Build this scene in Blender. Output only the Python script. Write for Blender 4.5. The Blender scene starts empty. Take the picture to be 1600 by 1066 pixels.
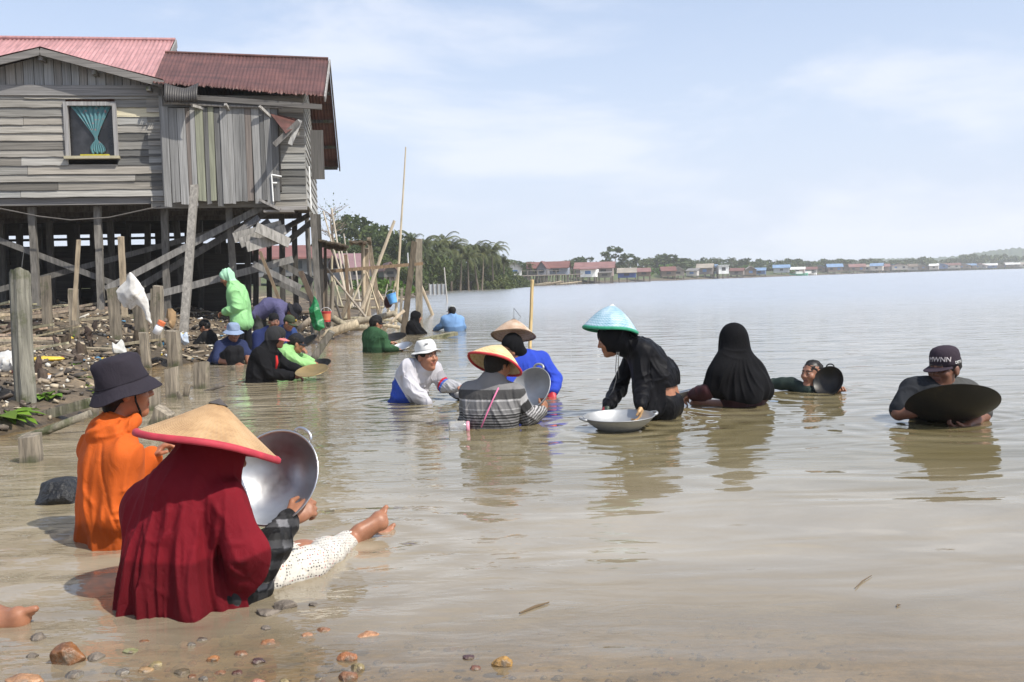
import bpy, bmesh, math, random
import numpy as np
from mathutils import Vector, Matrix
SC = bpy.context.scene
COL = SC.collection
R = math.radians
# ---------------------------------------------------------------- camera
FPX, CAMH = 1500.0, 1.1                      # focal length in pixels of the 1600 px wide photograph, eye height over the water
PITCH, ROLL = math.atan(94.3 / FPX), R(1.53)
F_ = Vector((0, math.cos(PITCH), -math.sin(PITCH)))
U0 = Vector((0, math.sin(PITCH), math.cos(PITCH)))
R0 = Vector((1, 0, 0))
CR = R0 * math.cos(ROLL) - U0 * math.sin(ROLL)
CU = R0 * math.sin(ROLL) + U0 * math.cos(ROLL)
EYE = Vector((0, 0, CAMH))
cam_d = bpy.data.cameras.new('camera'); cam = bpy.data.objects.new('camera', cam_d); COL.objects.link(cam)
cam_d.sensor_width = 36.0; cam_d.lens = 36.0 * FPX / 1600; cam_d.clip_start = 0.05; cam_d.clip_end = 6000
mw = Matrix((( CR.x, CU.x, -F_.x, EYE.x), (CR.y, CU.y, -F_.y, EYE.y), (CR.z, CU.z, -F_.z, EYE.z), (0, 0, 0, 1)))
cam.matrix_world = mw
SC.camera = cam
# ---------------------------------------------------------------- sky and sun
SUNV = Vector((0.72, -0.50, 1.12)).normalized()
EL = math.asin(SUNV.z); AZ = math.atan2(SUNV.x, SUNV.y)
w = bpy.data.worlds.new('World'); SC.world = w; w.use_nodes = True
nt = w.node_tree; nt.nodes.clear()
def wn(t, **k):
    n = nt.nodes.new(t)
    for a, v in k.items(): setattr(n, a, v)
    return n
out = wn('ShaderNodeOutputWorld'); bg = wn('ShaderNodeBackground'); bg.inputs['Strength'].default_value = 0.138
sky = wn('ShaderNodeTexSky', sky_type='NISHITA', sun_disc=False, sun_elevation=EL, sun_rotation=AZ)
sky.altitude = 0; sky.air_density = 1.0; sky.dust_density = 1.2; sky.ozone_density = 2.2
tc = wn('ShaderNodeTexCoord'); sep = wn('ShaderNodeSeparateXYZ'); nt.links.new(tc.outputs['Generated'], sep.inputs[0])
# clouds and pale horizon air, laid out on the sky's own directions
mp = wn('ShaderNodeMapping'); mp.inputs['Scale'].default_value = (2.2, 2.2, 7.5); nt.links.new(tc.outputs['Generated'], mp.inputs[0])
n1 = wn('ShaderNodeTexNoise'); n1.inputs['Scale'].default_value = 1.55; n1.inputs['Detail'].default_value = 7; n1.inputs['Roughness'].default_value = 0.55; n1.inputs['Distortion'].default_value = 0.3
nt.links.new(mp.outputs[0], n1.inputs['Vector'])
cr = wn('ShaderNodeMapRange', interpolation_type='SMOOTHSTEP'); cr.inputs[1].default_value = 0.46; cr.inputs[2].default_value = 0.69; cr.inputs[3].default_value = 0.0; cr.inputs[4].default_value = 0.62
nt.links.new(n1.outputs['Fac'], cr.inputs[0])
hz = wn('ShaderNodeMapRange', interpolation_type='SMOOTHSTEP'); hz.inputs[1].default_value = -0.02; hz.inputs[2].default_value = 0.42; hz.inputs[3].default_value = 0.95; hz.inputs[4].default_value = 0.34
nt.links.new(sep.outputs['Z'], hz.inputs[0])
mx1 = wn('ShaderNodeMix', data_type='RGBA'); mx1.inputs[7].default_value = (3.85, 4.25, 5.15, 1)
nt.links.new(hz.outputs[0], mx1.inputs[0]); nt.links.new(sky.outputs[0], mx1.inputs[6])
mx2 = wn('ShaderNodeMix', data_type='RGBA'); mx2.inputs[7].default_value = (5.0, 5.2, 5.75, 1)
nt.links.new(cr.outputs[0], mx2.inputs[0]); nt.links.new(mx1.outputs[2], mx2.inputs[6])
nt.links.new(mx2.outputs[2], bg.inputs[0]); nt.links.new(bg.outputs[0], out.inputs[0])
sun_d = bpy.data.lights.new('sun', 'SUN'); sun_d.energy = 3.9; sun_d.angle = R(0.6); sun_d.color = (1.0, 0.95, 0.86)
sun = bpy.data.objects.new('sun', sun_d); COL.objects.link(sun)
sun.rotation_euler = SUNV.to_track_quat('Z', 'Y').to_euler(); sun.location = SUNV * 50
SC.view_settings.view_transform = 'Standard'; SC.view_settings.look = 'None'; SC.view_settings.exposure = 0.47; SC.view_settings.gamma = 1.0
SC.cycles.max_bounces = 6; SC.cycles.transparent_max_bounces = 12; SC.cycles.volume_bounces = 1
# ---------------------------------------------------------------- pixel <-> world helpers (photograph is 1600 x 1066)
def ray(px, py): return CR * ((px - 800) / FPX) + CU * ((533 - py) / FPX) + F_
def P(px, py, d): return EYE + ray(px, py) * d
def W(px, py, z=0.0):
    r = ray(px, py); return EYE + r * ((z - CAMH) / r.z)
def depth(p): return (Vector(p) - EYE).dot(F_)
# ---------------------------------------------------------------- object helpers
def tag(o, label=None, cat=None, group=None, kind=None):
    if label: o['label'] = label
    if cat: o['category'] = cat
    if group: o['group'] = group
    if kind: o['kind'] = kind
    return o
def empty(name, loc=(0, 0, 0), rz=0.0, label=None, cat=None, group=None):
    o = bpy.data.objects.new(name, None); COL.objects.link(o); o.location = loc; o.rotation_euler = (0, 0, rz); o.empty_display_size = 0.1
    return tag(o, label, cat, group)
def link(name, me, mat=None, parent=None, smooth=False, loc=None):
    o = bpy.data.objects.new(name, me); COL.objects.link(o)
    if mat: me.materials.append(mat)
    if parent: o.parent = parent
    if loc is not None: o.location = loc
    if smooth: me.polygons.foreach_set('use_smooth', [True] * len(me.polygons))
    return o
def np_mesh(name, V, Fc, col=None):
    """mesh from arrays: V (n,3), Fc (m,k) all faces of the same size, col (n,3) vertex colours"""
    V = np.asarray(V, np.float32); Fc = np.asarray(Fc, np.int32)
    me = bpy.data.meshes.new(name); me.vertices.add(len(V)); me.vertices.foreach_set('co', V.ravel())
    m, k = Fc.shape
    me.loops.add(m * k); me.loops.foreach_set('vertex_index', Fc.ravel())
    me.polygons.add(m); me.polygons.foreach_set('loop_start', np.arange(m, dtype=np.int32) * k); me.polygons.foreach_set('loop_total', np.full(m, k, np.int32))
    if col is not None: vcol(me, col)
    me.update(calc_edges=True); me.validate()
    return me
def vcol(me, col):
    col = np.asarray(col, np.float32)
    a = me.color_attributes.new('Col', 'FLOAT_COLOR', 'POINT')
    a.data.foreach_set('color', np.concatenate([col, np.ones((len(col), 1), np.float32)], 1).ravel())
class MB:
    """collects boxes, bars, tubes and lathes; build() links them as ONE mesh object"""
    def __init__(s): s.v = []; s.f = []; s.c = []
    def add(s, vs, fs, c=(1, 1, 1)):
        o = len(s.v); s.v += [tuple(v) for v in vs]; s.f += [tuple(i + o for i in f) for f in fs]; s.c += [c] * len(vs)
    def box(s, a, b, c=(1, 1, 1)):
        x0, y0, z0 = a; x1, y1, z1 = b
        s.add([(x0, y0, z0), (x1, y0, z0), (x1, y1, z0), (x0, y1, z0), (x0, y0, z1), (x1, y0, z1), (x1, y1, z1), (x0, y1, z1)],
              [(0, 3, 2, 1), (4, 5, 6, 7), (0, 1, 5, 4), (1, 2, 6, 5), (2, 3, 7, 6), (3, 0, 4, 7)], c)
    def bar(s, p, q, wd, th, c=(1, 1, 1), up=(0, 0, 1), taper=1.0):
        """rectangular beam from p to q: wd across, th along 'up'"""
        p, q = Vector(p), Vector(q); d = (q - p).normalized(); up = Vector(up)
        if abs(d.dot(up)) > 0.95: up = Vector((0, 1, 0))
        x = d.cross(up).normalized(); y = x.cross(d)
        vs = []
        for e, k in ((p, 1.0), (q, taper)):
            for i, j in ((-1, -1), (1, -1), (1, 1), (-1, 1)): vs.append(e + x * (i * wd * k / 2) + y * (j * th * k / 2))
        s.add(vs, [(3, 2, 1, 0), (4, 5, 6, 7), (0, 1, 5, 4), (1, 2, 6, 5), (2, 3, 7, 6), (3, 0, 4, 7)], c)
    def tube(s, pts, rs, n=8, c=(1, 1, 1), cap=True, jit=0.0, rng=random):
        pts = [Vector(p) for p in pts]
        if not hasattr(rs, '__len__'): rs = [rs] * len(pts)
        vs, fs = [], []; ref = None
        for i, p in enumerate(pts):
            d = (pts[min(i + 1, len(pts) - 1)] - pts[max(i - 1, 0)]).normalized()
            if ref is None: ref = d.orthogonal().normalized()
            ref = (ref - d * ref.dot(d)).normalized(); b = d.cross(ref)
            for k in range(n):
                a = 2 * math.pi * k / n; r = rs[i] * (1 + (rng.uniform(-jit, jit) if jit else 0)); vs.append(p + (ref * math.cos(a) + b * math.sin(a)) * r)
        for i in range(len(pts) - 1):
            for k in range(n):
                a, b_ = i * n + k, i * n + (k + 1) % n; fs.append((a, b_, b_ + n, a + n))
        if cap: fs.append(tuple(range(n - 1, -1, -1))); fs.append(tuple(range((len(pts) - 1) * n, len(pts) * n)))
        s.add(vs, fs, c)
    def lathe(s, prof, n=40, M=None, c=(1, 1, 1), closed=False, wob=None):
        """profile [(r,z)...] turned about z; M places it"""
        vs, fs = [], []
        for i, (r, z) in enumerate(prof):
            for k in range(n):
                a = 2 * math.pi * k / n; rr, zz = (r, z) if wob is None else wob(r, z, a, i)
                v = Vector((rr * math.cos(a), rr * math.sin(a), zz)); vs.append(M @ v if M else v)
        m = len(prof)
        for i in range(m if closed else m - 1):
            for k in range(n):
                a, b = i * n + k, i * n + (k + 1) % n; a2, b2 = ((i + 1) % m) * n + k, ((i + 1) % m) * n + (k + 1) % n
                fs.append((a, b, b2, a2))
        s.add(vs, fs, c)
    def mesh(s, name):
        me = bpy.data.meshes.new(name); me.from_pydata(s.v, [], s.f); vcol(me, s.c); me.update(); return me
    def build(s, name, mat, parent=None, smooth=False, loc=None): return link(name, s.mesh(name), mat, parent, smooth, loc)
# ---------------------------------------------------------------- material helpers
def mat_base(name):
    m = bpy.data.materials.new(name); m.use_nodes = True; t = m.node_tree; t.nodes.clear()
    o = t.nodes.new('ShaderNodeOutputMaterial'); b = t.nodes.new('ShaderNodeBsdfPrincipled'); t.links.new(b.outputs[0], o.inputs[0])
    return m, t, b, o
def ramp(t, stops):
    r = t.nodes.new('ShaderNodeValToRGB'); e = r.color_ramp.elements
    while len(e) < len(stops): e.new(0.5)
    for i, (p, c) in enumerate(stops): e[i].position = p; e[i].color = (*c, 1) if len(c) == 3 else c
    return r
def noise(t, scale, vec=None, detail=4, rough=0.55, dist=0.0):
    n = t.nodes.new('ShaderNodeTexNoise'); n.inputs['Scale'].default_value = scale; n.inputs['Detail'].default_value = detail; n.inputs['Roughness'].default_value = rough; n.inputs['Distortion'].default_value = dist
    if vec is not None: t.links.new(vec, n.inputs['Vector'])
    return n
def coords(t, scale=(1, 1, 1), kind='Object', rot=(0, 0, 0)):
    c = t.nodes.new('ShaderNodeTexCoord'); m = t.nodes.new('ShaderNodeMapping'); m.inputs['Scale'].default_value = scale; m.inputs['Rotation'].default_value = rot
    t.links.new(c.outputs[kind], m.inputs[0]); return m.outputs[0]
def mulc(t, a, b, fac=1.0, mode='MULTIPLY'):
    m = t.nodes.new('ShaderNodeMix'); m.data_type = 'RGBA'; m.blend_type = mode; m.inputs[0].default_value = fac
    for s, v in ((6, a), (7, b)):
        if isinstance(v, tuple): m.inputs[s].default_value = (*v, 1)
        else: t.links.new(v, m.inputs[s])
    return m.outputs[2]
def bump(t, b, h, strength=0.3, dist=0.01, chain=None):
    n = t.nodes.new('ShaderNodeBump'); n.inputs['Strength'].default_value = strength; n.inputs['Distance'].default_value = dist
    t.links.new(h, n.inputs['Height'])
    if chain is not None: t.links.new(chain, n.inputs['Normal'])
    t.links.new(n.outputs[0], b.inputs['Normal']); return n.outputs[0]
def mat(name, col=(1, 1, 1), rough=0.8, var=0.35, scale=(6, 6, 6), spec=0.4, bmp=0.3, bd=0.01, metal=0.0, patch=0.0, patchcol=(0.1, 0.1, 0.1), pscale=1.5, detail=5, hi=1.25, sheen=0.0):
    """vertex colour x base colour x noise, optional patches of a second colour, bump"""
    m, t, b, o = mat_base(name)
    a = t.nodes.new('ShaderNodeAttribute'); a.attribute_name = 'Col'
    v = coords(t, scale); n = noise(t, 1.0, v, detail, 0.6)
    r = ramp(t, [(0.25, (1 - var,) * 3), (0.75, (hi,) * 3)]); t.links.new(n.outputs[0], r.inputs[0])
    c = mulc(t, a.outputs['Color'], tuple(col)); c = mulc(t, c, r.outputs[0])
    if patch > 0:
        n2 = noise(t, pscale, coords(t), 6, 0.65); r2 = ramp(t, [(0.62 - patch * 0.3, (0, 0, 0)), (0.74 - patch * 0.3, (1, 1, 1))]); t.links.new(n2.outputs[0], r2.inputs[0])
        mm = t.nodes.new('ShaderNodeMix'); mm.data_type = 'RGBA'; t.links.new(r2.outputs[0], mm.inputs[0]); t.links.new(c, mm.inputs[6]); mm.inputs[7].default_value = (*patchcol, 1); c = mm.outputs[2]
    t.links.new(c, b.inputs['Base Color']); b.inputs['Roughness'].default_value = rough; b.inputs['Specular IOR Level'].default_value = spec; b.inputs['Metallic'].default_value = metal
    if sheen: b.inputs['Sheen Weight'].default_value = sheen
    if bmp: bump(t, b, n.outputs[0], bmp, bd)
    return m
def jit(c, a, rng=random):
    k = 1 + rng.uniform(-a, a); return tuple(max(0.0, x * k * (1 + rng.uniform(-a, a) * 0.25)) for x in c)
M = {}
M['board_h'] = mat('weathered_boards', (1, 1, 1), 0.85, 0.55, (1.2, 9, 42), bmp=0.5, bd=0.008)
M['board_v'] = mat('weathered_planks', (1, 1, 1), 0.85, 0.55, (42, 9, 1.2), bmp=0.5, bd=0.008)
M['timber'] = mat('old_timber', (0.82, 0.82, 0.82), 0.85, 0.8, (30, 30, 2.2), bmp=0.9, bd=0.014, patch=0.35, patchcol=(0.07, 0.075, 0.035), pscale=3)
M['timber_dry'] = mat('dry_timber', (0.92, 0.92, 0.92), 0.85, 0.65, (20, 20, 4), bmp=0.5, bd=0.01)
M['plain'] = mat('plain_matte', (1, 1, 1), 0.75, 0.25, (9, 9, 9), bmp=0.25)
M['bamboo'] = mat('bamboo', (1, 1, 1), 0.55, 0.3, (20, 20, 3), bmp=0.2)
GREY = (0.30, 0.285, 0.27)
# ================================================================ setting: ground, water, hills
SHORE = [(60, -6), (9, 1.2), (2.5, 2.0), (0, 2.3), (-1.2, 2.25), (-2.4, 2.35), (-5.0, 3.0), (-7.4, 4.4), (-6.4, 6.2), (-4.05, 7.2), (-3.9, 8.2), (-3.75, 9.4), (-4.6, 12.0), (-5.2, 13.6),
         (-4.6, 14.6), (-4.05, 16.5), (-3.7, 19.0), (-3.6, 21.5), (-3.7, 24), (-4.6, 30), (-6.2, 48), (-7.5, 75), (-9, 118), (-7, 150), (14, 205), (35, 250), (62, 300), (100, 360), (170, 470), (330, 700), (520, 980), (900, 1500)]
_poly = np.array(SHORE + [(900, 4000), (-4000, 4000), (-4000, -4000), (60, -4000)], float)
def shore_dist(x, y):
    """signed distance to the water's edge, positive on land"""
    x = np.asarray(x, float); y = np.asarray(y, float); best = np.full(x.shape, 1e9); ins = np.zeros(x.shape, bool)
    n = len(_poly)
    for i in range(n):
        ax, ay = _poly[i]; bx, by = _poly[(i + 1) % n]
        ex, ey = bx - ax, by - ay; L = ex * ex + ey * ey
        t = np.clip(((x - ax) * ex + (y - ay) * ey) / L, 0, 1)
        best = np.minimum(best, np.hypot(x - ax - t * ex, y - ay - t * ey))
        c = ((ay > y) != (by > y)) & (x < (bx - ax) * (y - ay) / (by - ay + 1e-12) + ax); ins ^= c
    return np.where(ins, best, -best)
_rng = np.random.default_rng(5)
_nd = [(_rng.normal(size=2), _rng.uniform(0, 6.28)) for _ in range(14)]
def lump(x, y, f):
    s = 0
    for i, (d, ph) in enumerate(_nd):
        k = f * (0.6 + 0.22 * i); s = s + np.sin((d[0] * x + d[1] * y) * k + ph + 1.3 * np.sin((d[1] * x - d[0] * y) * k * 0.6 + ph * 2)) / (1 + 0.35 * i)
    return s / 4.0
def ground_h(x, y):
    x = np.asarray(x, float); y = np.asarray(y, float)
    s = shore_dist(x, y)
    near = np.clip(1 - (np.hypot(x, y - 1) - 3.5) / 3.0, 0, 1)
    land = 0.13 * s + 0.10 * (1 - np.exp(-np.clip(s, 0, 9) / 0.3)) * (1 - near); land = np.where(land > 0.62, 0.62 + 0.3 * np.tanh((land - 0.62) / 0.5), land)
    far = np.clip((y - 40) / 60, 0, 1); land = land + far * np.clip(s, 0, 12) * 0.11
    rough = np.clip((s + 0.3) / 1.0, 0, 1) * (1 - near)
    land = land + rough * (0.085 * lump(x, y, 2.1) + 0.06 * lump(x + 7, y, 5.3)) * np.clip(1 - (y - 30) / 30, 0.25, 1)
    slope = 0.10 * near + 0.2 * (1 - near)
    bed = slope * s; bed = np.where(bed < -0.35, -0.35 - 0.5 * np.tanh((-bed - 0.35) / 0.5), bed) + 0.012 * lump(x, y, 4.0)
    return np.where(s > 0, land, bed)
def gz(x, y): return float(ground_h(np.array([x]), np.array([y]))[0])
def axis(dense0, dense1, step, lo, hi, grow=1.22):
    a = list(np.arange(dense0, dense1 + 1e-6, step)); st = step
    while a[-1] < hi: st *= grow; a.append(min(a[-1] + st, hi))
    st = step
    while a[0] > lo: st *= grow; a.insert(0, max(a[0] - st, lo))
    return np.array(a)
def grid_faces(nx, ny):
    i = np.arange(nx - 1)[:, None] * ny + np.arange(ny - 1)[None, :]
    return np.stack([i, i + ny, i + ny + 1, i + 1], -1).reshape(-1, 4)
gx = axis(-13, 3.0, 0.085, -1450, 1450); gy = axis(1.0, 27, 0.095, -60, 1400, 1.12)
X, Y = np.meshgrid(gx, gy, indexing='ij'); Z = ground_h(X, Y)
me = np_mesh('ground', np.stack([X, Y, Z], -1).reshape(-1, 3), grid_faces(len(gx), len(gy)))
m, t, b, o = mat_base('mud_bank')
v = coords(t); g1 = noise(t, 1.3, v, 8, 0.65, 0.6); g2 = noise(t, 14, v, 6, 0.7); g3 = noise(t, 0.35, v, 3)
r1 = ramp(t, [(0.30, (0.042, 0.033, 0.023)), (0.46, (0.092, 0.072, 0.050)), (0.60, (0.17, 0.13, 0.088)), (0.78, (0.25, 0.195, 0.13))]); t.links.new(g1.outputs[0], r1.inputs[0])
r2 = ramp(t, [(0.3, (0.55, 0.55, 0.55)), (0.7, (1.35, 1.3, 1.2))]); t.links.new(g2.outputs[0], r2.inputs[0])
c = mulc(t, r1.outputs[0], r2.outputs[0])
sx = t.nodes.new('ShaderNodeSeparateXYZ'); ge = t.nodes.new('ShaderNodeNewGeometry'); t.links.new(ge.outputs['Position'], sx.inputs[0])
wet = t.nodes.new('ShaderNodeMapRange'); wet.inputs[1].default_value = -0.02; wet.inputs[2].default_value = 0.14; wet.inputs[3].default_value = 0.0; wet.inputs[4].default_value = 1.0; t.links.new(sx.outputs['Z'], wet.inputs[0])
wr = ramp(t, [(0.0, (0.5, 0.47, 0.42)), (1.0, (1, 1, 1))]); t.links.new(wet.outputs[0], wr.inputs[0]); c = mulc(t, c, wr.outputs[0])
sb = t.nodes.new('ShaderNodeMapRange'); sb.inputs[1].default_value = 0.004; sb.inputs[2].default_value = -0.015; t.links.new(sx.outputs['Z'], sb.inputs[0]); mb_ = t.nodes.new('ShaderNodeMix'); mb_.data_type = 'RGBA'; t.links.new(sb.outputs[0], mb_.inputs[0]); t.links.new(c, mb_.inputs[6]); t.links.new(mulc(t, r2.outputs[0], (0.34, 0.27, 0.17)), mb_.inputs[7]); c = mb_.outputs[2]     # silt on the bed
fy = t.nodes.new('ShaderNodeMapRange'); fy.inputs[1].default_value = 40; fy.inputs[2].default_value = 60; t.links.new(sx.outputs['Y'], fy.inputs[0])
fz = t.nodes.new('ShaderNodeMapRange'); fz.inputs[1].default_value = 0.35; fz.inputs[2].default_value = 0.9; t.links.new(sx.outputs['Z'], fz.inputs[0])
gm = t.nodes.new('ShaderNodeMath'); gm.operation = 'MULTIPLY'; t.links.new(fy.outputs[0], gm.inputs[0]); t.links.new(fz.outputs[0], gm.inputs[1])
gr = ramp(t, [(0.35, (0.05, 0.085, 0.022)), (0.65, (0.11, 0.12, 0.05))]); t.links.new(g3.outputs[0], gr.inputs[0])
mm = t.nodes.new('ShaderNodeMix'); mm.data_type = 'RGBA'; t.links.new(gm.outputs[0], mm.inputs[0]); t.links.new(c, mm.inputs[6]); t.links.new(gr.outputs[0], mm.inputs[7])
t.links.new(mm.outputs[2], b.inputs['Base Color'])
rr = t.nodes.new('ShaderNodeMapRange'); rr.inputs[3].default_value = 0.35; rr.inputs[4].default_value = 0.9; t.links.new(wet.outputs[0], rr.inputs[0]); t.links.new(rr.outputs[0], b.inputs['Roughness'])
bn = bump(t, b, g1.outputs[0], 0.7, 0.08); bump(t, b, g2.outputs[0], 0.6, 0.03, bn)
ground = link('ground', me, m, smooth=True); tag(ground, 'muddy river bank and bed with brown wet soil', 'ground', kind='structure')

# ---- water: muddy, clearer where it is only a few centimetres deep
wx = axis(-9, 6.0, 0.10, -1450, 1450); wy = axis(1.0, 14, 0.10, -60, 1400, 1.12)
X, Y = np.meshgrid(wx, wy, indexing='ij'); dep = -ground_h(X, Y)
me = np_mesh('water', np.stack([X, Y, X * 0], -1).reshape(-1, 3), grid_faces(len(wx), len(wy)))
clear = np.exp(-np.clip(dep, 0, 9) * 12.0).reshape(-1)            # light left after two passes through the silt
q_ = np.clip((dep.reshape(-1) - 0.06) / 0.55, 0, 1); deep = q_ * q_ * (3 - 2 * q_); vcol(me, np.stack([clear, deep, clear], -1))     # r: clearness, g: depth
m, t, b, o = mat_base('muddy_water')
a = t.nodes.new('ShaderNodeAttribute'); a.attribute_name = 'Col'
v = coords(t)
s1 = noise(t, 0.5, coords(t, (1, 2.2, 1)), 5, 0.6, 1.2)
cw = ramp(t, [(0.32, (0.27, 0.222, 0.148)), (0.52, (0.335, 0.28, 0.195)), (0.72, (0.41, 0.35, 0.255))]); t.links.new(s1.outputs[0], cw.inputs[0])
cd_ = ramp(t, [(0.32, (0.140, 0.114, 0.054)), (0.52, (0.178, 0.148, 0.080)), (0.72, (0.23, 0.194, 0.118))]); t.links.new(s1.outputs[0], cd_.inputs[0]); sa = t.nodes.new('ShaderNodeSeparateColor'); t.links.new(a.outputs['Color'], sa.inputs[0]); mdp = t.nodes.new('ShaderNodeMix'); mdp.data_type = 'RGBA'; t.links.new(sa.outputs[1], mdp.inputs[0]); t.links.new(cw.outputs[0], mdp.inputs[6]); t.links.new(cd_.outputs[0], mdp.inputs[7]); t.links.new(mdp.outputs[2], b.inputs['Base Color']); b.inputs['Roughness'].default_value = 0.9; b.inputs['Specular IOR Level'].default_value = 0.0
tr = t.nodes.new('ShaderNodeBsdfTransparent'); tr.inputs[0].default_value = (0.95, 0.86, 0.68, 1)
mxs = t.nodes.new('ShaderNodeMixShader'); t.links.new(sa.outputs[0], mxs.inputs[0]); t.links.new(b.outputs[0], mxs.inputs[1]); t.links.new(tr.outputs[0], mxs.inputs[2])
gl = t.nodes.new('ShaderNodeBsdfGlossy'); gy = t.nodes.new('ShaderNodeSeparateXYZ'); gg = t.nodes.new('ShaderNodeNewGeometry'); t.links.new(gg.outputs['Position'], gy.inputs[0]); gr_ = t.nodes.new('ShaderNodeMapRange'); gr_.inputs[1].default_value = 10; gr_.inputs[2].default_value = 45; gr_.inputs[3].default_value = 0.025; gr_.inputs[4].default_value = 0.24; t.links.new(gy.outputs['Y'], gr_.inputs[0]); t.links.new(gr_.outputs[0], gl.inputs['Roughness']); gl.inputs[0].default_value = (1, 1, 1, 1)
fr = t.nodes.new('ShaderNodeFresnel'); fr.inputs['IOR'].default_value = 1.46
mx2 = t.nodes.new('ShaderNodeMixShader'); t.links.new(fr.outputs[0], mx2.inputs[0]); t.links.new(mxs.outputs[0], mx2.inputs[1]); t.links.new(gl.outputs[0], mx2.inputs[2])
t.links.new(mx2.outputs[0], o.inputs[0])
# waves: long swell, ripples and fine chop; calmer patches
wa = noise(t, 1.0, coords(t, (0.9, 2.6, 1), rot=(0, 0, R(-8))), 2, 0.45, 0.4)
wb = noise(t, 1.0, coords(t, (3.2, 8.5, 1), rot=(0, 0, R(14))), 3, 0.5, 0.5)
wc = noise(t, 1.0, coords(t, (11, 26, 1), rot=(0, 0, R(-20))), 2, 0.5, 0.3)
wp = noise(t, 0.30, coords(t, (1, 1.6, 1)), 2)
pr = t.nodes.new('ShaderNodeMapRange'); pr.inputs[1].default_value = 0.38; pr.inputs[2].default_value = 0.62; pr.inputs[3].default_value = 0.25; pr.inputs[4].default_value = 1.0; t.links.new(wp.outputs[0], pr.inputs[0])
lf = t.nodes.new('ShaderNodeMapRange'); lf.inputs[1].default_value = -1.6; lf.inputs[2].default_value = 0.6; lf.inputs[3].default_value = 2.6; lf.inputs[4].default_value = 0.55; t.links.new(gy.outputs['X'], lf.inputs[0])   # sheltered bank side is stirred up by the people, mid river is calmer
pm_ = t.nodes.new('ShaderNodeMath'); pm_.operation = 'MULTIPLY'; t.links.new(pr.outputs[0], pm_.inputs[0]); t.links.new(lf.outputs[0], pm_.inputs[1])
nb = None
for hn, st, ds in ((wa, 1.0, 0.024), (wb, 1.0, 0.0075), (wc, 1.0, 0.0014)):
    n = t.nodes.new('ShaderNodeBump'); n.inputs['Distance'].default_value = ds; t.links.new(hn.outputs[0], n.inputs['Height'])
    if hn is wa: n.inputs['Strength'].default_value = st
    else: t.links.new(pm_.outputs[0], n.inputs['Strength'])
    if nb is not None: t.links.new(nb, n.inputs['Normal'])
    nb = n.outputs[0]
for n_ in (gl, fr): t.links.new(nb, n_.inputs['Normal'])
WATER_M, WATER_N, WATER_T = m, nb, (gl, fr)
water = link('water', me, m, smooth=True); tag(water, 'wide calm muddy brown river reflecting pale sky', 'water', kind='structure')
# ================================================================ the stilt house on the left
rng = random.Random(11)
HC = Vector((-4.2, 19.6, 0)); HA = R(9)
HX = Vector((math.cos(HA), math.sin(HA), 0)); HY = Vector((-math.sin(HA), math.cos(HA), 0))
def HP(px, py, t=0.0):
    """the point of the house's local frame seen at a pixel, t metres behind its front"""
    r = ray(px, py); k = ((HC - EYE).dot(HY) + t) / r.dot(HY); p = EYE + r * k - HC
    return Vector((p.dot(HX), t, p.z))
def hw(s, t, z=0): return HC + HX * s + HY * t + Vector((0, 0, z))
def hground(s, t): p = hw(s, t); return gz(p.x, p.y)
house = empty('stilt_house', HC, HA, 'weathered grey wooden house standing on tall stilts at the river edge, with red tin roofs', 'house')
def wood_col(lo=0.16, hi=0.40):
    k = rng.uniform(lo, hi); wv = rng.uniform(-0.03, 0.05); return (k * (1.02 + wv), k, k * (0.96 - wv))
Z0 = HP(130, 307).z; ZT = HP(130, 142).z
SR = HP(258, 240).s if hasattr(Vector, 's') else HP(258, 240).x
SL = -9.6
wl, wr_ = HP(108, 200).x, HP(178, 200).x; wb_, wt_ = HP(143, 243).z, HP(143, 166).z
def boards_h(mb, s0, s1, z0, z1, t, hgt=0.155, seed=0, skip=None, th=0.03, paint=False):
    z = z0; rr = random.Random(seed)
    while z < z1 - 0.02:
        h = min(hgt * rr.uniform(0.85, 1.2), z1 - z)
        spans = [(s0, s1)]
        if skip and z + h > skip[2] and z < skip[3]: spans = [(s0, skip[0]), (skip[1], s1)]
        for a, b in spans:
            cuts = [a]
            while b - cuts[-1] > 3.2: cuts.append(cuts[-1] + rr.uniform(1.6, 2.8))
            cuts.append(b)
            for i in range(len(cuts) - 1):
                k = rr.choice((0.13, 0.2, 0.25, 0.29, 0.33, 0.37)) * rr.uniform(.9, 1.1); wv = rr.uniform(-0.03, 0.07); c = (k * (1.03 + wv), k, k * (0.92 - wv))
                if paint and a > -5 and rr.random() < 0.22 and z > 3.4: c = (0.62, 0.56, 0.40)
                e = rr.uniform(-0.006, 0.012); n = 10
                vs, fs = [], []
                for q in range(n + 1):                                # lapped board: the lower edge stands out and is a little uneven
                    s = cuts[i] + 0.004 + (cuts[i + 1] - cuts[i] - 0.008) * q / n; w_ = rr.uniform(-0.006, 0.006)
                    vs += [(s, t - th - e, z - 0.012 + w_), (s, t - 0.006, z + h + 0.002), (s, t + 0.015, z + h + 0.002), (s, t + 0.015, z - 0.012 + w_)]
                for q in range(n):
                    for u in range(4): fs.append((q * 4 + u, q * 4 + 4 + u, q * 4 + 4 + (u + 1) % 4, q * 4 + (u + 1) % 4))
                fs += [(0, 1, 2, 3), (n * 4 + 3, n * 4 + 2, n * 4 + 1, n * 4)]
                mb.add(vs, [tuple(reversed(f)) for f in fs], c)
        z += h
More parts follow.
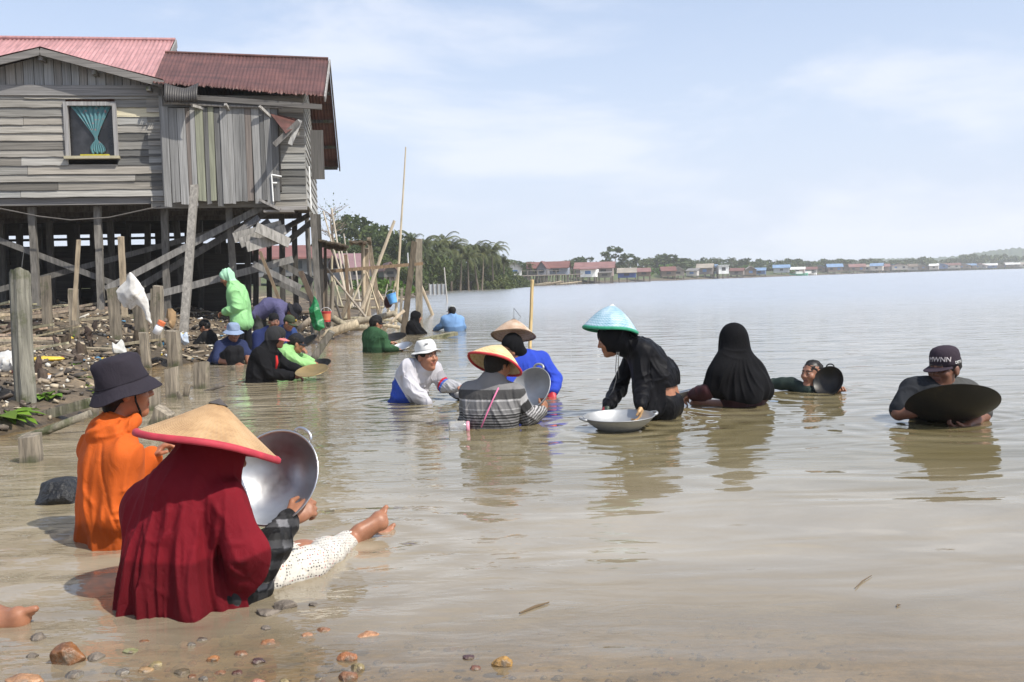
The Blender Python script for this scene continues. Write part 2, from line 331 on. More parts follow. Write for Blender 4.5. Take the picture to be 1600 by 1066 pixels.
# main front wall with its window opening
mb = MB(); boards_h(mb, SL, SR, Z0, ZT - 0.10, 0.0, 0.15, 3, (wl - 0.04, wr_ + 0.04, wb_ - 0.04, wt_ + 0.04), paint=True)
mb.build('wall', M['board_h'], house)
mb = MB(); mb.box((SL, -0.055, ZT - 0.10), (SR + 0.02, 0.02, ZT + 0.10), (0.27, 0.26, 0.25)); mb.build('wall_trim', M['board_h'], house)
mb = MB(); mb.box((SL, 0.03, Z0 - 0.16), (SR, 0.12, Z0 - 0.02), (0.22, 0.21, 0.2)); mb.build('sill_beam', M['board_h'], house)
mb = MB(); mb.bar((SR - 0.03, -0.035, Z0), (SR - 0.03, -0.035, ZT + 0.02), 0.07, 0.04, (0.3, 0.29, 0.27), up=(0, 1, 0)); mb.build('corner_board', M['board_v'], house)
# dark interior shell so that the house has depth (side, back, floor)
mb = MB(); dk = (0.10, 0.09, 0.08)
mb.box((SL, 0.35, Z0 - 0.02), (-0.05, 5.1, Z0 + 0.05), (0.16, 0.14, 0.12)); mb.build('floor', M['board_h'], house)
mb = MB(); mb.box((SL, 4.95, Z0 + 0.05), (-0.2, 5.0, ZT + 0.3), (0.2, 0.19, 0.17)); mb.box((SL, 0.35, Z0 + 0.05), (SL + 0.05, 4.9, ZT + 0.3), (0.2, 0.19, 0.17))
mb.build('back_wall', M['board_h'], house)
# window: frame, sill, dark glass, blue knotted curtain
win = MB(); fr_c = (0.36, 0.35, 0.34); fw = 0.075
win.box((wl - fw, -0.07, wb_ - 0.02), (wl, 0.03, wt_ + fw), fr_c); win.box((wr_, -0.07, wb_ - 0.02), (wr_ + fw, 0.03, wt_ + fw), fr_c)
win.box((wl, -0.068, wt_), (wr_, 0.03, wt_ + fw), fr_c)
wf = win.build('window', M['board_v'], house)
mb = MB(); mb.box((wl - fw - 0.02, -0.13, wb_ - 0.075), (wr_ + fw + 0.02, 0.03, wb_ - 0.022), (0.42, 0.38, 0.26)); mb.box((wl + 0.2, -0.09, wb_ - 0.02), (wr_ - 0.1, 0.0, wb_ + 0.012), (0.42, 0.36, 0.03)); mb.build('window_sill', M['plain'], wf)
m, t_, b_, o_ = mat_base('dusty_glass')
n_ = noise(t_, 2.5, coords(t_), 5, 0.6); r_ = ramp(t_, [(0.45, (0.012, 0.012, 0.013)), (0.8, (0.05, 0.05, 0.055))]); t_.links.new(n_.outputs[0], r_.inputs[0]); t_.links.new(r_.outputs[0], b_.inputs['Base Color']); b_.inputs['Roughness'].default_value = 0.25
mb = MB(); mb.box((wl, 0.06, wb_ - 0.02), (wr_, 0.07, wt_ + 0.01)); mb.build('pane', m, wf)
cm, t_, b_, o_ = mat_base('flowered_curtain')
n_ = noise(t_, 14, coords(t_, (1, 0.3, 1)), 3); r_ = ramp(t_, [(0.60, (0.08, 0.20, 0.22)), (0.66, (0.26, 0.16, 0.16))]); t_.links.new(n_.outputs[0], r_.inputs[0]); t_.links.new(r_.outputs[0], b_.inputs['Base Color']); b_.inputs['Roughness'].default_value = 0.8
mb = MB(); ww = wr_ - wl; hh = wt_ - wb_; vs, fs = [], []; nx, nz = 40, 26
for j in range(nz):
    v_ = j / (nz - 1)                                                 # 0 top, 1 end of the knotted tail
    if v_ < 0.66: k = 1 - (v_ / 0.66) ** 0.85 * 0.93
    elif v_ < 0.72: k = 0.07
    else: k = 0.07 + 0.30 * math.sin((v_ - 0.72) / 0.28 * 2.3)
    for i in range(nx):
        u = i / (nx - 1) * 2 - 1
        vs.append((wl + ww * (0.5 + 0.12 * v_) + u * ww * 0.47 * k, 0.025 + 0.018 * math.sin(u * 21 + v_ * 3) * min(1, k + 0.25), wt_ + 0.01 - hh * 0.97 * v_ + (0.02 * math.sin(u * 9) if v_ > 0.95 else 0)))
for j in range(nz - 1):
    for i in range(nx - 1): a = j * nx + i; fs.append((a, a + 1, a + nx + 1, a + nx))
mb.add(vs, fs); o2 = mb.build('curtain', cm, wf, smooth=True)
sd = o2.modifiers.new('thick', 'SOLIDIFY'); sd.thickness = 0.006
# porch gable over the main wall: plank triangle, two roof slopes, fascia boards
ap = HP(70, 82); er = HP(258, 132); el_x = 2 * ap.x - er.x
gzr = lambda s: ap.z - (ap.z - er.z) * abs(s - ap.x) / (er.x - ap.x)
mb = MB(); s = SL
while s < SR:
    wdt = rng.uniform(0.14, 0.19); e = min(s + wdt, SR); mid = (s + e) / 2; top = gzr(mid) - 0.10
    if top > ZT + 0.1:
        c = wood_col(0.24, 0.40); d_ = rng.uniform(0, 0.015)
        mb.add([(s, 0.01 - d_, ZT + 0.1), (e - 0.012, 0.01 - d_, ZT + 0.1), (e - 0.012, 0.01 - d_, gzr(e) - 0.06), (s, 0.01 - d_, gzr(s) - 0.06), (s, 0.05, ZT + 0.1), (e - 0.012, 0.05, ZT + 0.1), (e - 0.012, 0.05, gzr(e) - 0.06), (s, 0.05, gzr(s) - 0.06)],
               [(0, 1, 2, 3), (7, 6, 5, 4), (1, 5, 6, 2), (0, 3, 7, 4)], c)
    s = e
mb.build('gable_wall', M['board_v'], house)
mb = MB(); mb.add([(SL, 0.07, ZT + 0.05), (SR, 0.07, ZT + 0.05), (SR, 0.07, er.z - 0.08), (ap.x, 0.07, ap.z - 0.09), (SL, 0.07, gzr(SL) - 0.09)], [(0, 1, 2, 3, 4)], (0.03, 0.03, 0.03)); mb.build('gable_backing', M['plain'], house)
def corrugated(name, mat_, A, B, C_, D, parent, pitch=0.075, amp=0.0065, n=None, wob=0.0, th=0.006, wear=None):
    """sheet with ridges running from edge AB (top) to edge DC (bottom)"""
    A, B, C_, D = map(Vector, (A, B, C_, D)); L = max((B - A).length, (C_ - D).length); n = n or int(L / pitch * 6); nv = 8
    nrm = (B - A).cross(D - A).normalized()
    if nrm.z < 0: nrm = -nrm
    vs, fs = [], []; rr = random.Random(3)
    for i in range(n + 1):
        u = i / n; jg = rr.uniform(-wob, wob)
        for j in range(nv + 1):
            v = j / nv; p = A.lerp(B, u).lerp(D.lerp(C_, u), v * (1 + (jg if j == nv else 0)))
            vs.append(p + nrm * (amp * math.sin(u * L / pitch * 2 * math.pi) + 0.008 * math.sin(u * 9 + v * 5)))
    for i in range(n):
        for j in range(nv): a = i * (nv + 1) + j; fs.append((a, a + 1, a + nv + 2, a + nv + 1))
    mb = MB(); mb.add(vs, fs); o = mb.build(name, mat_, parent, smooth=True)
    sd = o.modifiers.new('thick', 'SOLIDIFY'); sd.thickness = th; sd.offset = 0
    return o
def tin(name, stops, sc, rough=0.55, streak=(0.4, 3, 3)):
    m, t, b, o = mat_base(name)
    n = noise(t, sc, coords(t, streak), 7, 0.68, 0.3); r = ramp(t, stops); t.links.new(n.outputs[0], r.inputs[0])
    n2 = noise(t, 1.0, coords(t, (12, 1.3, 1.3)), 4, 0.6); r2 = ramp(t, [(0.3, (0.72,) * 3), (0.7, (1.2,) * 3)]); t.links.new(n2.outputs[0], r2.inputs[0])
    t.links.new(mulc(t, r.outputs[0], r2.outputs[0]), b.inputs['Base Color']); b.inputs['Roughness'].default_value = rough; b.inputs['Specular IOR Level'].default_value = 0.4
    return m
M['tin_red'] = tin('faded_red_tin', [(0.25, (0.34, 0.165, 0.16)), (0.55, (0.42, 0.22, 0.215)), (0.85, (0.47, 0.28, 0.265))], 0.8)
M['tin_rust'] = tin('rusted_tin', [(0.26, (0.035, 0.022, 0.019)), (0.42, (0.085, 0.036, 0.029)), (0.58, (0.125, 0.052, 0.043)), (0.68, (0.14, 0.062, 0.045)), (0.82, (0.22, 0.125, 0.085))], 1.3)
M['tin_dark'] = tin('blackened_tin', [(0.3, (0.03, 0.028, 0.027)), (0.7, (0.075, 0.068, 0.062))], 1.2)
oh = -0.32
corrugated('gable_roof', M['tin_rust'], (ap.x, 3.0, ap.z + 0.03), (ap.x, oh, ap.z + 0.03), (er.x + 0.02, oh, er.z + 0.02), (er.x + 0.02, 3.0, er.z + 0.02), house)
corrugated('gable_roof', M['tin_rust'], (ap.x, oh, ap.z + 0.03), (ap.x, 3.0, ap.z + 0.03), (el_x - 0.3, 3.0, er.z - 0.03), (el_x - 0.3, oh, er.z - 0.03), house)
for q, nm in ((er.x + 0.02, er.z), (el_x - 0.3, er.z - 0.05)):
    mb = MB(); mb.bar((ap.x, oh + 0.02, ap.z - 0.055), (q, oh + 0.02, nm - 0.055), 0.035, 0.13, (0.22, 0.205, 0.19)); mb.build('fascia_board', M['board_h'], house)
for px_, py_ in ((70, 90), (152, 112), (236, 137)):
    p = HP(px_, py_, 0); mb = MB(); mb.bar((p.x, oh + 0.05, p.z - 0.07), (p.x, 0.1, p.z - 0.07), 0.08, 0.08, (0.28, 0.26, 0.24)); mb.build('purlin', M['timber'], house)
# main red roof: long ridge, slope towards the river, verge board at its right end
rt = 3.1; a_ = HP(272, 64, rt); b_ = HP(243, 124, 0.25)
corrugated('main_roof', M['tin_red'], (SL - 1, rt, a_.z), (a_.x, rt, a_.z), (b_.x + 0.02, 0.25, b_.z), (SL - 1, 0.25, b_.z), house, pitch=0.09, amp=0.010)
corrugated('main_roof', M['tin_red'], (a_.x, rt + 0.01, a_.z), (SL - 1, rt + 0.01, a_.z), (SL - 1, 6.0, b_.z), (a_.x, 6.0, b_.z), house, pitch=0.09, amp=0.010)
mb = MB(); mb.tube([(SL - 1, rt, a_.z + 0.02), (a_.x + 0.03, rt, a_.z + 0.02)], 0.05, 8, (1, 1, 1)); mb.build('ridge_cap', M['tin_red'], house)
mb = MB(); mb.bar((a_.x + 0.05, rt, a_.z - 0.06), (b_.x + 0.08, 0.2, b_.z - 0.05), 0.03, 0.17, (0.30, 0.29, 0.27)); mb.build('verge_board', M['board_v'], house)
mb = MB(); mb.add([(a_.x, rt, a_.z - 0.1), (b_.x, 0.3, b_.z - 0.1), (b_.x, 0.3, Z0 + 1.2), (a_.x, 5.6, Z0 + 1.2), (a_.x, 5.6, b_.z)], [(0, 1, 2, 3, 4), (4, 3, 2, 1, 0)], (0.2, 0.19, 0.17)); mb.build('gable_end', M['board_h'], house)
# annex roof: rusted sheets, ridge and a deep far slope seen from below
r0, r1_ = HP(258, 83, 1.95), HP(513, 93, 1.95); e0, e1 = HP(238, 129, -0.42), HP(505, 151, -0.42); k1 = HP(529, 262, 5.4)
ob = corrugated('annex_roof', M['tin_rust'], r0, r1_, e1, e0, house, wob=0.03)
ob = corrugated('annex_roof', M['tin_rust'], r1_ + Vector((0, 0.01, 0)), r0, (r0.x, 5.4, k1.z), (k1.x, 5.4, k1.z), house)
mb = MB(); mb.tube([r0 + Vector((0, 0, 0.015)), r1_ + Vector((0, 0, 0.015))], 0.035, 8, (0.8, 0.8, 0.8)); mb.build('ridge_cap', M['tin_rust'], house)
mb = MB(); mb.bar(r1_ + Vector((0.03, 0, -0.05)), e1 + Vector((0.03, 0, -0.05)), 0.03, 0.11, (0.33, 0.31, 0.29)); mb.build('verge_board', M['board_v'], house)
mb = MB(); mb.bar(r1_ + Vector((0.03, 0, -0.06)), k1 + Vector((0.03, 0, -0.05)), 0.03, 0.11, (0.13, 0.12, 0.11)); mb.build('verge_board', M['board_v'], house)
for f in (0.25, 0.5, 0.75, 0.97):
    p = Vector(r1_).lerp(k1, f); mb = MB(); mb.bar((p.x - 0.02, p.y, p.z - 0.09), (p.x - 2.2, p.y, p.z - 0.09), 0.05, 0.07, (0.12, 0.11, 0.1)); mb.build('purlin', M['timber'], house)
q0, q1 = HP(312, 153, -0.36), HP(503, 166, -0.36)
mb = MB(); mb.bar((q0.x - 0.6, -0.36, q0.z + 0.04), (q1.x, -0.36, q1.z - 0.02), 0.07, 0.10, (0.14, 0.13, 0.12)); mb.build('eave_beam', M['board_h'], house)
# annex walls
ac = HP(477, 250); ab = HP(478, 322); zA = ab.z; zAt = HP(470, 150).z
mb = MB(); boards_h(mb, -2.9, ac.x, zA, zAt, 0.0, 0.155, 8); mb.build('annex_wall', M['board_h'], house)
mb = MB(); rr_ = random.Random(5); z = zA
while z < zAt + 0.45:
    h = 0.15 * rr_.uniform(0.85, 1.2); k = rr_.uniform(0.25, 0.42); t1 = 5.0 if z < k1.z + 0.1 else max(0.6, 5.0 - (z - k1.z) * 2.4)
    t0 = max(0.0, (z + h + 0.12 - e1.z) / (r1_.z - e1.z) * 2.37 - 0.42)
    if t0 > t1 - 0.1: break
    mb.add([(ac.x + 0.03, t0, z - 0.01), (ac.x + 0.03, t1, z - 0.01), (ac.x + 0.008, t1, z + h), (ac.x + 0.008, t0, z + h), (ac.x - 0.02, t0, z - 0.01), (ac.x - 0.02, t1, z - 0.01), (ac.x - 0.02, t1, z + h), (ac.x - 0.02, t0, z + h)],
           [(0, 1, 2, 3), (7, 6, 5, 4), (3, 2, 6, 7), (4, 5, 1, 0), (0, 3, 7, 4), (1, 5, 6, 2)], (k * 1.02, k, k * 0.94)); z += h
mb.build('side_wall', M['board_v'], house)
sh = MB(); y0s, y1s = 1.5, 2.6; z0s, z1s = HP(490, 284, 2.0).z, HP(490, 209, 2.0).z
sh.box((ac.x + 0.05, y0s, z0s), (ac.x + 0.33, y0s + 0.035, z1s), (0.12, 0.115, 0.11)); sh.build('shutter', M['board_v'], house)
# plank screen hung on the front of the annex, ragged lower ends
sl, sr_ = SR + 0.01, HP(437, 250, -0.3).x; mb = MB(); s = sl
while s < sr_ - 0.03:
    wdt = rng.uniform(0.085, 0.16); e = min(s + wdt, sr_); f = (s - sl) / (sr_ - sl)
    zt = HP(262 + 175 * f, 168, -0.3).z + rng.uniform(-0.02, 0.02); zb = HP(262 + 175 * f, 319 - 3 * f, -0.3).z + rng.uniform(-0.07, 0.06)
    k = rng.choice((0.15, 0.2, 0.24, 0.27, 0.31, 0.34)); c = (k * 1.0, k * 0.985, k * 0.95)
    if rng.random() < 0.08: c = (0.20, 0.17, 0.15)
    if rng.random() < 0.12: c = (0.28, 0.285, 0.21)
    d_ = -0.3 + rng.uniform(-0.012, 0.012); tl = rng.uniform(-0.012, 0.012)
    mb.add([(s + tl, d_, zb), (e - 0.007 + tl, d_, zb + rng.uniform(-0.02, 0.02)), (e - 0.007, d_, zt), (s, d_, zt), (s + tl, d_ + 0.028, zb), (e - 0.007 + tl, d_ + 0.028, zb), (e - 0.007, d_ + 0.028, zt), (s, d_ + 0.028, zt)],
           [(0, 1, 2, 3), (7, 6, 5, 4), (1, 5, 6, 2), (0, 3, 7, 4), (4, 5, 1, 0), (3, 2, 6, 7)], c); s = e
mb.build('plank_screen', M['board_v'], house)
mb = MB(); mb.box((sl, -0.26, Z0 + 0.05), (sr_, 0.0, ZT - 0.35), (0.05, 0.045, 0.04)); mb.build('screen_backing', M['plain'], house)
p0, p1 = HP(256, 161, -0.34), HP(440, 168, -0.34); mb = MB(); mb.tube([p0, p0.lerp(p1, 0.5) + Vector((0, 0, -0.015)), p1], 0.022, 6, (0.3, 0.28, 0.26)); mb.build('hanging_rail', M['timber_dry'], house)
for a, b in (((405, 166), (424, 184)), ((352, 163), (358, 172)), ((300, 165), (318, 170))):
    mb = MB(); mb.bar(HP(*a, -0.45), HP(*b, -0.28), 0.05, 0.05, (0.42, 0.40, 0.37)); mb.build('rail_stub', M['timber_dry'], house)
# curled dark tin sheet hanging from the eave
c0, c1 = HP(258, 131, -0.44), HP(312, 163, -0.44); mb = MB(); vs, fs = [], []; nx, nz = 60, 8
for i in range(nx + 1):
    u = i / nx
    for j in range(nz + 1):
        v = j / nz; zt = c0.z - 0.10 * math.sin(u * 2.2) + 0.22 * max(0, u - 0.6) ; zb = c1.z
        vs.append((c0.x + (c1.x - c0.x) * u, -0.50 - 0.20 * math.sin(v * 2.2) * (0.6 + 0.4 * u) + 0.008 * math.sin(u * 90), zt + (zb - zt) * v))
for i in range(nx):
    for j in range(nz): a = i * (nz + 1) + j; fs.append((a, a + nz + 1, a + nz + 2, a + 1))
mb.add(vs, fs); o2 = mb.build('hanging_tin_sheet', M['tin_dark'], house, smooth=True); o2.modifiers.new('t', 'SOLIDIFY').thickness = 0.006; tag(o2, 'dark corrugated tin sheet curling down from the eave')
# broken red awning at the right corner of the annex
A_, B_, C2, D2 = HP(421, 176, -0.28), HP(470, 187, -0.02), HP(466, 196, -0.5), HP(446, 208, -0.75)
mb = MB(); mb.add([A_, B_, C2, D2, A_ + Vector((0, 0, -.012)), B_ + Vector((0, 0, -.012)), C2 + Vector((0, 0, -.012)), D2 + Vector((0, 0, -.012))], [(0, 1, 2, 3), (7, 6, 5, 4), (0, 4, 5, 1), (1, 5, 6, 2), (2, 6, 7, 3), (3, 7, 4, 0)]); mb.build('broken_awning', M['tin_rust'], house)
mb = MB(); mb.bar(HP(428, 227, -0.75), HP(467, 190, -0.55), 0.03, 0.10, (0.17, 0.16, 0.15)); mb.build('awning_fascia', M['timber_dry'], house)
mb = MB(); mb.bar(HP(453, 226, -0.55), HP(469, 188, -0.5), 0.09, 0.02, (0.45, 0.44, 0.42), up=(0, 1, 0)); mb.build('awning_bracket', M['timber_dry'], house)
pm = mat('white_pipe', (0.75, 0.75, 0.73), 0.5, 0.1)
mb = MB(); 
for a, b in (((427, 315), (424, 273)), ((424, 273), (440, 276)), ((426, 286), (433, 286))): mb.tube([HP(*a, -0.34), HP(*b, -0.34)], 0.014, 6)
mb.build('white_pipe', pm, house); mb = MB(); mb.tube([HP(486, 326, 0.45), HP(483, 260, 0.45)], 0.016, 6); mb.build('white_pipe', pm, house)
# under the house: floor beams, posts to the ground, braces, slatted far side
for t_ in (0.25, 1.7, 3.2, 4.8):
    mb = MB(); mb.bar((SL, t_, Z0 - 0.10), (-0.25, t_, Z0 - 0.10), 0.09, 0.14, (0.14, 0.125, 0.11)); mb.build('floor_beam', M['timber_dry'], house)
for k_ in range(14):
    s = SL + 0.3 + k_ * 0.68; mb = MB(); mb.bar((s, 0.1, Z0 - 0.02), (s, 5.0, Z0 - 0.02), 0.05, 0.08, (0.13, 0.115, 0.1)); mb.build('joist', M['timber_dry'], house)
def post(px0, py0, px1, py1, t_, w_=0.125, c=None, sunk=0.25, name='post'):
    a = HP(px0, py0, t_); b = HP(px1, py1, t_); zt = a.z
    g = hground(b.x, t_) - sunk; k = (g - a.z) / (b.z - a.z); b = a + (b - a) * k
    k = rng.uniform(0.15, 0.22) if t_ < 1 else rng.uniform(0.05, 0.09); c = c or (k * 1.08, k, k * 0.88)  # posts behind the front row get a darker colour, shade painted in
    mb = MB(); n = 5; pts = [a.lerp(b, i / n) + Vector((rng.uniform(-.008, .008), rng.uniform(-.008, .008), 0)) for i in range(n + 1)]
    for i in range(n): mb.bar(pts[i], pts[i + 1] + (pts[i + 1] - pts[i]) * 0.01, w_ * rng.uniform(0.95, 1.05), w_ * rng.uniform(0.95, 1.05), c, up=(0, 1, 0))
    return mb.build(name, M['timber_dry'], house)
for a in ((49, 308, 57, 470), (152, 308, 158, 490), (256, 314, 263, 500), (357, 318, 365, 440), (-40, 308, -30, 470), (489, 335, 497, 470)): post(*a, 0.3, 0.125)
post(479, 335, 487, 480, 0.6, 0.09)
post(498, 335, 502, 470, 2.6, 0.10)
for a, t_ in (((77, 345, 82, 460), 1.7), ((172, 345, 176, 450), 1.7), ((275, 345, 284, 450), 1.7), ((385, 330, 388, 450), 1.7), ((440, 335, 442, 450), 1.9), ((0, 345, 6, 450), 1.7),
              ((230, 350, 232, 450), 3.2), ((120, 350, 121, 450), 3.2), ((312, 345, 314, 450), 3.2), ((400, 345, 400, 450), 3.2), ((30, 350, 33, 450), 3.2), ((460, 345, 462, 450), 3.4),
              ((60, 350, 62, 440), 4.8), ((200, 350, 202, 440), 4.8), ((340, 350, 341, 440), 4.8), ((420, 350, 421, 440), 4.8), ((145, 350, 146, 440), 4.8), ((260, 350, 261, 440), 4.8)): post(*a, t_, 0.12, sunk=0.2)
def brace(p0, t0, p1, t1, w_=0.11, th=0.05, k=None, name='brace'):
    k = k or rng.uniform(0.13, 0.2); mb = MB(); mb.bar(HP(*p0, t0), HP(*p1, t1), th, w_, (k * 1.05, k, k * 0.92)); return mb.build(name, M['timber_dry'], house)
brace((-10, 372), 0.42, (185, 446), 0.42); brace((-10, 455), 0.55, (372, 352), 1.4); brace((165, 452), 0.15, (425, 316), 0.15, 0.13, k=0.24); brace((205, 456), 0.6, (432, 322), 0.6, 0.13, k=0.16)
brace((225, 466), 0.2, (458, 405), 0.2, 0.14, k=0.27); brace((395, 412), -0.1, (470, 450), -0.1, 0.12, k=0.26); brace((440, 385), 0.9, (490, 345), 0.4, 0.11); brace((440, 412), 0.5, (489, 440), 0.5, 0.13)
brace((430, 365), 2.4, (485, 335), 0.35, 0.1); brace((412, 430), 0.4, (490, 470), 0.4, 0.11)
for i, (a, b) in enumerate((((365, 372), (440, 352)), ((375, 380), (446, 358)), ((385, 386), (440, 372)), ((400, 355), (452, 380)))):
    brace(a, -0.35 - 0.05 * i, b, 0.05 - 0.05 * i, 0.2, 0.03, 0.34, 'loose_plank')
# sloping plank ramp under the screen
mb = MB()
for i in range(4):
    a, b = HP(368 + i * 16, 366 + i * 6, -0.1 + i * .12), HP(405 + i * 16, 340 + i * 5, -0.1 + i * .12); mb.bar(a, b, 0.2, 0.03, (0.2, 0.19, 0.18), up=(0, -0.5, 0.8))
mb.build('plank_ramp', M['board_v'], house)
mb = MB(); rr_ = random.Random(2)                                  # far side boards with daylight gaps; near-black colour stands in for underfloor shade
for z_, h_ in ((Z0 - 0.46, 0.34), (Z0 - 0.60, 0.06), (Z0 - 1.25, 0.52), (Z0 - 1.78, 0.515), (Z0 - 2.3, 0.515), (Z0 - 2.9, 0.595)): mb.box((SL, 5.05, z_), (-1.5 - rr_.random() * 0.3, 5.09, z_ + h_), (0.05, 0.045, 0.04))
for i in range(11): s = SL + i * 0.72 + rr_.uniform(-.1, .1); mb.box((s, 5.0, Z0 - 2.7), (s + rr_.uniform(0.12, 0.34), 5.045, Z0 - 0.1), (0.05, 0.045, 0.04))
for i in range(9):  # extra boards at mid depth, added only to darken the space under the house
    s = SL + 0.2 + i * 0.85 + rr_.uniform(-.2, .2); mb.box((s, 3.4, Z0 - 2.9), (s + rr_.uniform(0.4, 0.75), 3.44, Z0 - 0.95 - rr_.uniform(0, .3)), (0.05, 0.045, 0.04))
mb.build('underfloor_shade_boards', M['board_h'], house)
mb = MB(); pts = [HP(-20, 322, -0.1), HP(60, 338, -0.1), HP(110, 344, -0.1), HP(170, 340, -0.1), HP(252, 322, -0.1)]; mb.tube(pts, 0.012, 6, (0.12, 0.11, 0.1)); mb.build('slack_cable', M['plain'], house)
# underfloor platform boards and corner bracket at the right foot
mb = MB(); mb.box((sr_ - 0.1, -0.25, zA - 0.09), (ac.x + 0.0, 0.0, zA - 0.02), (0.34, 0.32, 0.30)); mb.box((sr_ - 0.35, -0.35, zA - 0.14), (ac.x - 0.25, 0.02, zA - 0.095), (0.28, 0.26, 0.24)); mb.build('ledge_board', M['board_h'], house)
mb = MB(); mb.bar(HP(405, 312, -0.35), HP(438, 328, -0.35), 0.12, 0.05, (0.35, 0.33, 0.31)); mb.build('ledge_bracket', M['timber_dry'], house)
# ================================================================ far shore: trees, palms, houses, boardwalk
nrng = np.random.default_rng(21)
def leaf_mat(name, ca, cb, cc):
    m, t, b, o = mat_base(name)
    a = t.nodes.new('ShaderNodeAttribute'); a.attribute_name = 'Col'
    oi = t.nodes.new('ShaderNodeObjectInfo'); n = noise(t, 0.5, coords(t), 4, 0.7)
    r = ramp(t, [(0.3, ca), (0.52, cb), (0.75, cc)]); t.links.new(n.outputs[0], r.inputs[0])
    c = mulc(t, r.outputs[0], a.outputs['Color'])
    r2 = ramp(t, [(0, (0.8, 0.85, 0.8)), (1, (1.2, 1.12, 1.0))]); t.links.new(oi.outputs['Random'], r2.inputs[0]); c = mulc(t, c, r2.outputs[0])
    t.links.new(c, b.inputs['Base Color']); b.inputs['Roughness'].default_value = 0.6; b.inputs['Specular IOR Level'].default_value = 0.25
    tl = t.nodes.new('ShaderNodeBsdfTranslucent'); t.links.new(c, tl.inputs[0]); mx = t.nodes.new('ShaderNodeMixShader'); mx.inputs[0].default_value = 0.25
    t.links.new(b.outputs[0], mx.inputs[1]); t.links.new(tl.outputs[0], mx.inputs[2]); t.links.new(mx.outputs[0], o.inputs[0])
    return m
M['leaf'] = leaf_mat('broad_leaves', (0.040, 0.065, 0.024), (0.075, 0.105, 0.038), (0.13, 0.15, 0.06))
M['leaf_light'] = leaf_mat('light_leaves', (0.06, 0.12, 0.02), (0.09, 0.17, 0.03), (0.13, 0.21, 0.05))
M['palm'] = leaf_mat('palm_leaves', (0.05, 0.07, 0.03), (0.085, 0.105, 0.048), (0.15, 0.155, 0.08))
M['bark'] = mat('bark', (0.16, 0.13, 0.10), 0.9, 0.4, (4, 4, 1.5), bmp=0.4, bd=0.05)
def leaf_quads(centres, size, up=0.4, rg=nrng):
    n = len(centres); d = rg.normal(size=(n, 3)); d /= np.linalg.norm(d, axis=1)[:, None]
    e = rg.normal(size=(n, 3)); e -= d * (e * d).sum(1)[:, None]; e /= np.linalg.norm(e, axis=1)[:, None]
    sz = size * rg.uniform(0.6, 1.35, (n, 1)); d = d * sz; e = e * sz * 0.5
    V = np.stack([centres - d, centres - e * 0.9 , centres + d, centres + e * 0.9], 1).reshape(-1, 3)
    return V, np.arange(n * 4).reshape(-1, 4)
def crown_mesh(name, rx, ry, rz, nclump, nleaf, size, seed, low=-0.5, cr_=0.34):
    rg = np.random.default_rng(seed); cs = []
    while len(cs) < nclump:
        p = rg.normal(size=3); p /= np.linalg.norm(p); p *= rg.uniform(0.45, 1.0) ** 0.6
        if p[2] > low: cs.append(p)
    cen = []; shade = []
    for p in cs:
        r = cr_ * rg.uniform(0.6, 1.25); n = int(nleaf / nclump * (r / cr_) ** 2)
        q = rg.normal(size=(n, 3)); q /= np.linalg.norm(q, axis=1)[:, None]; q *= rg.uniform(0.5, 1, (n, 1)) ** 0.5 * r; q[:, 2] *= 0.8
        cen.append(p + q); shade.append(np.full(n, rg.uniform(0.75, 1.25)))
    cen = np.concatenate(cen) * np.array([rx, ry, rz]); sh = np.repeat(np.concatenate(shade), 4)
    V, Fc = leaf_quads(cen, size, rg=rg)
    return np_mesh(name, V, Fc, np.stack([sh * 1.0, sh, sh * 0.9], 1))
def trunk_mesh(name, h, r, seed, limbs=6, spread=1.0):
    rr = random.Random(seed); mb = MB(); p0 = Vector((0, 0, -0.6)); p = [p0, Vector((rr.uniform(-.2, .2), 0, h * 0.4)), Vector((rr.uniform(-.4, .4), rr.uniform(-.4, .4), h * 0.75)), Vector((0, 0, h))]
    mb.tube(p, [r, r * 0.8, r * 0.6, r * 0.2], 8, jit=0.08, rng=rr)
    for i in range(limbs):
        a = rr.uniform(0, 6.28); b0 = p[1].lerp(p[3], rr.uniform(0.1, 0.7)); L = spread * rr.uniform(0.6, 1.1)
        q = b0 + Vector((math.cos(a), math.sin(a), rr.uniform(0.4, 1.0))) * L; mb.tube([b0, b0.lerp(q, 0.5) + Vector((0, 0, 0.1 * L)), q], [r * 0.35, r * 0.25, r * 0.08], 5, rng=rr)
    return mb.mesh(name)
def palm_crown(name, nf, L, seed):
    rr = random.Random(seed); mb = MB()
    for i in range(nf):
        a = 6.283 * i / nf * 2.4 + rr.uniform(-.3, .3); el = rr.uniform(-0.35, 1.25); l = L * rr.uniform(0.8, 1.1); pts = []
        for k in range(9):
            u = k / 8; e = el - u * u * 1.5 - u * 0.2; pts.append(((pts[-1] + Vector((math.cos(a) * math.cos(e), math.sin(a) * math.cos(e), math.sin(e))) * l / 8)) if pts else Vector((0, 0, 0)))
        side = Vector((-math.sin(a), math.cos(a), 0)); sh = rr.uniform(0.75, 1.2)
        for k in range(1, 9):
            d = (pts[k] - pts[k - 1]); w_ = l * 0.20 * math.sin(min(1, 0.25 + k / 8) * 2.6) ** 0.8 if k < 9 else 0
            for sg in (-1, 1):
                for h in (0, 0.5):
                    b = pts[k - 1] + d * h; tip = b + side * sg * w_ + d * 0.9 + Vector((0, 0, -w_ * 0.65))
                    mb.add([b, b + d * 0.42, tip], [(0, 1, 2)], (sh, sh, sh * 0.9))
        mb.tube(pts[:7], [0.04, 0.035, 0.03, 0.025, 0.02, 0.015, 0.01], 4, (1.3, 1.2, 0.7))
    return mb.mesh(name)
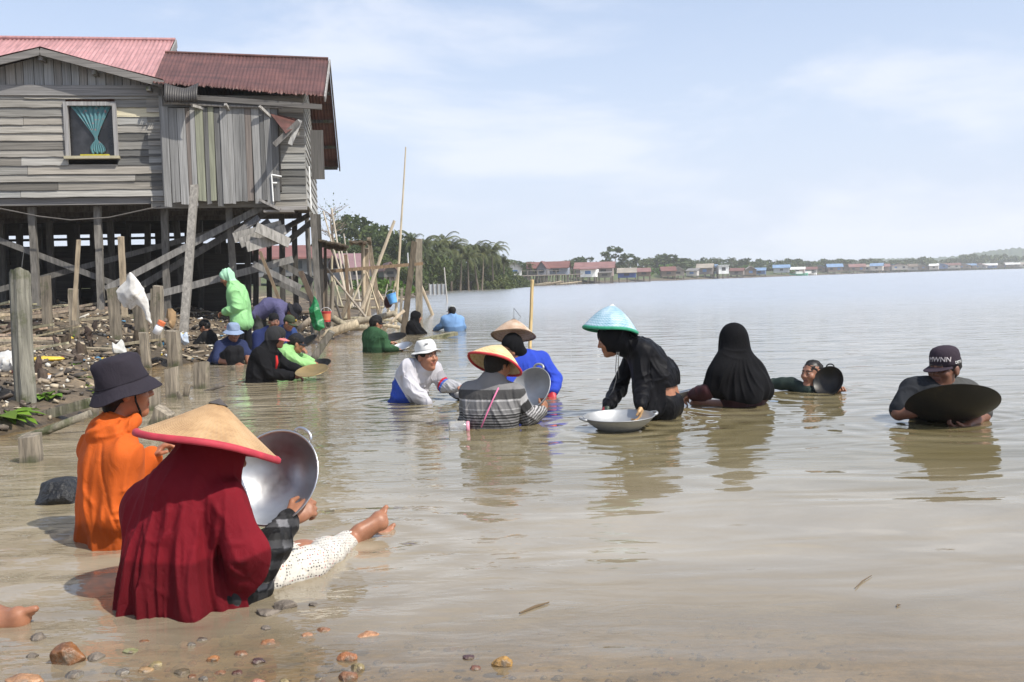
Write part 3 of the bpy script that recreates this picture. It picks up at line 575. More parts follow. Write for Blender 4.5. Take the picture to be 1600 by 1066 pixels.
CROWN = [crown_mesh('crown', 3.6, 3.6, 2.7, 26, 5200, 0.24, 1), crown_mesh('crown', 3.0, 3.2, 3.2, 22, 4400, 0.24, 2), crown_mesh('crown', 4.2, 4.0, 2.4, 30, 5200, 0.25, 3), crown_mesh('crown', 2.2, 2.2, 3.0, 16, 2800, 0.22, 4, -0.7)]
CROWNF = [crown_mesh('crown', 3.4, 3.4, 2.7, 14, 700, 0.5, 5, -0.5), crown_mesh('crown', 2.6, 2.6, 3.1, 12, 600, 0.5, 6, -0.6)]
for me in CROWN + CROWNF: me.materials.append(M['leaf'])
TRUNK = [trunk_mesh('trunk', 4.5, 0.28, k, 7, 2.2) for k in range(3)]; TALLT = trunk_mesh('trunk', 9.0, 0.25, 9, 8, 1.2)
for me in TRUNK + [TALLT]: me.materials.append(M['bark'])
PALM = [palm_crown('frond_crown', 22, 3.4, 1), palm_crown('frond_crown', 26, 3.6, 2), palm_crown('frond_crown', 18, 3.0, 3)]
for me in PALM: me.materials.append(M['palm'])
def palm_trunk(seed, h=6.0):
    rr = random.Random(seed); mb = MB(); bx = rr.uniform(-0.8, 0.8)
    mb.tube([Vector((bx * (1 - u) ** 2 * 1.2, 0, u * h - (0.6 if u == 0 else 0))) for u in (0, .2, .4, .6, .8, 1)], [0.22, 0.18, 0.15, 0.14, 0.13, 0.12], 7, jit=0.05, rng=rr); me = mb.mesh('trunk'); me.materials.append(M['bark']); return me
PTRUNK = [palm_trunk(1), palm_trunk(2), palm_trunk(3)]
def far_pt(px, d):
    r = ray(px, 440); r = Vector((r.x, r.y, 0)) / r.y; return r * d
def tree(px, top, d, label, kind='tree', rad=None, group='trees on the far bank', name=None):
    """a tree whose top reaches pixel row 'top' at column px, d metres away"""
    p = far_pt(px, d); zt = P(px, top, d).z; g = gz(p.x, p.y); h = zt - g; r_ = random.Random(int(px * 7 + d))
    root = empty(name or ('palm_tree' if kind == 'palm' else 'broadleaf_tree'), (p.x, p.y, g), r_.uniform(0, 6.28), label, 'palm' if kind == 'palm' else 'tree', group)
    if kind == 'palm':
        t = link('trunk', r_.choice(PTRUNK), None, root); c = link('frond_crown', r_.choice(PALM), None, root); k = max(0.6, min(0.95, h / 9.0)); hc = max(h - 2.0 * k, 1.5)
        t.scale = (k, k, hc / 6.0); c.location = (0, 0, hc); c.scale = (k, k, k)
    else:
        far = d > 230; me = r_.choice(CROWNF if far else CROWN[:3]); rad = rad or h * 0.42
        if kind == 'tall': me = (CROWNF[1] if far else CROWN[3])
        ext = 2.9 * 1.15; k = rad / 3.6; kz = min(k * 1.25, (h * 0.72) / (2 * ext) * 2.0)
        if kind == 'tall': kz = h * 0.30 / 3.2
        c = link('crown', me, None, root); c.location = (0, 0, h - kz * ext * 0.98); c.scale = (k, k, kz); c.rotation_euler = (0, 0, r_.uniform(0, 6))
        t = link('trunk', TALLT if kind == 'tall' else r_.choice(TRUNK), None, root); s = (h - kz * ext * 0.7) / (9.0 if kind == 'tall' else 4.5); t.scale = (max(s, .4), max(s, .4), max(s, .3))
    return root
# wood on the left, about 95-150 m away
dl = ['big dome crowned dark tree rising above the wood behind the bamboo poles', 'dark bushy broadleaf tree in the wood beyond the bamboo poles', 'dark broadleaf tree at the foot of the palm wood']
tree(567, 338, 118, dl[0], rad=6.0)
for px, top, d, rad in ((528, 372, 100, 4.2), (600, 362, 112, 4.0), (630, 368, 104, 4.5), (512, 380, 92, 4), (548, 385, 96, 4.0), (590, 392, 98, 4.2), (655, 378, 112, 4.4)):
    tree(px, top, d, dl[1], rad=rad * 0.8)
for px, top, d, rad in ((690, 392, 134, 5.0), (722, 396, 136, 5.0), (748, 393, 138, 6.0), (775, 398, 142, 5.6), (700, 410, 128, 3.6), (760, 412, 132, 4.2), (672, 404, 118, 4.0), (735, 415, 130, 3.4), (790, 412, 150, 4.0), (810, 424, 156, 3.4), (640, 412, 112, 3.6), (612, 415, 108, 3.4)):
    tree(px, top + (4 if px > 740 else 0), d, dl[2], rad=rad * 0.66)
pl = 'coconut palm standing above the dark trees of the wood'
for px, top, d in ((646, 360, 116), (662, 370, 122), (684, 378, 130), (706, 372, 134), (722, 382, 138), (742, 378, 140), (756, 380, 140), (770, 379, 144), (676, 394, 124), (732, 392, 134), (694, 366, 140), (788, 400, 150), (764, 390, 148)): tree(px, top - 5, d - 14, pl, 'palm', group='coconut palms of the wood')
tree(828, 408, 190, 'lone short coconut palm beside the red roofed shore houses', 'palm'); 
for px, top, d, k, rad in ((890, 404, 235, 'palm', 0), (904, 402, 240, 'tree', 5), (914, 401, 240, 'tree', 4.6), (962, 385, 255, 'tall', 4.6), (982, 397, 262, 'tall', 4.0), (870, 414, 230, 'tree', 4), (935, 412, 255, 'tree', 5), (1005, 405, 280, 'palm', 0), (1017, 402, 285, 'palm', 0), (948, 405, 258, 'tree', 5),
    (996, 408, 275, 'tree', 6), (1028, 398, 300, 'tree', 9), (1048, 398, 300, 'tree', 10), (1066, 407, 305, 'tree', 8), (1085, 410, 320, 'palm', 0), (1098, 409, 325, 'tree', 6), (1108, 404, 330, 'palm', 0), (1120, 401, 335, 'palm', 0), (1143, 401, 345, 'palm', 0), (1155, 403, 350, 'tree', 8), (1166, 407, 350, 'tree', 7), (1137, 410, 345, 'tree', 7),
    (1180, 409, 360, 'palm', 0), (1192, 410, 365, 'palm', 0), (1205, 408, 370, 'tree', 8), (1217, 405, 372, 'palm', 0), (1252, 405, 400, 'tree', 8), (1270, 408, 410, 'palm', 0), (1278, 408, 415, 'palm', 0), (1316, 405, 440, 'tree', 9), (1338, 406, 450, 'palm', 0), (1352, 408, 455, 'tree', 9), (1362, 402, 460, 'palm', 0), (1300, 410, 430, 'tree', 8), (1385, 409, 480, 'tree', 9),
    (1420, 405, 520, 'tree', 10), (1445, 402, 540, 'tree', 9), (1467, 408, 560, 'tree', 11), (1490, 404, 600, 'tree', 12), (1516, 397, 620, 'tall', 9), (1532, 398, 640, 'tree', 12), (1565, 402, 640, 'tree', 13), (1590, 399, 700, 'tree', 14), (1230, 411, 385, 'tree', 7), (1404, 408, 500, 'tree', 9)):
    tree(px, top, d + (50 if d > 380 else 25), {'palm': 'hazy coconut palm rising behind the far waterside houses', 'tall': 'slender tall tree with tufted crown standing clear of the far houses', 'tree': 'hazy round tree among the far waterside houses'}[k], k, rad or None, {'palm': 'palms along the far bank', 'tall': 'tall slender trees on the far bank', 'tree': 'round trees along the far bank'}[k])
for i in range(72):                                                  # the low green line behind the far houses
    px = 792 + i * 11.4 + nrng.uniform(-4, 4); top = float(np.interp(px, (790, 850, 960, 1040, 1150, 1250, 1400, 1500, 1600), (404, 411, 407, 401, 404, 406, 405, 401, 396))) + nrng.uniform(-3, 5); d = float(np.interp(px, (790, 900, 1000, 1250, 1600), (185, 262, 310, 440, 690))) + nrng.uniform(0, 20)
    tree(px, top, d, 'small hazy green tree in the low continuous line behind the far houses', 'palm' if nrng.random() < 0.22 else 'tree', d * 0.013 * nrng.uniform(.8, 1.3), group='low green tree line behind the far houses')
# bare tree beside the house
p = far_pt(522, 85); bt = empty('bare_tree', (p.x, p.y, gz(p.x, p.y)), 0, 'nearly leafless pale tree just right of the stilt house', 'tree'); zt = P(522, 328, 85).z - gz(p.x, p.y)
mb = MB(); rr_ = random.Random(4); mb.tube([(0, 0, -.5), (0.1, 0, zt * .5), (-.1, 0, zt * 0.8), (0, 0, zt)], [0.16, 0.12, 0.08, 0.02], 6, (1.6, 1.5, 1.4))
for i in range(26):
    z = zt * rr_.uniform(0.55, 0.95); a = rr_.uniform(0, 6.28); L = rr_.uniform(0.6, 1.5); q = Vector((math.cos(a) * L, math.sin(a) * L, z + L * 0.6)); b0 = Vector((0, 0, z)); mb.tube([b0, b0.lerp(q, .5) + Vector((0, 0, .1)), q], [0.05, 0.03, 0.01], 4, (1.6, 1.5, 1.4))
    for j in range(2): e = q + Vector((rr_.uniform(-.5, .5), rr_.uniform(-.5, .5), rr_.uniform(0, .5))); mb.tube([b0.lerp(q, .6), e], [0.02, 0.008], 4, (1.6, 1.5, 1.4))
mb.build('trunk', M['bark'], bt)
cen = nrng.normal(size=(160, 3)) * np.array([0.8, 0.8, 0.7]) + np.array([0, 0, zt * 0.92]); V, Fc = leaf_quads(cen, 0.10); link('crown', np_mesh('crown', V, Fc, np.full((len(V), 3), 1.4)), M['leaf'], bt)
# shrubs and grass at the far foot of the bank
def shrub(px, py, d, r, label, mat_='leaf_light'):
    p = far_pt(px, d); me = crown_mesh('bush', r, r, r * 0.8, 9, 500, r * 0.12, int(px), -0.2); o = link('bush', me, M[mat_]); o.location = (p.x, p.y, gz(p.x, p.y) + r * 0.2); tag(o, label, 'bush', 'bushes at the foot of the far bank')
for px, d, r in ((575, 66, 1.0), (590, 64, 1.0), (605, 66, 1.0), (622, 70, 1.0), (640, 74, 0.9)): shrub(px, 0, d, r, 'bright green low bush behind the bamboo poles')
for px, d, r in ((906, 226, 2.0), (930, 238, 1.8), (1040, 285, 3.0), (1025, 280, 2.5), (1160, 340, 3.0), (1230, 385, 2.5), (1010, 272, 2.0), (1245, 390, 2.5)): shrub(px, 0, d, r, 'green bush on the low bank by the far houses')
# hills behind the far right shore
def hills(name, pts, d, label, seed):
    rg = np.random.default_rng(seed); n = 240; xs = np.linspace(pts[0][0], pts[-1][0], n); ys = np.interp(xs, [p[0] for p in pts], [p[1] for p in pts]); V = []; d = float(d)
    for i in range(n):
        p = far_pt(xs[i], d); zt = P(xs[i], ys[i], d).z + rg.uniform(-1, 1) * d * 0.0010
        for j, (back, f) in enumerate(((-0.12, 0.0), (-0.05, 0.6), (0, 1.0), (0.08, 0.9), (0.2, 0.0))): V.append((p.x * (1 + back), p.y * (1 + back), (zt * f if f else -0.5) + (rg.uniform(-1, 1) * d * 0.0008 if 0 < f < 1 else 0)))
    o = link(name, np_mesh(name, V, grid_faces(n, 5), np.ones((len(V), 3))), M['leaf'], smooth=False); tag(o, label, 'hills', kind='structure')
hills('hills', [(1150, 418), (1200, 412), (1260, 409), (1330, 408), (1380, 404), (1430, 404), (1480, 402), (1520, 396), (1560, 390), (1590, 388), (1640, 384), (1800, 388)], 1150, 'blue hazy wooded hills behind the far right shore', 3)
hills('hills', [(990, 425), (1060, 417), (1200, 413), (1330, 411), (1420, 409), (1540, 408), (1650, 404)], 850, 'hazy low wood behind the far waterside houses', 4)
# ---- far houses on the water's edge
M['fh'] = mat('far_paint', (1, 1, 1), 0.8, 0.3, (0.6, 0.6, 0.6), bmp=0.0)
M['fr'] = mat('far_roofing', (1, 1, 1), 0.7, 0.35, (0.5, 0.5, 0.5), bmp=0.0)
def far_house(px, base, wpx, d, wall, roof, h=2.6, rise=1.3, label='', name='shore_house', group='houses along the far shore', gable=False, stilt=1.2, mono=False, rz=None, flat=False):
    p = far_pt(px, d); z0 = max(P(px, base, d).z, 0.6); wd = wpx / FPX * d; dp = min(max(5.0, wd * 0.7), 9.0); rr = random.Random(int(px * 3 + d)); h *= 0.62 if d > 150 else 1; rise *= 0.66 if d > 150 else 1
    root = empty(name, (p.x, p.y + dp / 2, 0), -math.atan2(p.x, p.y) + (rr.uniform(-.15, .15) if rz is None else rz), label, 'house', group)
    mb = MB(); x = wd / 2 * 0.92
    if gable and not flat: 
        mb.box((-x, -dp / 2, z0), (x, dp / 2, z0 + h), wall); mb.add([(-x, -dp / 2 - .01, z0 + h), (x, -dp / 2 - .01, z0 + h), (0, -dp / 2 - .01, z0 + h + rise * .92)], [(0, 1, 2)], wall)
    else: mb.box((-x, -dp / 2, z0), (x, dp / 2, z0 + h), wall)
    wl_ = mb.build('wall', M['fh'], root)
    mb = MB(); X_, Yd = wd / 2 * 1.04, dp / 2 + 0.5; zt = z0 + h; th = 0.12
    if flat: mb.box((-X_, -Yd, zt + .002), (X_, Yd, zt + 0.18), roof)
    elif mono: mb.add([(-X_, -Yd, zt - .1), (X_, -Yd, zt - .1), (X_, Yd, zt + rise), (-X_, Yd, zt + rise), (-X_, -Yd, zt + .05), (X_, -Yd, zt + .05), (X_, Yd, zt + rise + .15), (-X_, Yd, zt + rise + .15)], [(3, 2, 1, 0), (4, 5, 6, 7), (0, 1, 5, 4), (1, 2, 6, 5), (2, 3, 7, 6), (3, 0, 4, 7)], roof)
    elif gable: 
        for sg in (-1, 1): mb.add([(sg * X_, -Yd, zt - .15), (0, -Yd, zt + rise), (0, Yd, zt + rise), (sg * X_, Yd, zt - .15), (sg * X_, -Yd, zt - .15 + th), (0, -Yd, zt + rise + th), (0, Yd, zt + rise + th), (sg * X_, Yd, zt - .15 + th)], [(0, 1, 2, 3), (7, 6, 5, 4), (0, 4, 5, 1), (3, 2, 6, 7), (0, 3, 7, 4)], roof)
    else:
        for sg in (-1, 1): mb.add([(-X_, sg * Yd, zt - .15), (-X_, 0, zt + rise), (X_, 0, zt + rise), (X_, sg * Yd, zt - .15), (-X_, sg * Yd, zt - .15 + th), (-X_, 0, zt + rise + th), (X_, 0, zt + rise + th), (X_, sg * Yd, zt - .15 + th)], [(0, 1, 2, 3), (7, 6, 5, 4), (0, 4, 5, 1), (3, 2, 6, 7), (0, 3, 7, 4)], roof)
    mb.build('roof', M['fr'], root)
    n = max(3, int(wd / 2.2))
    for i in range(n):
        for yy in (-dp / 2 + .1, 0.2):
            xx = -x + 0.15 + (2 * x - 0.3) * i / (n - 1); q = root.location; g = min(gz(q.x + xx, q.y + yy), 0.4) - 0.9
            mb = MB(); mb.box((xx - .11, yy - .11, g), (xx + .11, yy + .11, z0), (0.12, 0.1, 0.085)); mb.build('stilt', M['fh'], root)
    nw = max(1, int(wd / 3.2))
    for i in range(nw):
        xx = -x + 2 * x * (i + 0.5) / nw; hh_ = h * 0.42; w2 = min(0.6, x / nw * 0.5)
        mb = MB(); mb.box((xx - w2, -dp / 2 - .04, z0 + h * 0.38), (xx + w2, -dp / 2 + .02, z0 + h * 0.38 + hh_), (0.05, 0.055, 0.06) if rr.random() < 0.75 else (0.1, 0.2, 0.4)); mb.build('window', M['fh'], root)
    return root
RED, RED2, GRY, TAN, BLU, WHT, DRK, BRN = (0.17, 0.075, 0.065), (0.23, 0.12, 0.11), (0.20, 0.19, 0.18), (0.31, 0.27, 0.22), (0.17, 0.27, 0.42), (0.62, 0.62, 0.6), (0.09, 0.085, 0.08), (0.17, 0.13, 0.10)
FH = [  # px, base row, width px, distance, wall, roof, wall height, rise, label, options
 (803, 432, 26, 168, WHT, GRY, 2.2, 1.6, 'small pale gabled house beside the dark trees at the start of the boardwalk', dict(gable=True)),
 (772, 432, 40, 164, (0.2, 0.19, 0.17), (0.14, 0.13, 0.10), 2.2, 1.2, 'low mossy roofed house under the dark trees behind the boardwalk', {}),
 (838, 431, 28, 190, (0.22, 0.2, 0.2), RED, 2.4, 1.7, 'red roofed house nearest the wood behind the boardwalk', {}),
 (850, 431, 16, 186, (0.2, 0.2, 0.22), RED, 2.4, 1.9, 'red gabled porch between two long red roofed houses', dict(gable=True)),
 (872, 430, 40, 192, (0.24, 0.27, 0.32), RED, 2.4, 1.8, 'long red roofed house with shaded veranda behind the boardwalk', {}),
 (932, 432, 62, 212, (0.30, 0.24, 0.22), RED2, 3.0, 1.9, 'big faded red roofed shed behind the white walled building', {}),
 (923, 433, 26, 205, (0.80, 0.80, 0.77), RED2, 2.7, 0.7, 'white walled building under a faded red roof on the grassy point', dict(mono=True)),
 (947, 434, 22, 208, (0.18, 0.17, 0.155), GRY, 1.8, 0.3, 'grey plank shed right of the white walled building', dict(mono=True)),
 (982, 434, 30, 222, (0.06, 0.10, 0.28), TAN, 2.0, 1.4, 'tan roofed house with deep blue front on the shore', {}),
 (1008, 432, 22, 240, BRN, RED2, 2.0, 1.2, 'low faded red house between the blue fronted house and a big tree', {}),
 (1046, 432, 24, 270, BRN, RED, 2.6, 1.6, 'brown house with dull red roof below the big round tree', {}),
 (1062, 431, 20, 272, (0.28, 0.25, 0.21), TAN, 2.4, 1.6, 'pale gabled house right of the dull red one', dict(gable=True)),
 (1085, 431, 18, 290, (0.45, 0.43, 0.40), GRY, 2.4, 1.0, 'small grey house on stilts with white front', dict(mono=True)),
 (1105, 429, 26, 300, (0.2, 0.17, 0.15), TAN, 3.4, 1.8, 'two storey brown house with tan roof', {}),
 (1118, 428, 12, 305, (0.4, 0.5, 0.6), BLU, 3.6, 1.0, 'small blue topped house beside the white block', {}),
 (1132, 428, 17, 300, (0.78, 0.79, 0.78), (0.6, 0.65, 0.66), 4.2, 0.3, 'tall white block house standing over the shore', dict(flat=True)),
 (1155, 430, 22, 320, (0.2, 0.17, 0.15), RED, 2.4, 1.2, 'low rust roofed house right of the white block', {}),
 (1175, 430, 18, 330, BRN, (0.3, 0.25, 0.22), 3.0, 1.8, 'brown hut with tall tan roof at the shore', dict(gable=True)),
 (1190, 429, 20, 335, (0.1, 0.16, 0.3), BLU, 2.4, 1.2, 'blue walled cabin among the brown shore huts', {}),
 (1224, 426, 26, 365, (0.40, 0.42, 0.44), BLU, 3.0, 1.6, 'long house with light blue roof on the green bank', {}),
 (1250, 427, 22, 385, (0.5, 0.38, 0.33), (0.75, 0.75, 0.72), 2.6, 1.2, 'white roofed house next to a moored green boat', {}),
]
for f in FH: far_house(*f[:8], label=f[8], **f[9])
rr_ = random.Random(77); px = 1268.0; i = 0
cols = [('blue', BLU), ('rust red', RED2), ('brown', BRN), ('tan', TAN), ('grey', GRY), ('dull red', RED), ('white', (0.65, 0.65, 0.63)), ('blue', BLU)]
seen = {}
while px < 1640:
    d = 400 + (px - 1268) * 0.75; wd = rr_.uniform(13, 26); nm, rc = cols[rr_.randrange(len(cols))]; base = 426.5 - (px - 1268) * 0.0262 - rr_.uniform(0, 1.5)
    wn_, wc_ = rr_.choice([('dark brown', BRN), ('grey', (0.3, 0.29, 0.28)), ('blue', (0.1, 0.16, 0.32)), ('pale', (0.5, 0.47, 0.42)), ('brown', (0.22, 0.17, 0.14))])
    far_house(px, base, wd, d + rr_.uniform(0, 25), wc_, rc, rr_.uniform(2.2, 3.7), rr_.uniform(1.1, 2.0), label='distant %s walled shore house with %s roof in the hazy row at right' % (wn_, nm), gable=rr_.random() < 0.35, group='distant hazy houses at the right')
    px += wd * rr_.uniform(0.5, 0.85)
# pinkish-roofed houses seen between the bamboo poles on the near left bank
far_house(538, 437, 48, 72, (0.30, 0.26, 0.26), (0.24, 0.14, 0.15), 0.9, 1.0, label='pink roofed house behind the bamboo poles at left', group='houses behind the bamboo poles', rz=0.3)
far_house(600, 433, 22, 84, (0.16, 0.15, 0.14), (0.19, 0.11, 0.10), 0.6, 0.6, label='small brown gabled hut under the dark trees by the bamboo poles', gable=True, group='houses behind the bamboo poles')
far_house(440, 432, 120, 60, (0.16, 0.16, 0.165), (0.20, 0.09, 0.08), 1.2, 0.7, label='grey walled red roofed house seen beneath the stilt house', group='houses behind the bamboo poles')
# boardwalk on posts along the far bank
bw = empty('boardwalk', (0, 0, 0), 0, 'long dark boardwalk on close set posts along the far brown bank', 'boardwalk')
path = [(650, 435.5, 128), (700, 434.5, 146), (760, 432.5, 166), (820, 431, 180), (905, 428.5, 198)]
pts = [Vector((*far_pt(a, d)[:2], P(a, y, d).z)) for a, y, d in path]
mb = MB()
for a, b in zip(pts[:-1], pts[1:]): mb.bar(a, b, 1.6, 0.18, (0.16, 0.14, 0.12))
mb.build('deck', M['fh'], bw)
for a, b in zip(pts[:-1], pts[1:]):
    mb = MB(); mb.bar(a + Vector((0, 0, .9)), b + Vector((0, 0, .9)), 0.08, 0.1, (0.14, 0.12, 0.1)); mb.build('rail', M['fh'], bw)
for i in range(72):
    u = i / 71 * (len(pts) - 1); k = min(int(u), len(pts) - 2); p = pts[k].lerp(pts[k + 1], u - k); top = 0.95 if i % 3 == 0 else -0.09
    mb = MB(); mb.tube([(p.x, p.y - 0.7, min(gz(p.x, p.y), 1) - 0.5), (p.x + rr_.uniform(-.1, .1), p.y - 0.7, p.z + top)], 0.13, 6, (0.13, 0.115, 0.1)); mb.build('post', M['fh'], bw)
# grey screen in the water and a heap of driftwood below the boardwalk
p0, p1 = W(671, 457), W(697, 455); sc_ = empty('fish_pen', (0, 0, 0), 0, 'pale grey sheet fence standing in the water below the boardwalk', 'fence')
mb = MB(); a, b = P(671, 455, 92), P(697, 454, 92); mb.bar(Vector((a.x, a.y, 0.45)), Vector((b.x, b.y, 0.45)), 0.06, 1.0, (0.42, 0.45, 0.47)); mb.build('panel', M['fh'], sc_)
for k in range(5): q = a.lerp(b, k / 4); mb = MB(); mb.tube([(q.x, q.y - 0.1, -0.8), (q.x, q.y - 0.1, 1.05)], 0.06, 6, (0.2, 0.19, 0.18)); mb.build('post', M['fh'], sc_)
for k in range(16):
    px = rr_.uniform(700, 905); d = np.interp(px, [660, 905], [118, 196]); p = far_pt(px, d); g = gz(p.x, p.y); a = rr_.uniform(-.5, .5); L = rr_.uniform(1.2, 3.0); mb = MB(); s_ = rr_.uniform(0.08, 0.2)
    mb.tube([(p.x - L * math.cos(a), p.y, max(g, 0) + 0.1), (p.x, p.y - .2, max(g, 0) + 0.25 + rr_.uniform(0, .3)), (p.x + L * math.cos(a), p.y, max(g, 0) + rr_.uniform(0.1, 0.9))], [s_, s_ * .9, s_ * .5], 6, jit((0.34, 0.28, 0.21), .2, rr_)); tag(mb.build('driftwood', M['fh']), 'pale driftwood branch stranded on the brown shore below the boardwalk', 'driftwood', 'driftwood on the far shore')
for k, px in enumerate((1248, 1262)):
    mb = MB(); p = far_pt(px, 372 + 6 * k); q = Vector((p.x, p.y, 0.0)); n = 10; vs, fs = [], []
    for i in range(n + 1):
        u = i / n * 2 - 1; w_ = 0.9 * (1 - abs(u) ** 3) + 0.05; sh_ = 0.35 * u * u; vs += [(q.x + u * 3.6, q.y - w_, 0.75 + sh_), (q.x + u * 3.6, q.y, -0.2), (q.x + u * 3.6, q.y + w_, 0.75 + sh_)]
    for i in range(n): a = i * 3; fs += [(a, a + 3, a + 4, a + 1), (a + 1, a + 4, a + 5, a + 2), (a, a + 2, a + 5, a + 3)]
    mb.add(vs, fs, (0.12, 0.42, 0.30) if k == 0 else (0.6, 0.6, 0.6)); root = mb.build('boat', M['fh']); tag(root, 'green hulled boat moored at the far shore' if k == 0 else 'grey white hulled boat moored beside the green boat', 'boat')
    mb = MB(); mb.box((q.x - 1.2, q.y - .5, 0.76), (q.x + 1.4, q.y + .5, 1.7), (0.65, 0.65, 0.62)); mb.build('cabin', M['fh'], root)
# ================================================================ bodies and cloth: smooth round-cone fields meshed by surface nets
def A3(v): return np.array((v[0], v[1], v[2]), np.float64)
class Field:
    def __init__(s, vox): s.vox = vox; s.p = []
    def rc(s, a, b, ra, rb=None, k=0.03, sub=False): s.p.append(('rc', A3(a), A3(b), ra, ra if rb is None else rb, k, sub)); return s
    def el(s, c, r, ax=None, k=0.02, sub=False): s.p.append(('el', A3(c), np.array(r, float), np.eye(3) if ax is None else np.array([A3(a) for a in ax]), 0, k, sub)); return s
    def mesh(s, disp=None, cut=None):
        vox = s.vox; lo = np.full(3, 1e9); hi = -lo; bb = []
        for p in s.p:
            if p[0] == 'rc': m = max(p[3], p[4]); l, h = np.minimum(p[1], p[2]) - m, np.maximum(p[1], p[2]) + m
            else: e = np.sqrt(((p[3] * p[2][:, None]) ** 2).sum(0)); l, h = p[1] - e, p[1] + e
            bb.append((l, h))
            if not p[6]: lo = np.minimum(lo, l); hi = np.maximum(hi, h)
        lo -= 0.05; hi += 0.05; n = np.ceil((hi - lo) / vox).astype(int) + 1
        D = np.full(n, 0.25, np.float32)
        for p, (l, h) in zip(s.p, bb):
            k = p[5]; pad = k + 3 * vox
            i0 = np.clip(np.floor((l - pad - lo) / vox).astype(int), 0, n); i1 = np.clip(np.ceil((h + pad - lo) / vox).astype(int) + 1, 0, n)
            if (i1 <= i0).any(): continue
            g = [lo[q] + vox * np.arange(i0[q], i1[q]) for q in range(3)]
            X = np.stack(np.meshgrid(*g, indexing='ij'), -1).astype(np.float32) - p[1].astype(np.float32)
            if p[0] == 'rc':
                ba = (p[2] - p[1]).astype(np.float32); L = float(ba @ ba) + 1e-9; t = np.clip(X @ ba / L, 0, 1)
                d = np.sqrt(((X - t[..., None] * ba) ** 2).sum(-1)) - (p[3] + (p[4] - p[3]) * t)
            else:
                q = X @ p[3].T.astype(np.float32); r = p[2].astype(np.float32)
                k0 = np.sqrt(((q / r) ** 2).sum(-1)); k1 = np.sqrt(((q / (r * r)) ** 2).sum(-1)) + 1e-9; d = k0 * (k0 - 1) / k1
            sl = tuple(slice(a, b) for a, b in zip(i0, i1)); c = D[sl]
            if p[6]: d = -d; h_ = np.maximum(k - np.abs(c - d), 0) / max(k, 1e-6); D[sl] = np.maximum(c, d) + h_ * h_ * k * 0.25
            else: h_ = np.maximum(k - np.abs(c - d), 0) / max(k, 1e-6); D[sl] = np.minimum(c, d) - h_ * h_ * k * 0.25
        if disp is not None:
            I = np.argwhere(np.abs(D) < 0.05 + 2 * vox)
            D[I[:, 0], I[:, 1], I[:, 2]] += disp(lo + I * vox).astype(np.float32)
        if cut is not None:
            I = np.argwhere(D < 3 * vox)
            D[I[:, 0], I[:, 1], I[:, 2]] = np.maximum(D[I[:, 0], I[:, 1], I[:, 2]], cut(lo + I * vox))
        D[0] = D[-1] = 0.1; D[:, 0] = D[:, -1] = 0.1; D[:, :, 0] = D[:, :, -1] = 0.1
        return nets(D, lo, vox)
def nets(D, lo, vox):
    ins = D < 0; nx, ny, nz = D.shape
    cnt = np.zeros((nx - 1, ny - 1, nz - 1), np.uint8)
    for i in (0, 1):
        for j in (0, 1):
            for k in (0, 1): cnt += ins[i:nx - 1 + i, j:ny - 1 + j, k:nz - 1 + k]
    act = np.argwhere((cnt > 0) & (cnt < 8)); idx = np.full(cnt.shape, -1, np.int32); idx[act[:, 0], act[:, 1], act[:, 2]] = np.arange(len(act))
    sm = np.zeros((len(act), 3)); ct = np.zeros(len(act)); cs = [(i, j, k) for i in (0, 1) for j in (0, 1) for k in (0, 1)]
    val = {c: D[act[:, 0] + c[0], act[:, 1] + c[1], act[:, 2] + c[2]].astype(float) for c in cs}
    for a in cs:
        for ax in range(3):
            if a[ax] == 0:
                b = list(a); b[ax] = 1; b = tuple(b); va, vb = val[a], val[b]; m = (va < 0) != (vb < 0); t = np.where(m, va / np.where(m, va - vb, 1), 0)
                pt = np.array(a, float)[None, :] + np.eye(3)[ax][None, :] * t[:, None]; sm += np.where(m[:, None], pt, 0); ct += m
    V = lo + (act + sm / ct[:, None]) * vox; F = []
    for ax in range(3):
        u, v = (ax + 1) % 3, (ax + 2) % 3
        s0 = [slice(None)] * 3; s1 = [slice(None)] * 3; s0[ax] = slice(0, -1); s1[ax] = slice(1, None)
        a, b = ins[tuple(s0)], ins[tuple(s1)]; E = np.argwhere(a != b)
        E = E[(E[:, u] > 0) & (E[:, v] > 0) & (E[:, u] < D.shape[u] - 1) & (E[:, v] < D.shape[v] - 1)]
        if len(E) == 0: continue
        def at(du, dv): q = E.copy(); q[:, u] -= du; q[:, v] -= dv; return idx[q[:, 0], q[:, 1], q[:, 2]]
        q = np.stack([at(1, 1), at(0, 1), at(0, 0), at(1, 0)], 1); fl = ~a[E[:, 0], E[:, 1], E[:, 2]]; q[fl] = q[fl][:, ::-1]; F.append(q)
    return V, np.concatenate(F)
def wav(P, f, seed, n=5):
    rg = np.random.default_rng(seed); s = 0
    for i in range(n):
        d = rg.normal(size=3); d /= np.linalg.norm(d); e = rg.normal(size=3); e /= np.linalg.norm(e); k = f * rg.uniform(0.7, 1.5)
        s = s + np.sin(P @ d * k + rg.uniform(0, 6) + 1.5 * np.sin(P @ e * k * 0.55 + rg.uniform(0, 6)))
    return s / n * 1.4
def folds(amp, f=38, seed=1, vert=0.5):
    def fn(P):
        Q = P * np.array([1, 1, vert]); a = wav(Q, f * 0.62, seed, 3); b_ = wav(Q + 0.04 * a[:, None], f * 1.25, seed + 5, 3); m = np.clip(0.5 + 0.9 * wav(P, f * 0.28, seed + 2), 0, 1); m2 = np.clip(0.45 + 0.9 * wav(P, f * 0.3, seed + 7), 0, 1)
        return -1.5 * amp * np.exp(-(a / 0.24) ** 2) * m - 0.9 * amp * np.exp(-(b_ / 0.22) ** 2) * m2 + 0.5 * amp * wav(P, f * 0.33, seed + 9) + 0.3 * amp
    return fn
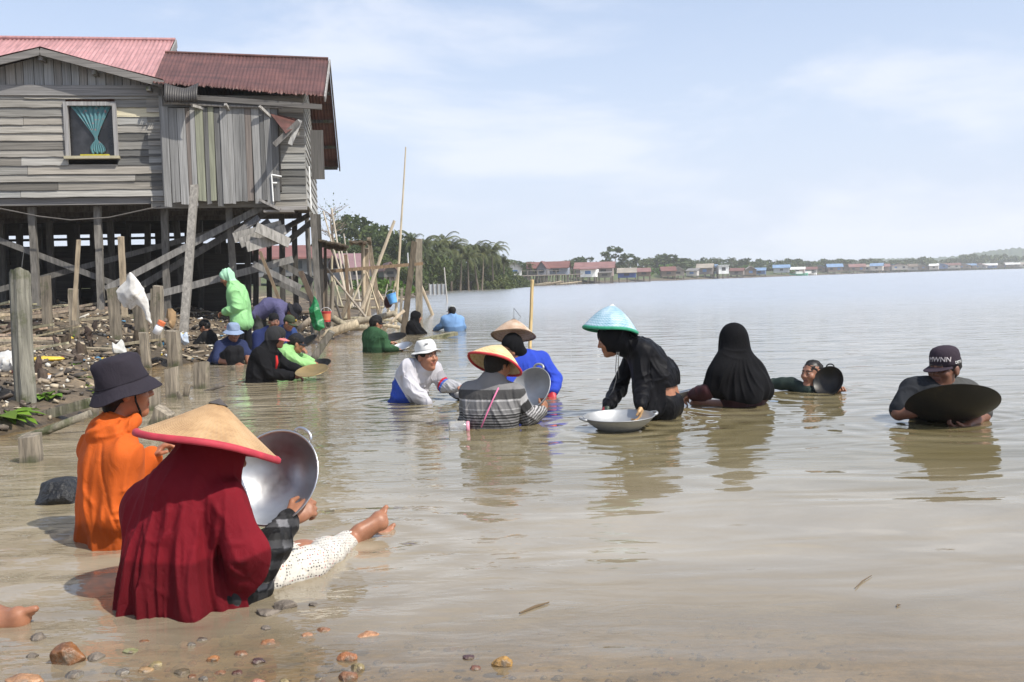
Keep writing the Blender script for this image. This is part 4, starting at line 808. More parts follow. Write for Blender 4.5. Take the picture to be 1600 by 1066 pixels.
def strokes(L):
    """fold ridges (amp > 0) and seams or creases (amp < 0) along lines given by their ends in the photograph"""
    r_, u_, f_ = A3(CR), A3(CU), A3(F_); e_ = A3(EYE)
    def fn(Pp):
        q = Pp - e_; dp = q @ f_; u = 800 + (q @ r_) / dp * FPX; v = 533 - (q @ u_) / dp * FPX; o = np.zeros(len(Pp))
        for ax, ay, bx, by, amp, w in L:
            ex, ey = bx - ax, by - ay; t = np.clip(((u - ax) * ex + (v - ay) * ey) / (ex * ex + ey * ey), 0, 1); bow = np.sin(t * 3.14) * 0.06 * math.hypot(ex, ey); nx_, ny_ = -ey / math.hypot(ex, ey), ex / math.hypot(ex, ey)
            dd = np.hypot(u - ax - t * ex - nx_ * bow, v - ay - t * ey - ny_ * bow) / FPX * dp; o -= amp * np.exp(-(dd / w) ** 2) * (0.35 + 0.65 * np.sin(np.clip(t, .04, .96) * 3.14))
        return o
    return fn
# ---------------------------------------------------------------- materials of people and their things
def cloth_mat(name, rough=0.85, wv=220, sheen=0.0, bs=0.22, wrinkle=20):
    m, t, b, o = mat_base(name); a = t.nodes.new('ShaderNodeAttribute'); a.attribute_name = 'Col'
    n = noise(t, wrinkle, coords(t, (1, 1, 0.6)), 4, 0.5, 1.6); n2 = noise(t, 5, coords(t), 4); r = ramp(t, [(0.3, (0.86,) * 3), (0.7, (1.1,) * 3)]); t.links.new(n2.outputs[0], r.inputs[0])
    t.links.new(mulc(t, a.outputs['Color'], r.outputs[0]), b.inputs['Base Color']); b.inputs['Roughness'].default_value = rough; b.inputs['Specular IOR Level'].default_value = 0.12; b.inputs['Sheen Weight'].default_value = sheen
    n3 = noise(t, wv, coords(t), 2); x = bump(t, b, n.outputs[0], bs, 0.022); bump(t, b, n3.outputs[0], 0.12, 0.002, x); return m
M['cloth'] = cloth_mat('woven_cloth'); M['slick'] = cloth_mat('damp_cloth', 0.55, 300, 0.0, 0.2)
def skin_mat():
    m, t, b, o = mat_base('skin'); a = t.nodes.new('ShaderNodeAttribute'); a.attribute_name = 'Col'
    n = noise(t, 30, coords(t), 5, 0.65); r = ramp(t, [(0.3, (0.86, 0.83, 0.82)), (0.7, (1.1, 1.08, 1.06))]); t.links.new(n.outputs[0], r.inputs[0])
    c = mulc(t, a.outputs['Color'], r.outputs[0]); t.links.new(c, b.inputs['Base Color']); b.inputs['Roughness'].default_value = 0.48; b.inputs['Specular IOR Level'].default_value = 0.45
    b.inputs['Subsurface Weight'].default_value = 0.08; b.inputs['Subsurface Radius'].default_value = (0.012, 0.005, 0.003); b.inputs['Subsurface Scale'].default_value = 1.0
    n2 = noise(t, 160, coords(t), 3); bump(t, b, n2.outputs[0], 0.12, 0.003); return m
M['skin'] = skin_mat()
M['hair'] = mat('black_hair', (0.010, 0.008, 0.007), 0.65, 0.5, (90, 90, 40), spec=0.25, bmp=0.8, bd=0.01)
def weave_mat(name, stops, rings=95, spokes=60, zig=0.0, rough=0.6):
    """cane weave: fine rings crossed by spokes, in the hat's own frame"""
    m, t, b, o = mat_base(name); tcn = t.nodes.new('ShaderNodeTexCoord'); sp = t.nodes.new('ShaderNodeSeparateXYZ'); t.links.new(tcn.outputs['Object'], sp.inputs[0])
    def mt(op, x, y=None):
        n = t.nodes.new('ShaderNodeMath'); n.operation = op
        for i, v in enumerate((x, y)):
            if v is None: continue
            if isinstance(v, (int, float)): n.inputs[i].default_value = v
            else: t.links.new(v, n.inputs[i])
        return n.outputs[0]
    ang = mt('ARCTAN2', sp.outputs['Y'], sp.outputs['X']); rad = mt('SQRT', mt('ADD', mt('MULTIPLY', sp.outputs['X'], sp.outputs['X']), mt('MULTIPLY', sp.outputs['Y'], sp.outputs['Y'])))
    z = mt('SINE', mt('MULTIPLY', ang, spokes)); rr = mt('MULTIPLY', rad, rings * 6.283); w = mt('SINE', mt('ADD', rr, mt('MULTIPLY', mt('ARCTAN2', z, 1.0), zig))) if zig else mt('SINE', rr)
    h = mt('ADD', mt('MULTIPLY', w, 0.5), mt('MULTIPLY', mt('MULTIPLY', z, w), 0.5))
    n = noise(t, 9, coords(t), 5, 0.7); f = mt('ADD', mt('MULTIPLY', h, 0.16), n.outputs[0]); r = ramp(t, stops); t.links.new(f, r.inputs[0])
    a = t.nodes.new('ShaderNodeAttribute'); a.attribute_name = 'Col'; t.links.new(mulc(t, r.outputs[0], a.outputs['Color']), b.inputs['Base Color']); b.inputs['Roughness'].default_value = rough
    bump(t, b, h, 0.5, 0.0025); return m
M['straw'] = weave_mat('fine_straw_weave', [(0.25, (0.30, 0.17, 0.075)), (0.5, (0.46, 0.285, 0.135)), (0.78, (0.56, 0.37, 0.20))], 130, 75, 1.2)
M['straw_y'] = weave_mat('coarse_straw_weave', [(0.2, (0.42, 0.27, 0.12)), (0.5, (0.66, 0.49, 0.25)), (0.8, (0.74, 0.60, 0.36))], 42, 26, 1.6)
M['straw_old'] = weave_mat('worn_straw_weave', [(0.25, (0.28, 0.15, 0.075)), (0.5, (0.50, 0.36, 0.25)), (0.8, (0.66, 0.56, 0.46))], 60, 40, 1.2)
M['straw_blue'] = weave_mat('blue_painted_weave', [(0.2, (0.10, 0.24, 0.31)), (0.5, (0.30, 0.44, 0.52)), (0.8, (0.56, 0.64, 0.68))], 60, 44, 1.2)
def metal_mat(name, col, rough, met=1.0, stain=None):
    m, t, b, o = mat_base(name); n = noise(t, 5, coords(t), 6, 0.65, 0.5); n2 = noise(t, 1, coords(t, (25, 25, 90)), 4, 0.6)
    r = ramp(t, [(0.3, tuple(c * 0.75 for c in col)), (0.7, tuple(min(1, c * 1.12) for c in col))]); t.links.new(n.outputs[0], r.inputs[0]); c = r.outputs[0]
    if stain:
        n4 = noise(t, 7, coords(t), 6, 0.7); r4 = ramp(t, [(0.52, (0, 0, 0)), (0.66, (1, 1, 1))]); t.links.new(n4.outputs[0], r4.inputs[0]); mm = t.nodes.new('ShaderNodeMix'); mm.data_type = 'RGBA'; t.links.new(r4.outputs[0], mm.inputs[0]); t.links.new(c, mm.inputs[6]); mm.inputs[7].default_value = (*stain, 1); c = mm.outputs[2]
    t.links.new(c, b.inputs['Base Color']); b.inputs['Metallic'].default_value = met
    rr = t.nodes.new('ShaderNodeMapRange'); rr.inputs[3].default_value = rough * 0.75; rr.inputs[4].default_value = rough * 1.3; t.links.new(n2.outputs[0], rr.inputs[0]); t.links.new(rr.outputs[0], b.inputs['Roughness']); bump(t, b, n2.outputs[0], 0.06, 0.002); return m
M['steel'] = metal_mat('brushed_steel', (0.60, 0.61, 0.62), 0.36); M['alu'] = metal_mat('cast_aluminium', (0.42, 0.43, 0.44), 0.5, 0.7); M['iron'] = metal_mat('blackened_iron', (0.016, 0.015, 0.014), 0.42, 0.4, (0.035, 0.026, 0.02)); M['brass'] = metal_mat('muddy_gold_pan', (0.42, 0.30, 0.13), 0.4, 0.7)
M['pan_dark'] = metal_mat('dark_steel', (0.10, 0.10, 0.105), 0.4, 0.8)
M['rubber'] = mat('rubber_glove', (1, 1, 1), 0.45, 0.15, bmp=0.1)
M['trim'] = mat('hat_binding', (1, 1, 1), 0.7, 0.25, (20, 20, 20), bmp=0.3, bd=0.004)
# ---------------------------------------------------------------- a person from joints
SKIN = (0.30, 0.135, 0.075)
def hframe(az, pitch=0.0, roll=0.0):
    """head axes: right, forward, up.  az: 0 away from the camera, 90 to the right of the photo, 180 towards the camera"""
    a, p = R(az), R(pitch); f = Vector((math.sin(a) * math.cos(p), math.cos(a) * math.cos(p), math.sin(p))); r = Vector((math.cos(a), -math.sin(a), 0)); u = r.cross(f)
    if roll: q = Matrix.Rotation(R(roll), 3, f); r, u = q @ r, q @ u
    return r, f, u
def head_prims(F, c, ax, s=1.0, face=True):
    r, f, u = ax; H = lambda x, y, z: c + (r * x + f * y + u * z) * s; A = (r, f, u)
    F.el(H(0, -0.012, 0.035), (0.076 * s, 0.094 * s, 0.084 * s), A, 0.02); F.el(H(0, 0.022, -0.03), (0.062 * s, 0.066 * s, 0.088 * s), A, 0.03)
    F.rc(H(0, 0.03, -0.08), H(0, 0.062, -0.098), 0.034 * s, 0.024 * s, 0.03)
    if face:
        F.rc(H(-0.03, 0.078, 0.027), H(0.03, 0.078, 0.027), 0.012 * s, k=0.02); F.rc(H(0, 0.088, 0.015), H(0, 0.104, -0.022), 0.008 * s, 0.013 * s, 0.012)
        for q in (-1, 1):
            F.el(H(q * 0.013, 0.094, -0.026), (0.009 * s,) * 3, A, 0.01); F.el(H(q * 0.042, 0.062, -0.022), (0.024 * s,) * 3, A, 0.025)
            F.el(H(q * 0.031, 0.098, 0.008), (0.016 * s, 0.012 * s, 0.009 * s), A, 0.01, True); F.el(H(q * 0.031, 0.078, 0.008), (0.0135 * s,) * 3, A, 0.003)
            F.el(H(q * 0.078, -0.008, -0.006), (0.011 * s, 0.021 * s, 0.032 * s), A, 0.01)
        F.rc(H(-0.019, 0.083, -0.052), H(0.019, 0.083, -0.052), 0.0085 * s, k=0.008); F.rc(H(-0.016, 0.082, -0.066), H(0.016, 0.082, -0.066), 0.009 * s, k=0.008); F.rc(H(-0.024, 0.094, -0.059), H(0.024, 0.094, -0.059), 0.0035 * s, k=0.004, sub=True)
    return H
def hand_prims(F, wr, d, nrm, side=1, curl=0.7, s=1.0, thumb=0.8):
    """palm, four unequal bent fingers and a thumb; d points along the palm, nrm out of its gripping face"""
    d = Vector(d).normalized(); nrm = Vector(nrm); nrm = (nrm - d * nrm.dot(d)).normalized(); x = d.cross(nrm) * side
    F.el(wr + d * 0.05 * s, (0.040 * s, 0.052 * s, 0.0165 * s), (x, d, nrm), 0.015); F.rc(wr - d * 0.02, wr + d * 0.03 * s, 0.025 * s, 0.024 * s, 0.02)
    for i, (o, L) in enumerate(((0.029, 0.068), (0.010, 0.077), (-0.009, 0.071), (-0.027, 0.056))):
        b = wr + (d * (0.086 - 0.006 * abs(i - 1)) + x * o) * s; p = b; a = 0.0
        for j, fr in enumerate((0.46, 0.31, 0.23)):
            a += curl * (0.75, 1.0, 0.7)[j] * (1 + 0.08 * i); q = p + (d * math.cos(a) + nrm * math.sin(a) + x * 0.06 * (1.5 - i)) * L * fr * s; F.rc(p, q, (0.0098, 0.0090, 0.0082)[j] * s, (0.0090, 0.0082, 0.0070)[j] * s, 0.005); p = q
    t0 = wr + (d * 0.022 + x * 0.030) * s; t1 = t0 + (d * 0.55 + x * 0.65 + nrm * 0.35 * thumb).normalized() * 0.04 * s; t2 = t1 + (d * 0.8 + x * 0.15 + nrm * 0.6 * thumb).normalized() * 0.03 * s
    F.rc(t0, t1, 0.014 * s, 0.011 * s, 0.012); F.rc(t1, t2, 0.011 * s, 0.0085 * s, 0.004)
def foot_prims(F, an, d, up, s=1.0, side=1):
    d = Vector(d).normalized(); up = Vector(up); up = (up - d * up.dot(d)).normalized(); x = d.cross(up) * side
    F.rc(an - up * 0.05 * s - d * 0.04 * s, an - up * 0.045 * s + d * 0.10 * s, 0.032 * s, 0.034 * s, 0.04); F.rc(an, an - up * 0.035 * s + d * 0.10 * s, 0.036 * s, 0.028 * s, 0.03); F.rc(an - up * 0.05 * s + (d * 0.10 - x * 0.025) * s, an - up * 0.05 * s + (d * 0.11 + x * 0.025) * s, 0.022 * s, k=0.03)
    for i in range(5):
        b = an - up * 0.05 * s + (d * (0.125 - 0.008 * i) + x * (0.032 - 0.0165 * i)) * s; F.rc(b, b + (d * (0.042 - 0.005 * i) + up * 0.006) * s, (0.0135 if i == 0 else 0.0095) * s, (0.0125 if i == 0 else 0.008) * s, 0.005)
def lerp(a, b, t): return a + (b - a) * t
class Person:
    def __init__(s, label, d, J, az=180, pitch=0, roll=0, skin=SKIN, vox=0.008, group=None, hs=1.0, face=True, legs='sit', seat=None, curl=0.7, nL=None, nR=None, dL=None, dR=None, neckr=0.056, broad=1.0, build=True):
        s.d, s.vox, s.skin, s.hs, s.broad = d, vox, skin, hs, broad
        s.J = J = {k: (P(v[0], v[1], d + (v[2] if len(v) > 2 else 0.0)) if not isinstance(v, Vector) else v) for k, v in J.items()}
        s.ax = hframe(az, pitch, roll); s.hc = J['head']
        if 'pel' not in J: J['pel'] = lerp(J['shL'], J['shR'], .5) + Vector((0, 0, -0.5))
        base = Vector((J['pel'].x, J['pel'].y, 0)); s.base = base
        s.root = empty('person', base, 0, label, 'person', group)
        L, Rr = J['shL'], J['shR']; mid = lerp(L, Rr, .5); s.xr = (Rr - L).normalized(); s.fw = Vector((0, 0, 1)).cross(s.xr); s.fw = s.fw.normalized(); s.mid = mid
        J.setdefault('hipL', J['pel'] - s.xr * 0.085); J.setdefault('hipR', J['pel'] + s.xr * 0.085); J.setdefault('neck', lerp(mid, s.hc - s.ax[2] * 0.10, 0.35) + Vector((0, 0, 0.02)))
        pl = J['pel']
        if legs == 'sit':
            for q, sg in (('L', -1), ('R', 1)):
                J.setdefault('kn' + q, J['hip' + q] + s.fw * 0.33 + s.xr * sg * 0.14 + Vector((0, 0, 0.0))); J.setdefault('an' + q, J['hip' + q] + s.fw * 0.34 - s.xr * sg * 0.12 + Vector((0, 0, -0.06)))
        F = s.F = Field(vox)
        s.torso(F, 0.0); s.arms(F, 0.0); s.legs(F, 0.0)
        F.rc(J['neck'], s.hc - s.ax[2] * 0.06 * hs - s.ax[1] * 0.015, neckr * 1.06, neckr * 0.95, 0.03); s.H = head_prims(F, s.hc, s.ax, hs, face)
        for q, sg in (('L', -1), ('R', 1)):
            if 'wr' + q in J:
                dd = (dL if q == 'L' else dR) or (J['wr' + q] - J['el' + q]); nn = (nL if q == 'L' else nR) or Vector((0, 0, -1)); hand_prims(F, J['wr' + q], dd, nn, sg, curl)
            if 'foot' + q in J: foot_prims(F, J['an' + q], J['foot' + q] - J['an' + q], J.get('toeup', Vector((0, 0, 1))))
        s.extra = []
    def torso(s, F, o, k=0.07):
        J = s.J; L, Rr, pl = J['shL'], J['shR'], J['pel']; mid = s.mid; sp = J.get('spine', lerp(mid, pl, .5)); dn = (sp - mid).normalized(); b = s.broad
        F.rc(lerp(L, mid, .18), lerp(Rr, mid, .18), 0.062 * b + o, k=k); F.rc(J['neck'], lerp(L, mid, .45), 0.05 + o, 0.055 + o, k); F.rc(J['neck'], lerp(Rr, mid, .45), 0.05 + o, 0.055 + o, k)
        for a, h in ((L, J['hipL']), (Rr, J['hipR'])):
            c = lerp(a, mid, .48) + dn * 0.10; w_ = lerp(sp, sp + (h - pl), .95); F.rc(c, w_, 0.100 * b + o, 0.092 * b + o, k); F.rc(w_, h, 0.092 * b + o, 0.105 * b + o, k)
        F.rc(mid + dn * 0.08, sp, 0.105 * b + o, 0.10 * b + o, k)
    def arms(s, F, o, frac=1.0, o2=None, k=0.04):
        J = s.J; o2 = o if o2 is None else o2
        for q in 'LR':
            if 'el' + q not in J: continue
            a, e, w_ = J['sh' + q], J['el' + q], J['wr' + q]; F.el(a, (0.058 + o,) * 3, None, k)
            if frac >= 0.5: F.rc(a, e, 0.052 + o, 0.042 + o2, k)
            else: F.rc(a, lerp(a, e, frac * 2), 0.054 + o, 0.052 + o2 * 1.3, k)
            if frac > 0.5: m = lerp(e, w_, (frac - .5) * 2); F.rc(e, lerp(e, m, .5), 0.043 + o2, 0.040 + o2, k); F.rc(lerp(e, m, .5), m, 0.040 + o2, 0.029 + o2, k)
    def legs(s, F, o, to=1.0):
        J = s.J
        for q in 'LR':
            if 'kn' + q not in J: continue
            h, kn = J['hip' + q], J['kn' + q]; F.rc(h, kn, 0.084 + o, 0.060 + o, 0.05)
            if 'an' + q in J: an = J['an' + q]; m = lerp(kn, an, to); F.rc(kn, lerp(kn, an, .3 * to), 0.058 + o, 0.060 + o, 0.04); F.rc(lerp(kn, an, .3 * to), m, 0.060 + o, 0.040 + o if to == 1 else 0.05 + o, 0.04)
    def put(s, name, F, mat_, col, disp=None, cut=None, parent=None):
        V, Fc = F.mesh(disp, cut); C = np.asarray(col(V) if callable(col) else np.tile(np.array(col), (len(V), 1)), float)
        b = A3(s.base); o = link(name, np_mesh(name, V - b, Fc, np.clip(C, 0, 1)), mat_, parent or s.root, smooth=True); return o
    def body(s, gloves=None):
        r, f, u = [A3(v) for v in s.ax]; hc = A3(s.hc); hs = s.hs; sk = np.array(s.skin)
        def col(V):
            q = (V - hc) / hs; x, y, z = q @ r, q @ f, q @ u; C = np.tile(sk, (len(V), 1)); C *= (1 + 0.10 * wav(V, 30, 3))[:, None]
            fr = (y > 0.05)
            ey = fr & (((np.abs(x) - 0.031) / 0.0125) ** 2 + ((z - 0.008) / 0.0065) ** 2 < 1); C[ey] = (0.42, 0.38, 0.34); ir = ey & (np.abs(np.abs(x) - 0.031) < 0.0055); C[ir] = (0.012, 0.008, 0.006)
            br = fr & (np.abs(np.abs(x) - 0.033) < 0.022) & (np.abs(z - 0.030 + 0.15 * np.abs(np.abs(x) - 0.03)) < 0.006); C[br] = (0.02, 0.014, 0.011)
            lp = (y > 0.07) & (np.abs(x) < 0.026) & (np.abs(z + 0.059) < 0.014); C[lp] = C[lp] * np.array([0.85, 0.62, 0.62]); ml = lp & (np.abs(z + 0.059) < 0.003); C[ml] *= 0.4
            hd = (np.abs(x) < 0.1) & (np.abs(y) < 0.12) & (z > -0.11) & (z < 0.13); hair = hd & ((z > 0.065 + 0.25 * np.maximum(y, -0.02)) | ((y < -0.02) & (z > -0.04))); C[hair] = (0.015, 0.012, 0.010)
            if gloves is not None: gloves(V, C)
            return C
        s.put('body', s.F, M['skin'], col); return s
    def shirt(s, col,  sleeve=1.0, off=0.016, amp=0.007, seed=1, f=36, name='shirt', mat_='cloth', collar=0.0, hood=None, extra=None, cut=None, loose=0.0, wet=0.10, vert=0.5, lines=None):
        F = Field(s.vox); s.torso(F, off + loose); s.arms(F, off, sleeve, off + 0.004, k=0.026); J = s.J
        if collar: F.rc(J['neck'], lerp(J['neck'], s.hc - s.ax[2] * 0.09, .7), 0.064 + collar * 0.3, 0.062 + collar * 0.2, 0.03)
        if hood == 'down': 
            bk = -s.fw; n = J['neck']
            for k in range(7): a = -1.9 + 3.8 * k / 6; p = n + (bk * math.cos(a) * 0.085 + s.xr * math.sin(a) * 0.105) + Vector((0, 0, 0.015 - 0.03 * math.cos(a))); a2 = -1.9 + 3.8 * (k + 1) / 6; q = n + (bk * math.cos(a2) * 0.085 + s.xr * math.sin(a2) * 0.105) + Vector((0, 0, 0.015 - 0.03 * math.cos(a2))); F.rc(p, q, 0.030, 0.030, 0.012)
        if hood == 'up': s.hood_prims(F)
        if extra: extra(F)
        rg = wet
        def cc(V):
            C = np.asarray(col(V) if callable(col) else np.tile(np.array(col, float), (len(V), 1)), float).copy()
            if rg:
                w_ = np.clip((rg + 0.03 * wav(V, 14, 4) - V[:, 2]) / 0.03, 0, 1); C *= (1 - 0.45 * w_)[:, None]
            return C
        fo = folds(amp, f, seed, vert); st = strokes(lines) if lines else None
        return s.put(name, F, M[mat_], cc, (lambda Q: fo(Q) + st(Q)) if st else fo, cut)
    def hood_prims(s, F, th=0.022, face=True):
        H = s.H; hs = s.hs; A = s.ax
        F.el(H(0, -0.018, 0.030), (0.080 * hs + th, 0.100 * hs + th, 0.090 * hs + th), A, 0.03); F.rc(H(0, -0.03, -0.03), s.J['neck'] - s.fw * 0.01, 0.085, 0.085, 0.05)
        if face: F.el(H(0, 0.105, -0.02), (0.060, 0.065, 0.088), A, 0.02, True)
    def trousers(s, col, off=0.014, to=1.0, amp=0.006, name='trousers', mat_='cloth', seed=5, wet=0.0, f=34):
        F = Field(s.vox); J = s.J; F.rc(J['hipL'], J['hipR'], 0.108 * s.broad + off, k=0.06); s.legs(F, off, to); return s.put(name, F, M[mat_], col, folds(amp, f, seed, 0.8))
    def hair(s, amp=0.004, low=-0.05, th=0.010, col=(1, 1, 1)):
        F = Field(min(s.vox, 0.007)); H = s.H; hs = s.hs; F.el(H(0, -0.016, 0.036), (0.076 * hs + th, 0.094 * hs + th, 0.084 * hs + th), s.ax, 0.02); F.rc(H(0, -0.06, 0.0), H(0, -0.065, low), 0.055, 0.04, 0.03)
        F.el(H(0, 0.112, -0.045), (0.105, 0.095, 0.122), s.ax, 0.010, True)
        for q in (-1, 1): F.el(H(q * 0.09, 0.01, -0.035), (0.03, 0.035, 0.05), s.ax, 0.008, True)
        return s.put('hair', F, M['hair'], col, lambda Pp: amp * wav(Pp, 90, 2))
    def hmat(s, off=(0, 0, 0), sc=1.0, tilt=0.0):
        r, f, u = s.ax; c = s.H(*off) - s.base; m = Matrix(((r.x, f.x, u.x, c.x), (r.y, f.y, u.y, c.y), (r.z, f.z, u.z, c.z), (0, 0, 0, 1)))
        return m @ Matrix.Rotation(R(tilt), 4, 'X') @ Matrix.Scale(sc, 4)
    # ---- headgear
    def bucket(s, col, brim=0.062, drop=0.035, h=0.105, tilt=0, seed=1, mat_='cloth', off=(0, -0.008, 0.052), loose=1.0, wob=0.006, vent=False):
        rr = random.Random(seed); mb = MB(); a0 = rr.uniform(0, 6)
        prof = [(0.0, h), (0.035, h), (0.064, h - 0.004), (0.078, h - 0.014), (0.084, h - 0.03), (0.090, h * 0.4), (0.094, 0.008), (0.0945, 0.0), (0.098, -0.004), (0.098 + brim * 0.5, -drop * 0.45), (0.098 + brim, -drop), (0.100 + brim, -drop - 0.002), (0.098 + brim, -drop - 0.005), (0.095, -0.010), (0.088, 0.0), (0.085, h * 0.4), (0.07, h - 0.02), (0.0, h - 0.008)]
        def wb(r, z, a, i):
            k = 0.93 + 0.14 * abs(math.sin(a)) ** 1.5; w_ = wob * (math.sin(3 * a + a0) + 0.6 * math.sin(5 * a + 2 * a0)) * (r / 0.12); tp = 0.006 * math.sin(4 * a + a0 + z * 60) * (1 if 2 < i < 6 else 0); return (r * k * loose + tp, z + w_ * (1 if 8 <= i <= 12 else 0.5))
        mb.lathe(prof, 48, None, (1, 1, 1), wob=wb); o = mb.build('hat', M[mat_], s.root, smooth=True); o.matrix_local = s.hmat(off, s.hs, tilt); vcol_fill(o, col)
        mb = MB(); mb.lathe([(0.0955 * loose, 0.001), (0.0975 * loose, 0.004), (0.0955 * loose, 0.007)], 48, None, tuple(c * 0.8 for c in col), wob=lambda r, z, a, i: (r * (0.93 + 0.14 * abs(math.sin(a)) ** 1.5), z)); mb.build('hat_seam', M[mat_], o, smooth=True)
        if vent:
            mb = MB(); mb.box((0.036, 0.078, 0.052), (0.068, 0.086, 0.058), (0.03, 0.03, 0.03)); v_ = mb.build('vent', M['trim'], o)
        return o
    def cap(s, col, tilt=0, bill=True, yaw=0, mat_='cloth', off=(0, -0.004, 0.038), bcol=None, flat=False, blen=0.07):
        mb = MB(); N = 40; prof = [(0.0, 0.105), (0.03, 0.102), (0.055, 0.091), (0.074, 0.072), (0.084, 0.046), (0.087, 0.018), (0.087, -0.012), (0.084, -0.012), (0.081, 0.02), (0.065, 0.07), (0, 0.095)]
        if flat: prof = [(0.0, 0.108), (0.04, 0.106), (0.066, 0.096), (0.081, 0.078), (0.088, 0.05), (0.089, 0.018), (0.089, -0.012), (0.085, -0.012), (0.081, 0.02), (0.065, 0.08), (0, 0.098)]
        mb.lathe(prof, N, None, (1, 1, 1), wob=lambda r, z, a, i: (r * (0.92 + 0.17 * abs(math.sin(a)) ** 1.6), z)); o = mb.build('cap', M[mat_], s.root, smooth=True)
        o.matrix_local = s.hmat(off, s.hs, tilt) @ Matrix.Rotation(R(yaw), 4, 'Z'); vcol_fill(o, col)
        mb = MB(); mb.lathe([(0.0, 0.112), (0.006, 0.110), (0.007, 0.104)], 10, None, (1, 1, 1)); b_ = mb.build('cap_button', M[mat_], o, smooth=True); vcol_fill(b_, col)
        if bill:
            mb = MB(); vs, fs = [], []; n, m_ = 16, 6
            for i in range(n + 1):
                a = math.pi * (0.14 + 0.72 * i / n)
                for j in range(m_ + 1):
                    t = j / m_; x0, y0 = 0.084 * math.cos(a), 0.098 * math.sin(a) * 1.0; L = blen * (math.sin(math.pi * i / n) ** 0.6); x = x0 * (1 + 0.06 * t); y = y0 + L * t; z = -0.008 - 0.012 * t - (0.0 if flat else 0.022) * (x / 0.085) ** 2 * (0.4 + 0.6 * t); vs.append((x, y, z))
            for i in range(n):
                for j in range(m_): a = i * (m_ + 1) + j; fs.append((a, a + 1, a + m_ + 2, a + m_ + 1))
            mb.add(vs, fs); b_ = mb.build('bill', M[mat_], o, smooth=True); vcol_fill(b_, bcol or col); b_.modifiers.new('t', 'SOLIDIFY').thickness = 0.004
        return o
    def cone_hat(s, apex, rim, rad, rimcol, mat_='straw', dd=(0, 0), tip=None, bulge=0.02, loop=False, rimw=0.011, under=None):
        A_ = P(apex[0], apex[1], s.d + dd[0]); C_ = P(rim[0], rim[1], s.d + dd[1]); z = (A_ - C_); h = z.length; z.normalize(); x = z.orthogonal().normalized(); y = z.cross(x); c = C_ - s.base
        mloc = Matrix(((x.x, y.x, z.x, c.x), (x.y, y.y, z.y, c.y), (x.z, y.z, z.z, c.z), (0, 0, 0, 1))); mb = MB(); n = 14
        pr = [(max(0.004, rad * (i / n)), h * (1 - i / n) + bulge * math.sin(math.pi * i / n)) for i in range(n + 1)]; inn = [(max(0.001, r_ * 0.985), z_ - 0.008) for r_, z_ in reversed(pr)]
        mb.lathe(pr + inn, 64, None, (1, 1, 1), wob=lambda r_, z_, a, i: (r_ * (1 + 0.006 * math.sin(5 * a)), z_ + 0.006 * math.sin(3 * a + 1) * r_ / rad)); o = mb.build('hat', M[mat_], s.root, smooth=True); o.matrix_local = mloc
        mb = MB(); mb.lathe([(rad - 0.012, 0.010), (rad - 0.004, 0.009), (rad + 0.004, 0.003), (rad + 0.0045, -rimw * 0.6), (rad + 0.001, -rimw), (rad - 0.012, -rimw + 0.001), (rad - 0.014, 0.0)], 64, None, rimcol, closed=True, wob=lambda r_, z_, a, i: (r_ * (1 + 0.006 * math.sin(5 * a)), z_ + 0.006 * math.sin(3 * a + 1)))
        mb.build('rim_binding', M['trim'], o, smooth=True)
        if tip:
            mb = MB(); mb.lathe([(0.001, h + 0.004), (0.018, h - 0.007), (0.034, h - 0.020)], 6, None, tip, wob=lambda r_, z_, a, i: (r_ * (1.15 if i == 2 else 1), z_)); mb.build('tip_patch', M['trim'], o)
        if loop:
            mb = MB(); mb.tube([(0.02, 0, h * .8), (0.12, 0.02, h + 0.05), (-0.005, 0.0, h + 0.105), (0.0, 0, h)], 0.0022, 5, (0.05, 0.05, 0.05)); mb.build('cord_loop', M['trim'], o)
        return o
def vcol_fill(o, c):
    a = o.data.color_attributes.get('Col'); n = len(o.data.vertices); a.data.foreach_set('color', np.tile(np.array((*c, 1), np.float32), n))
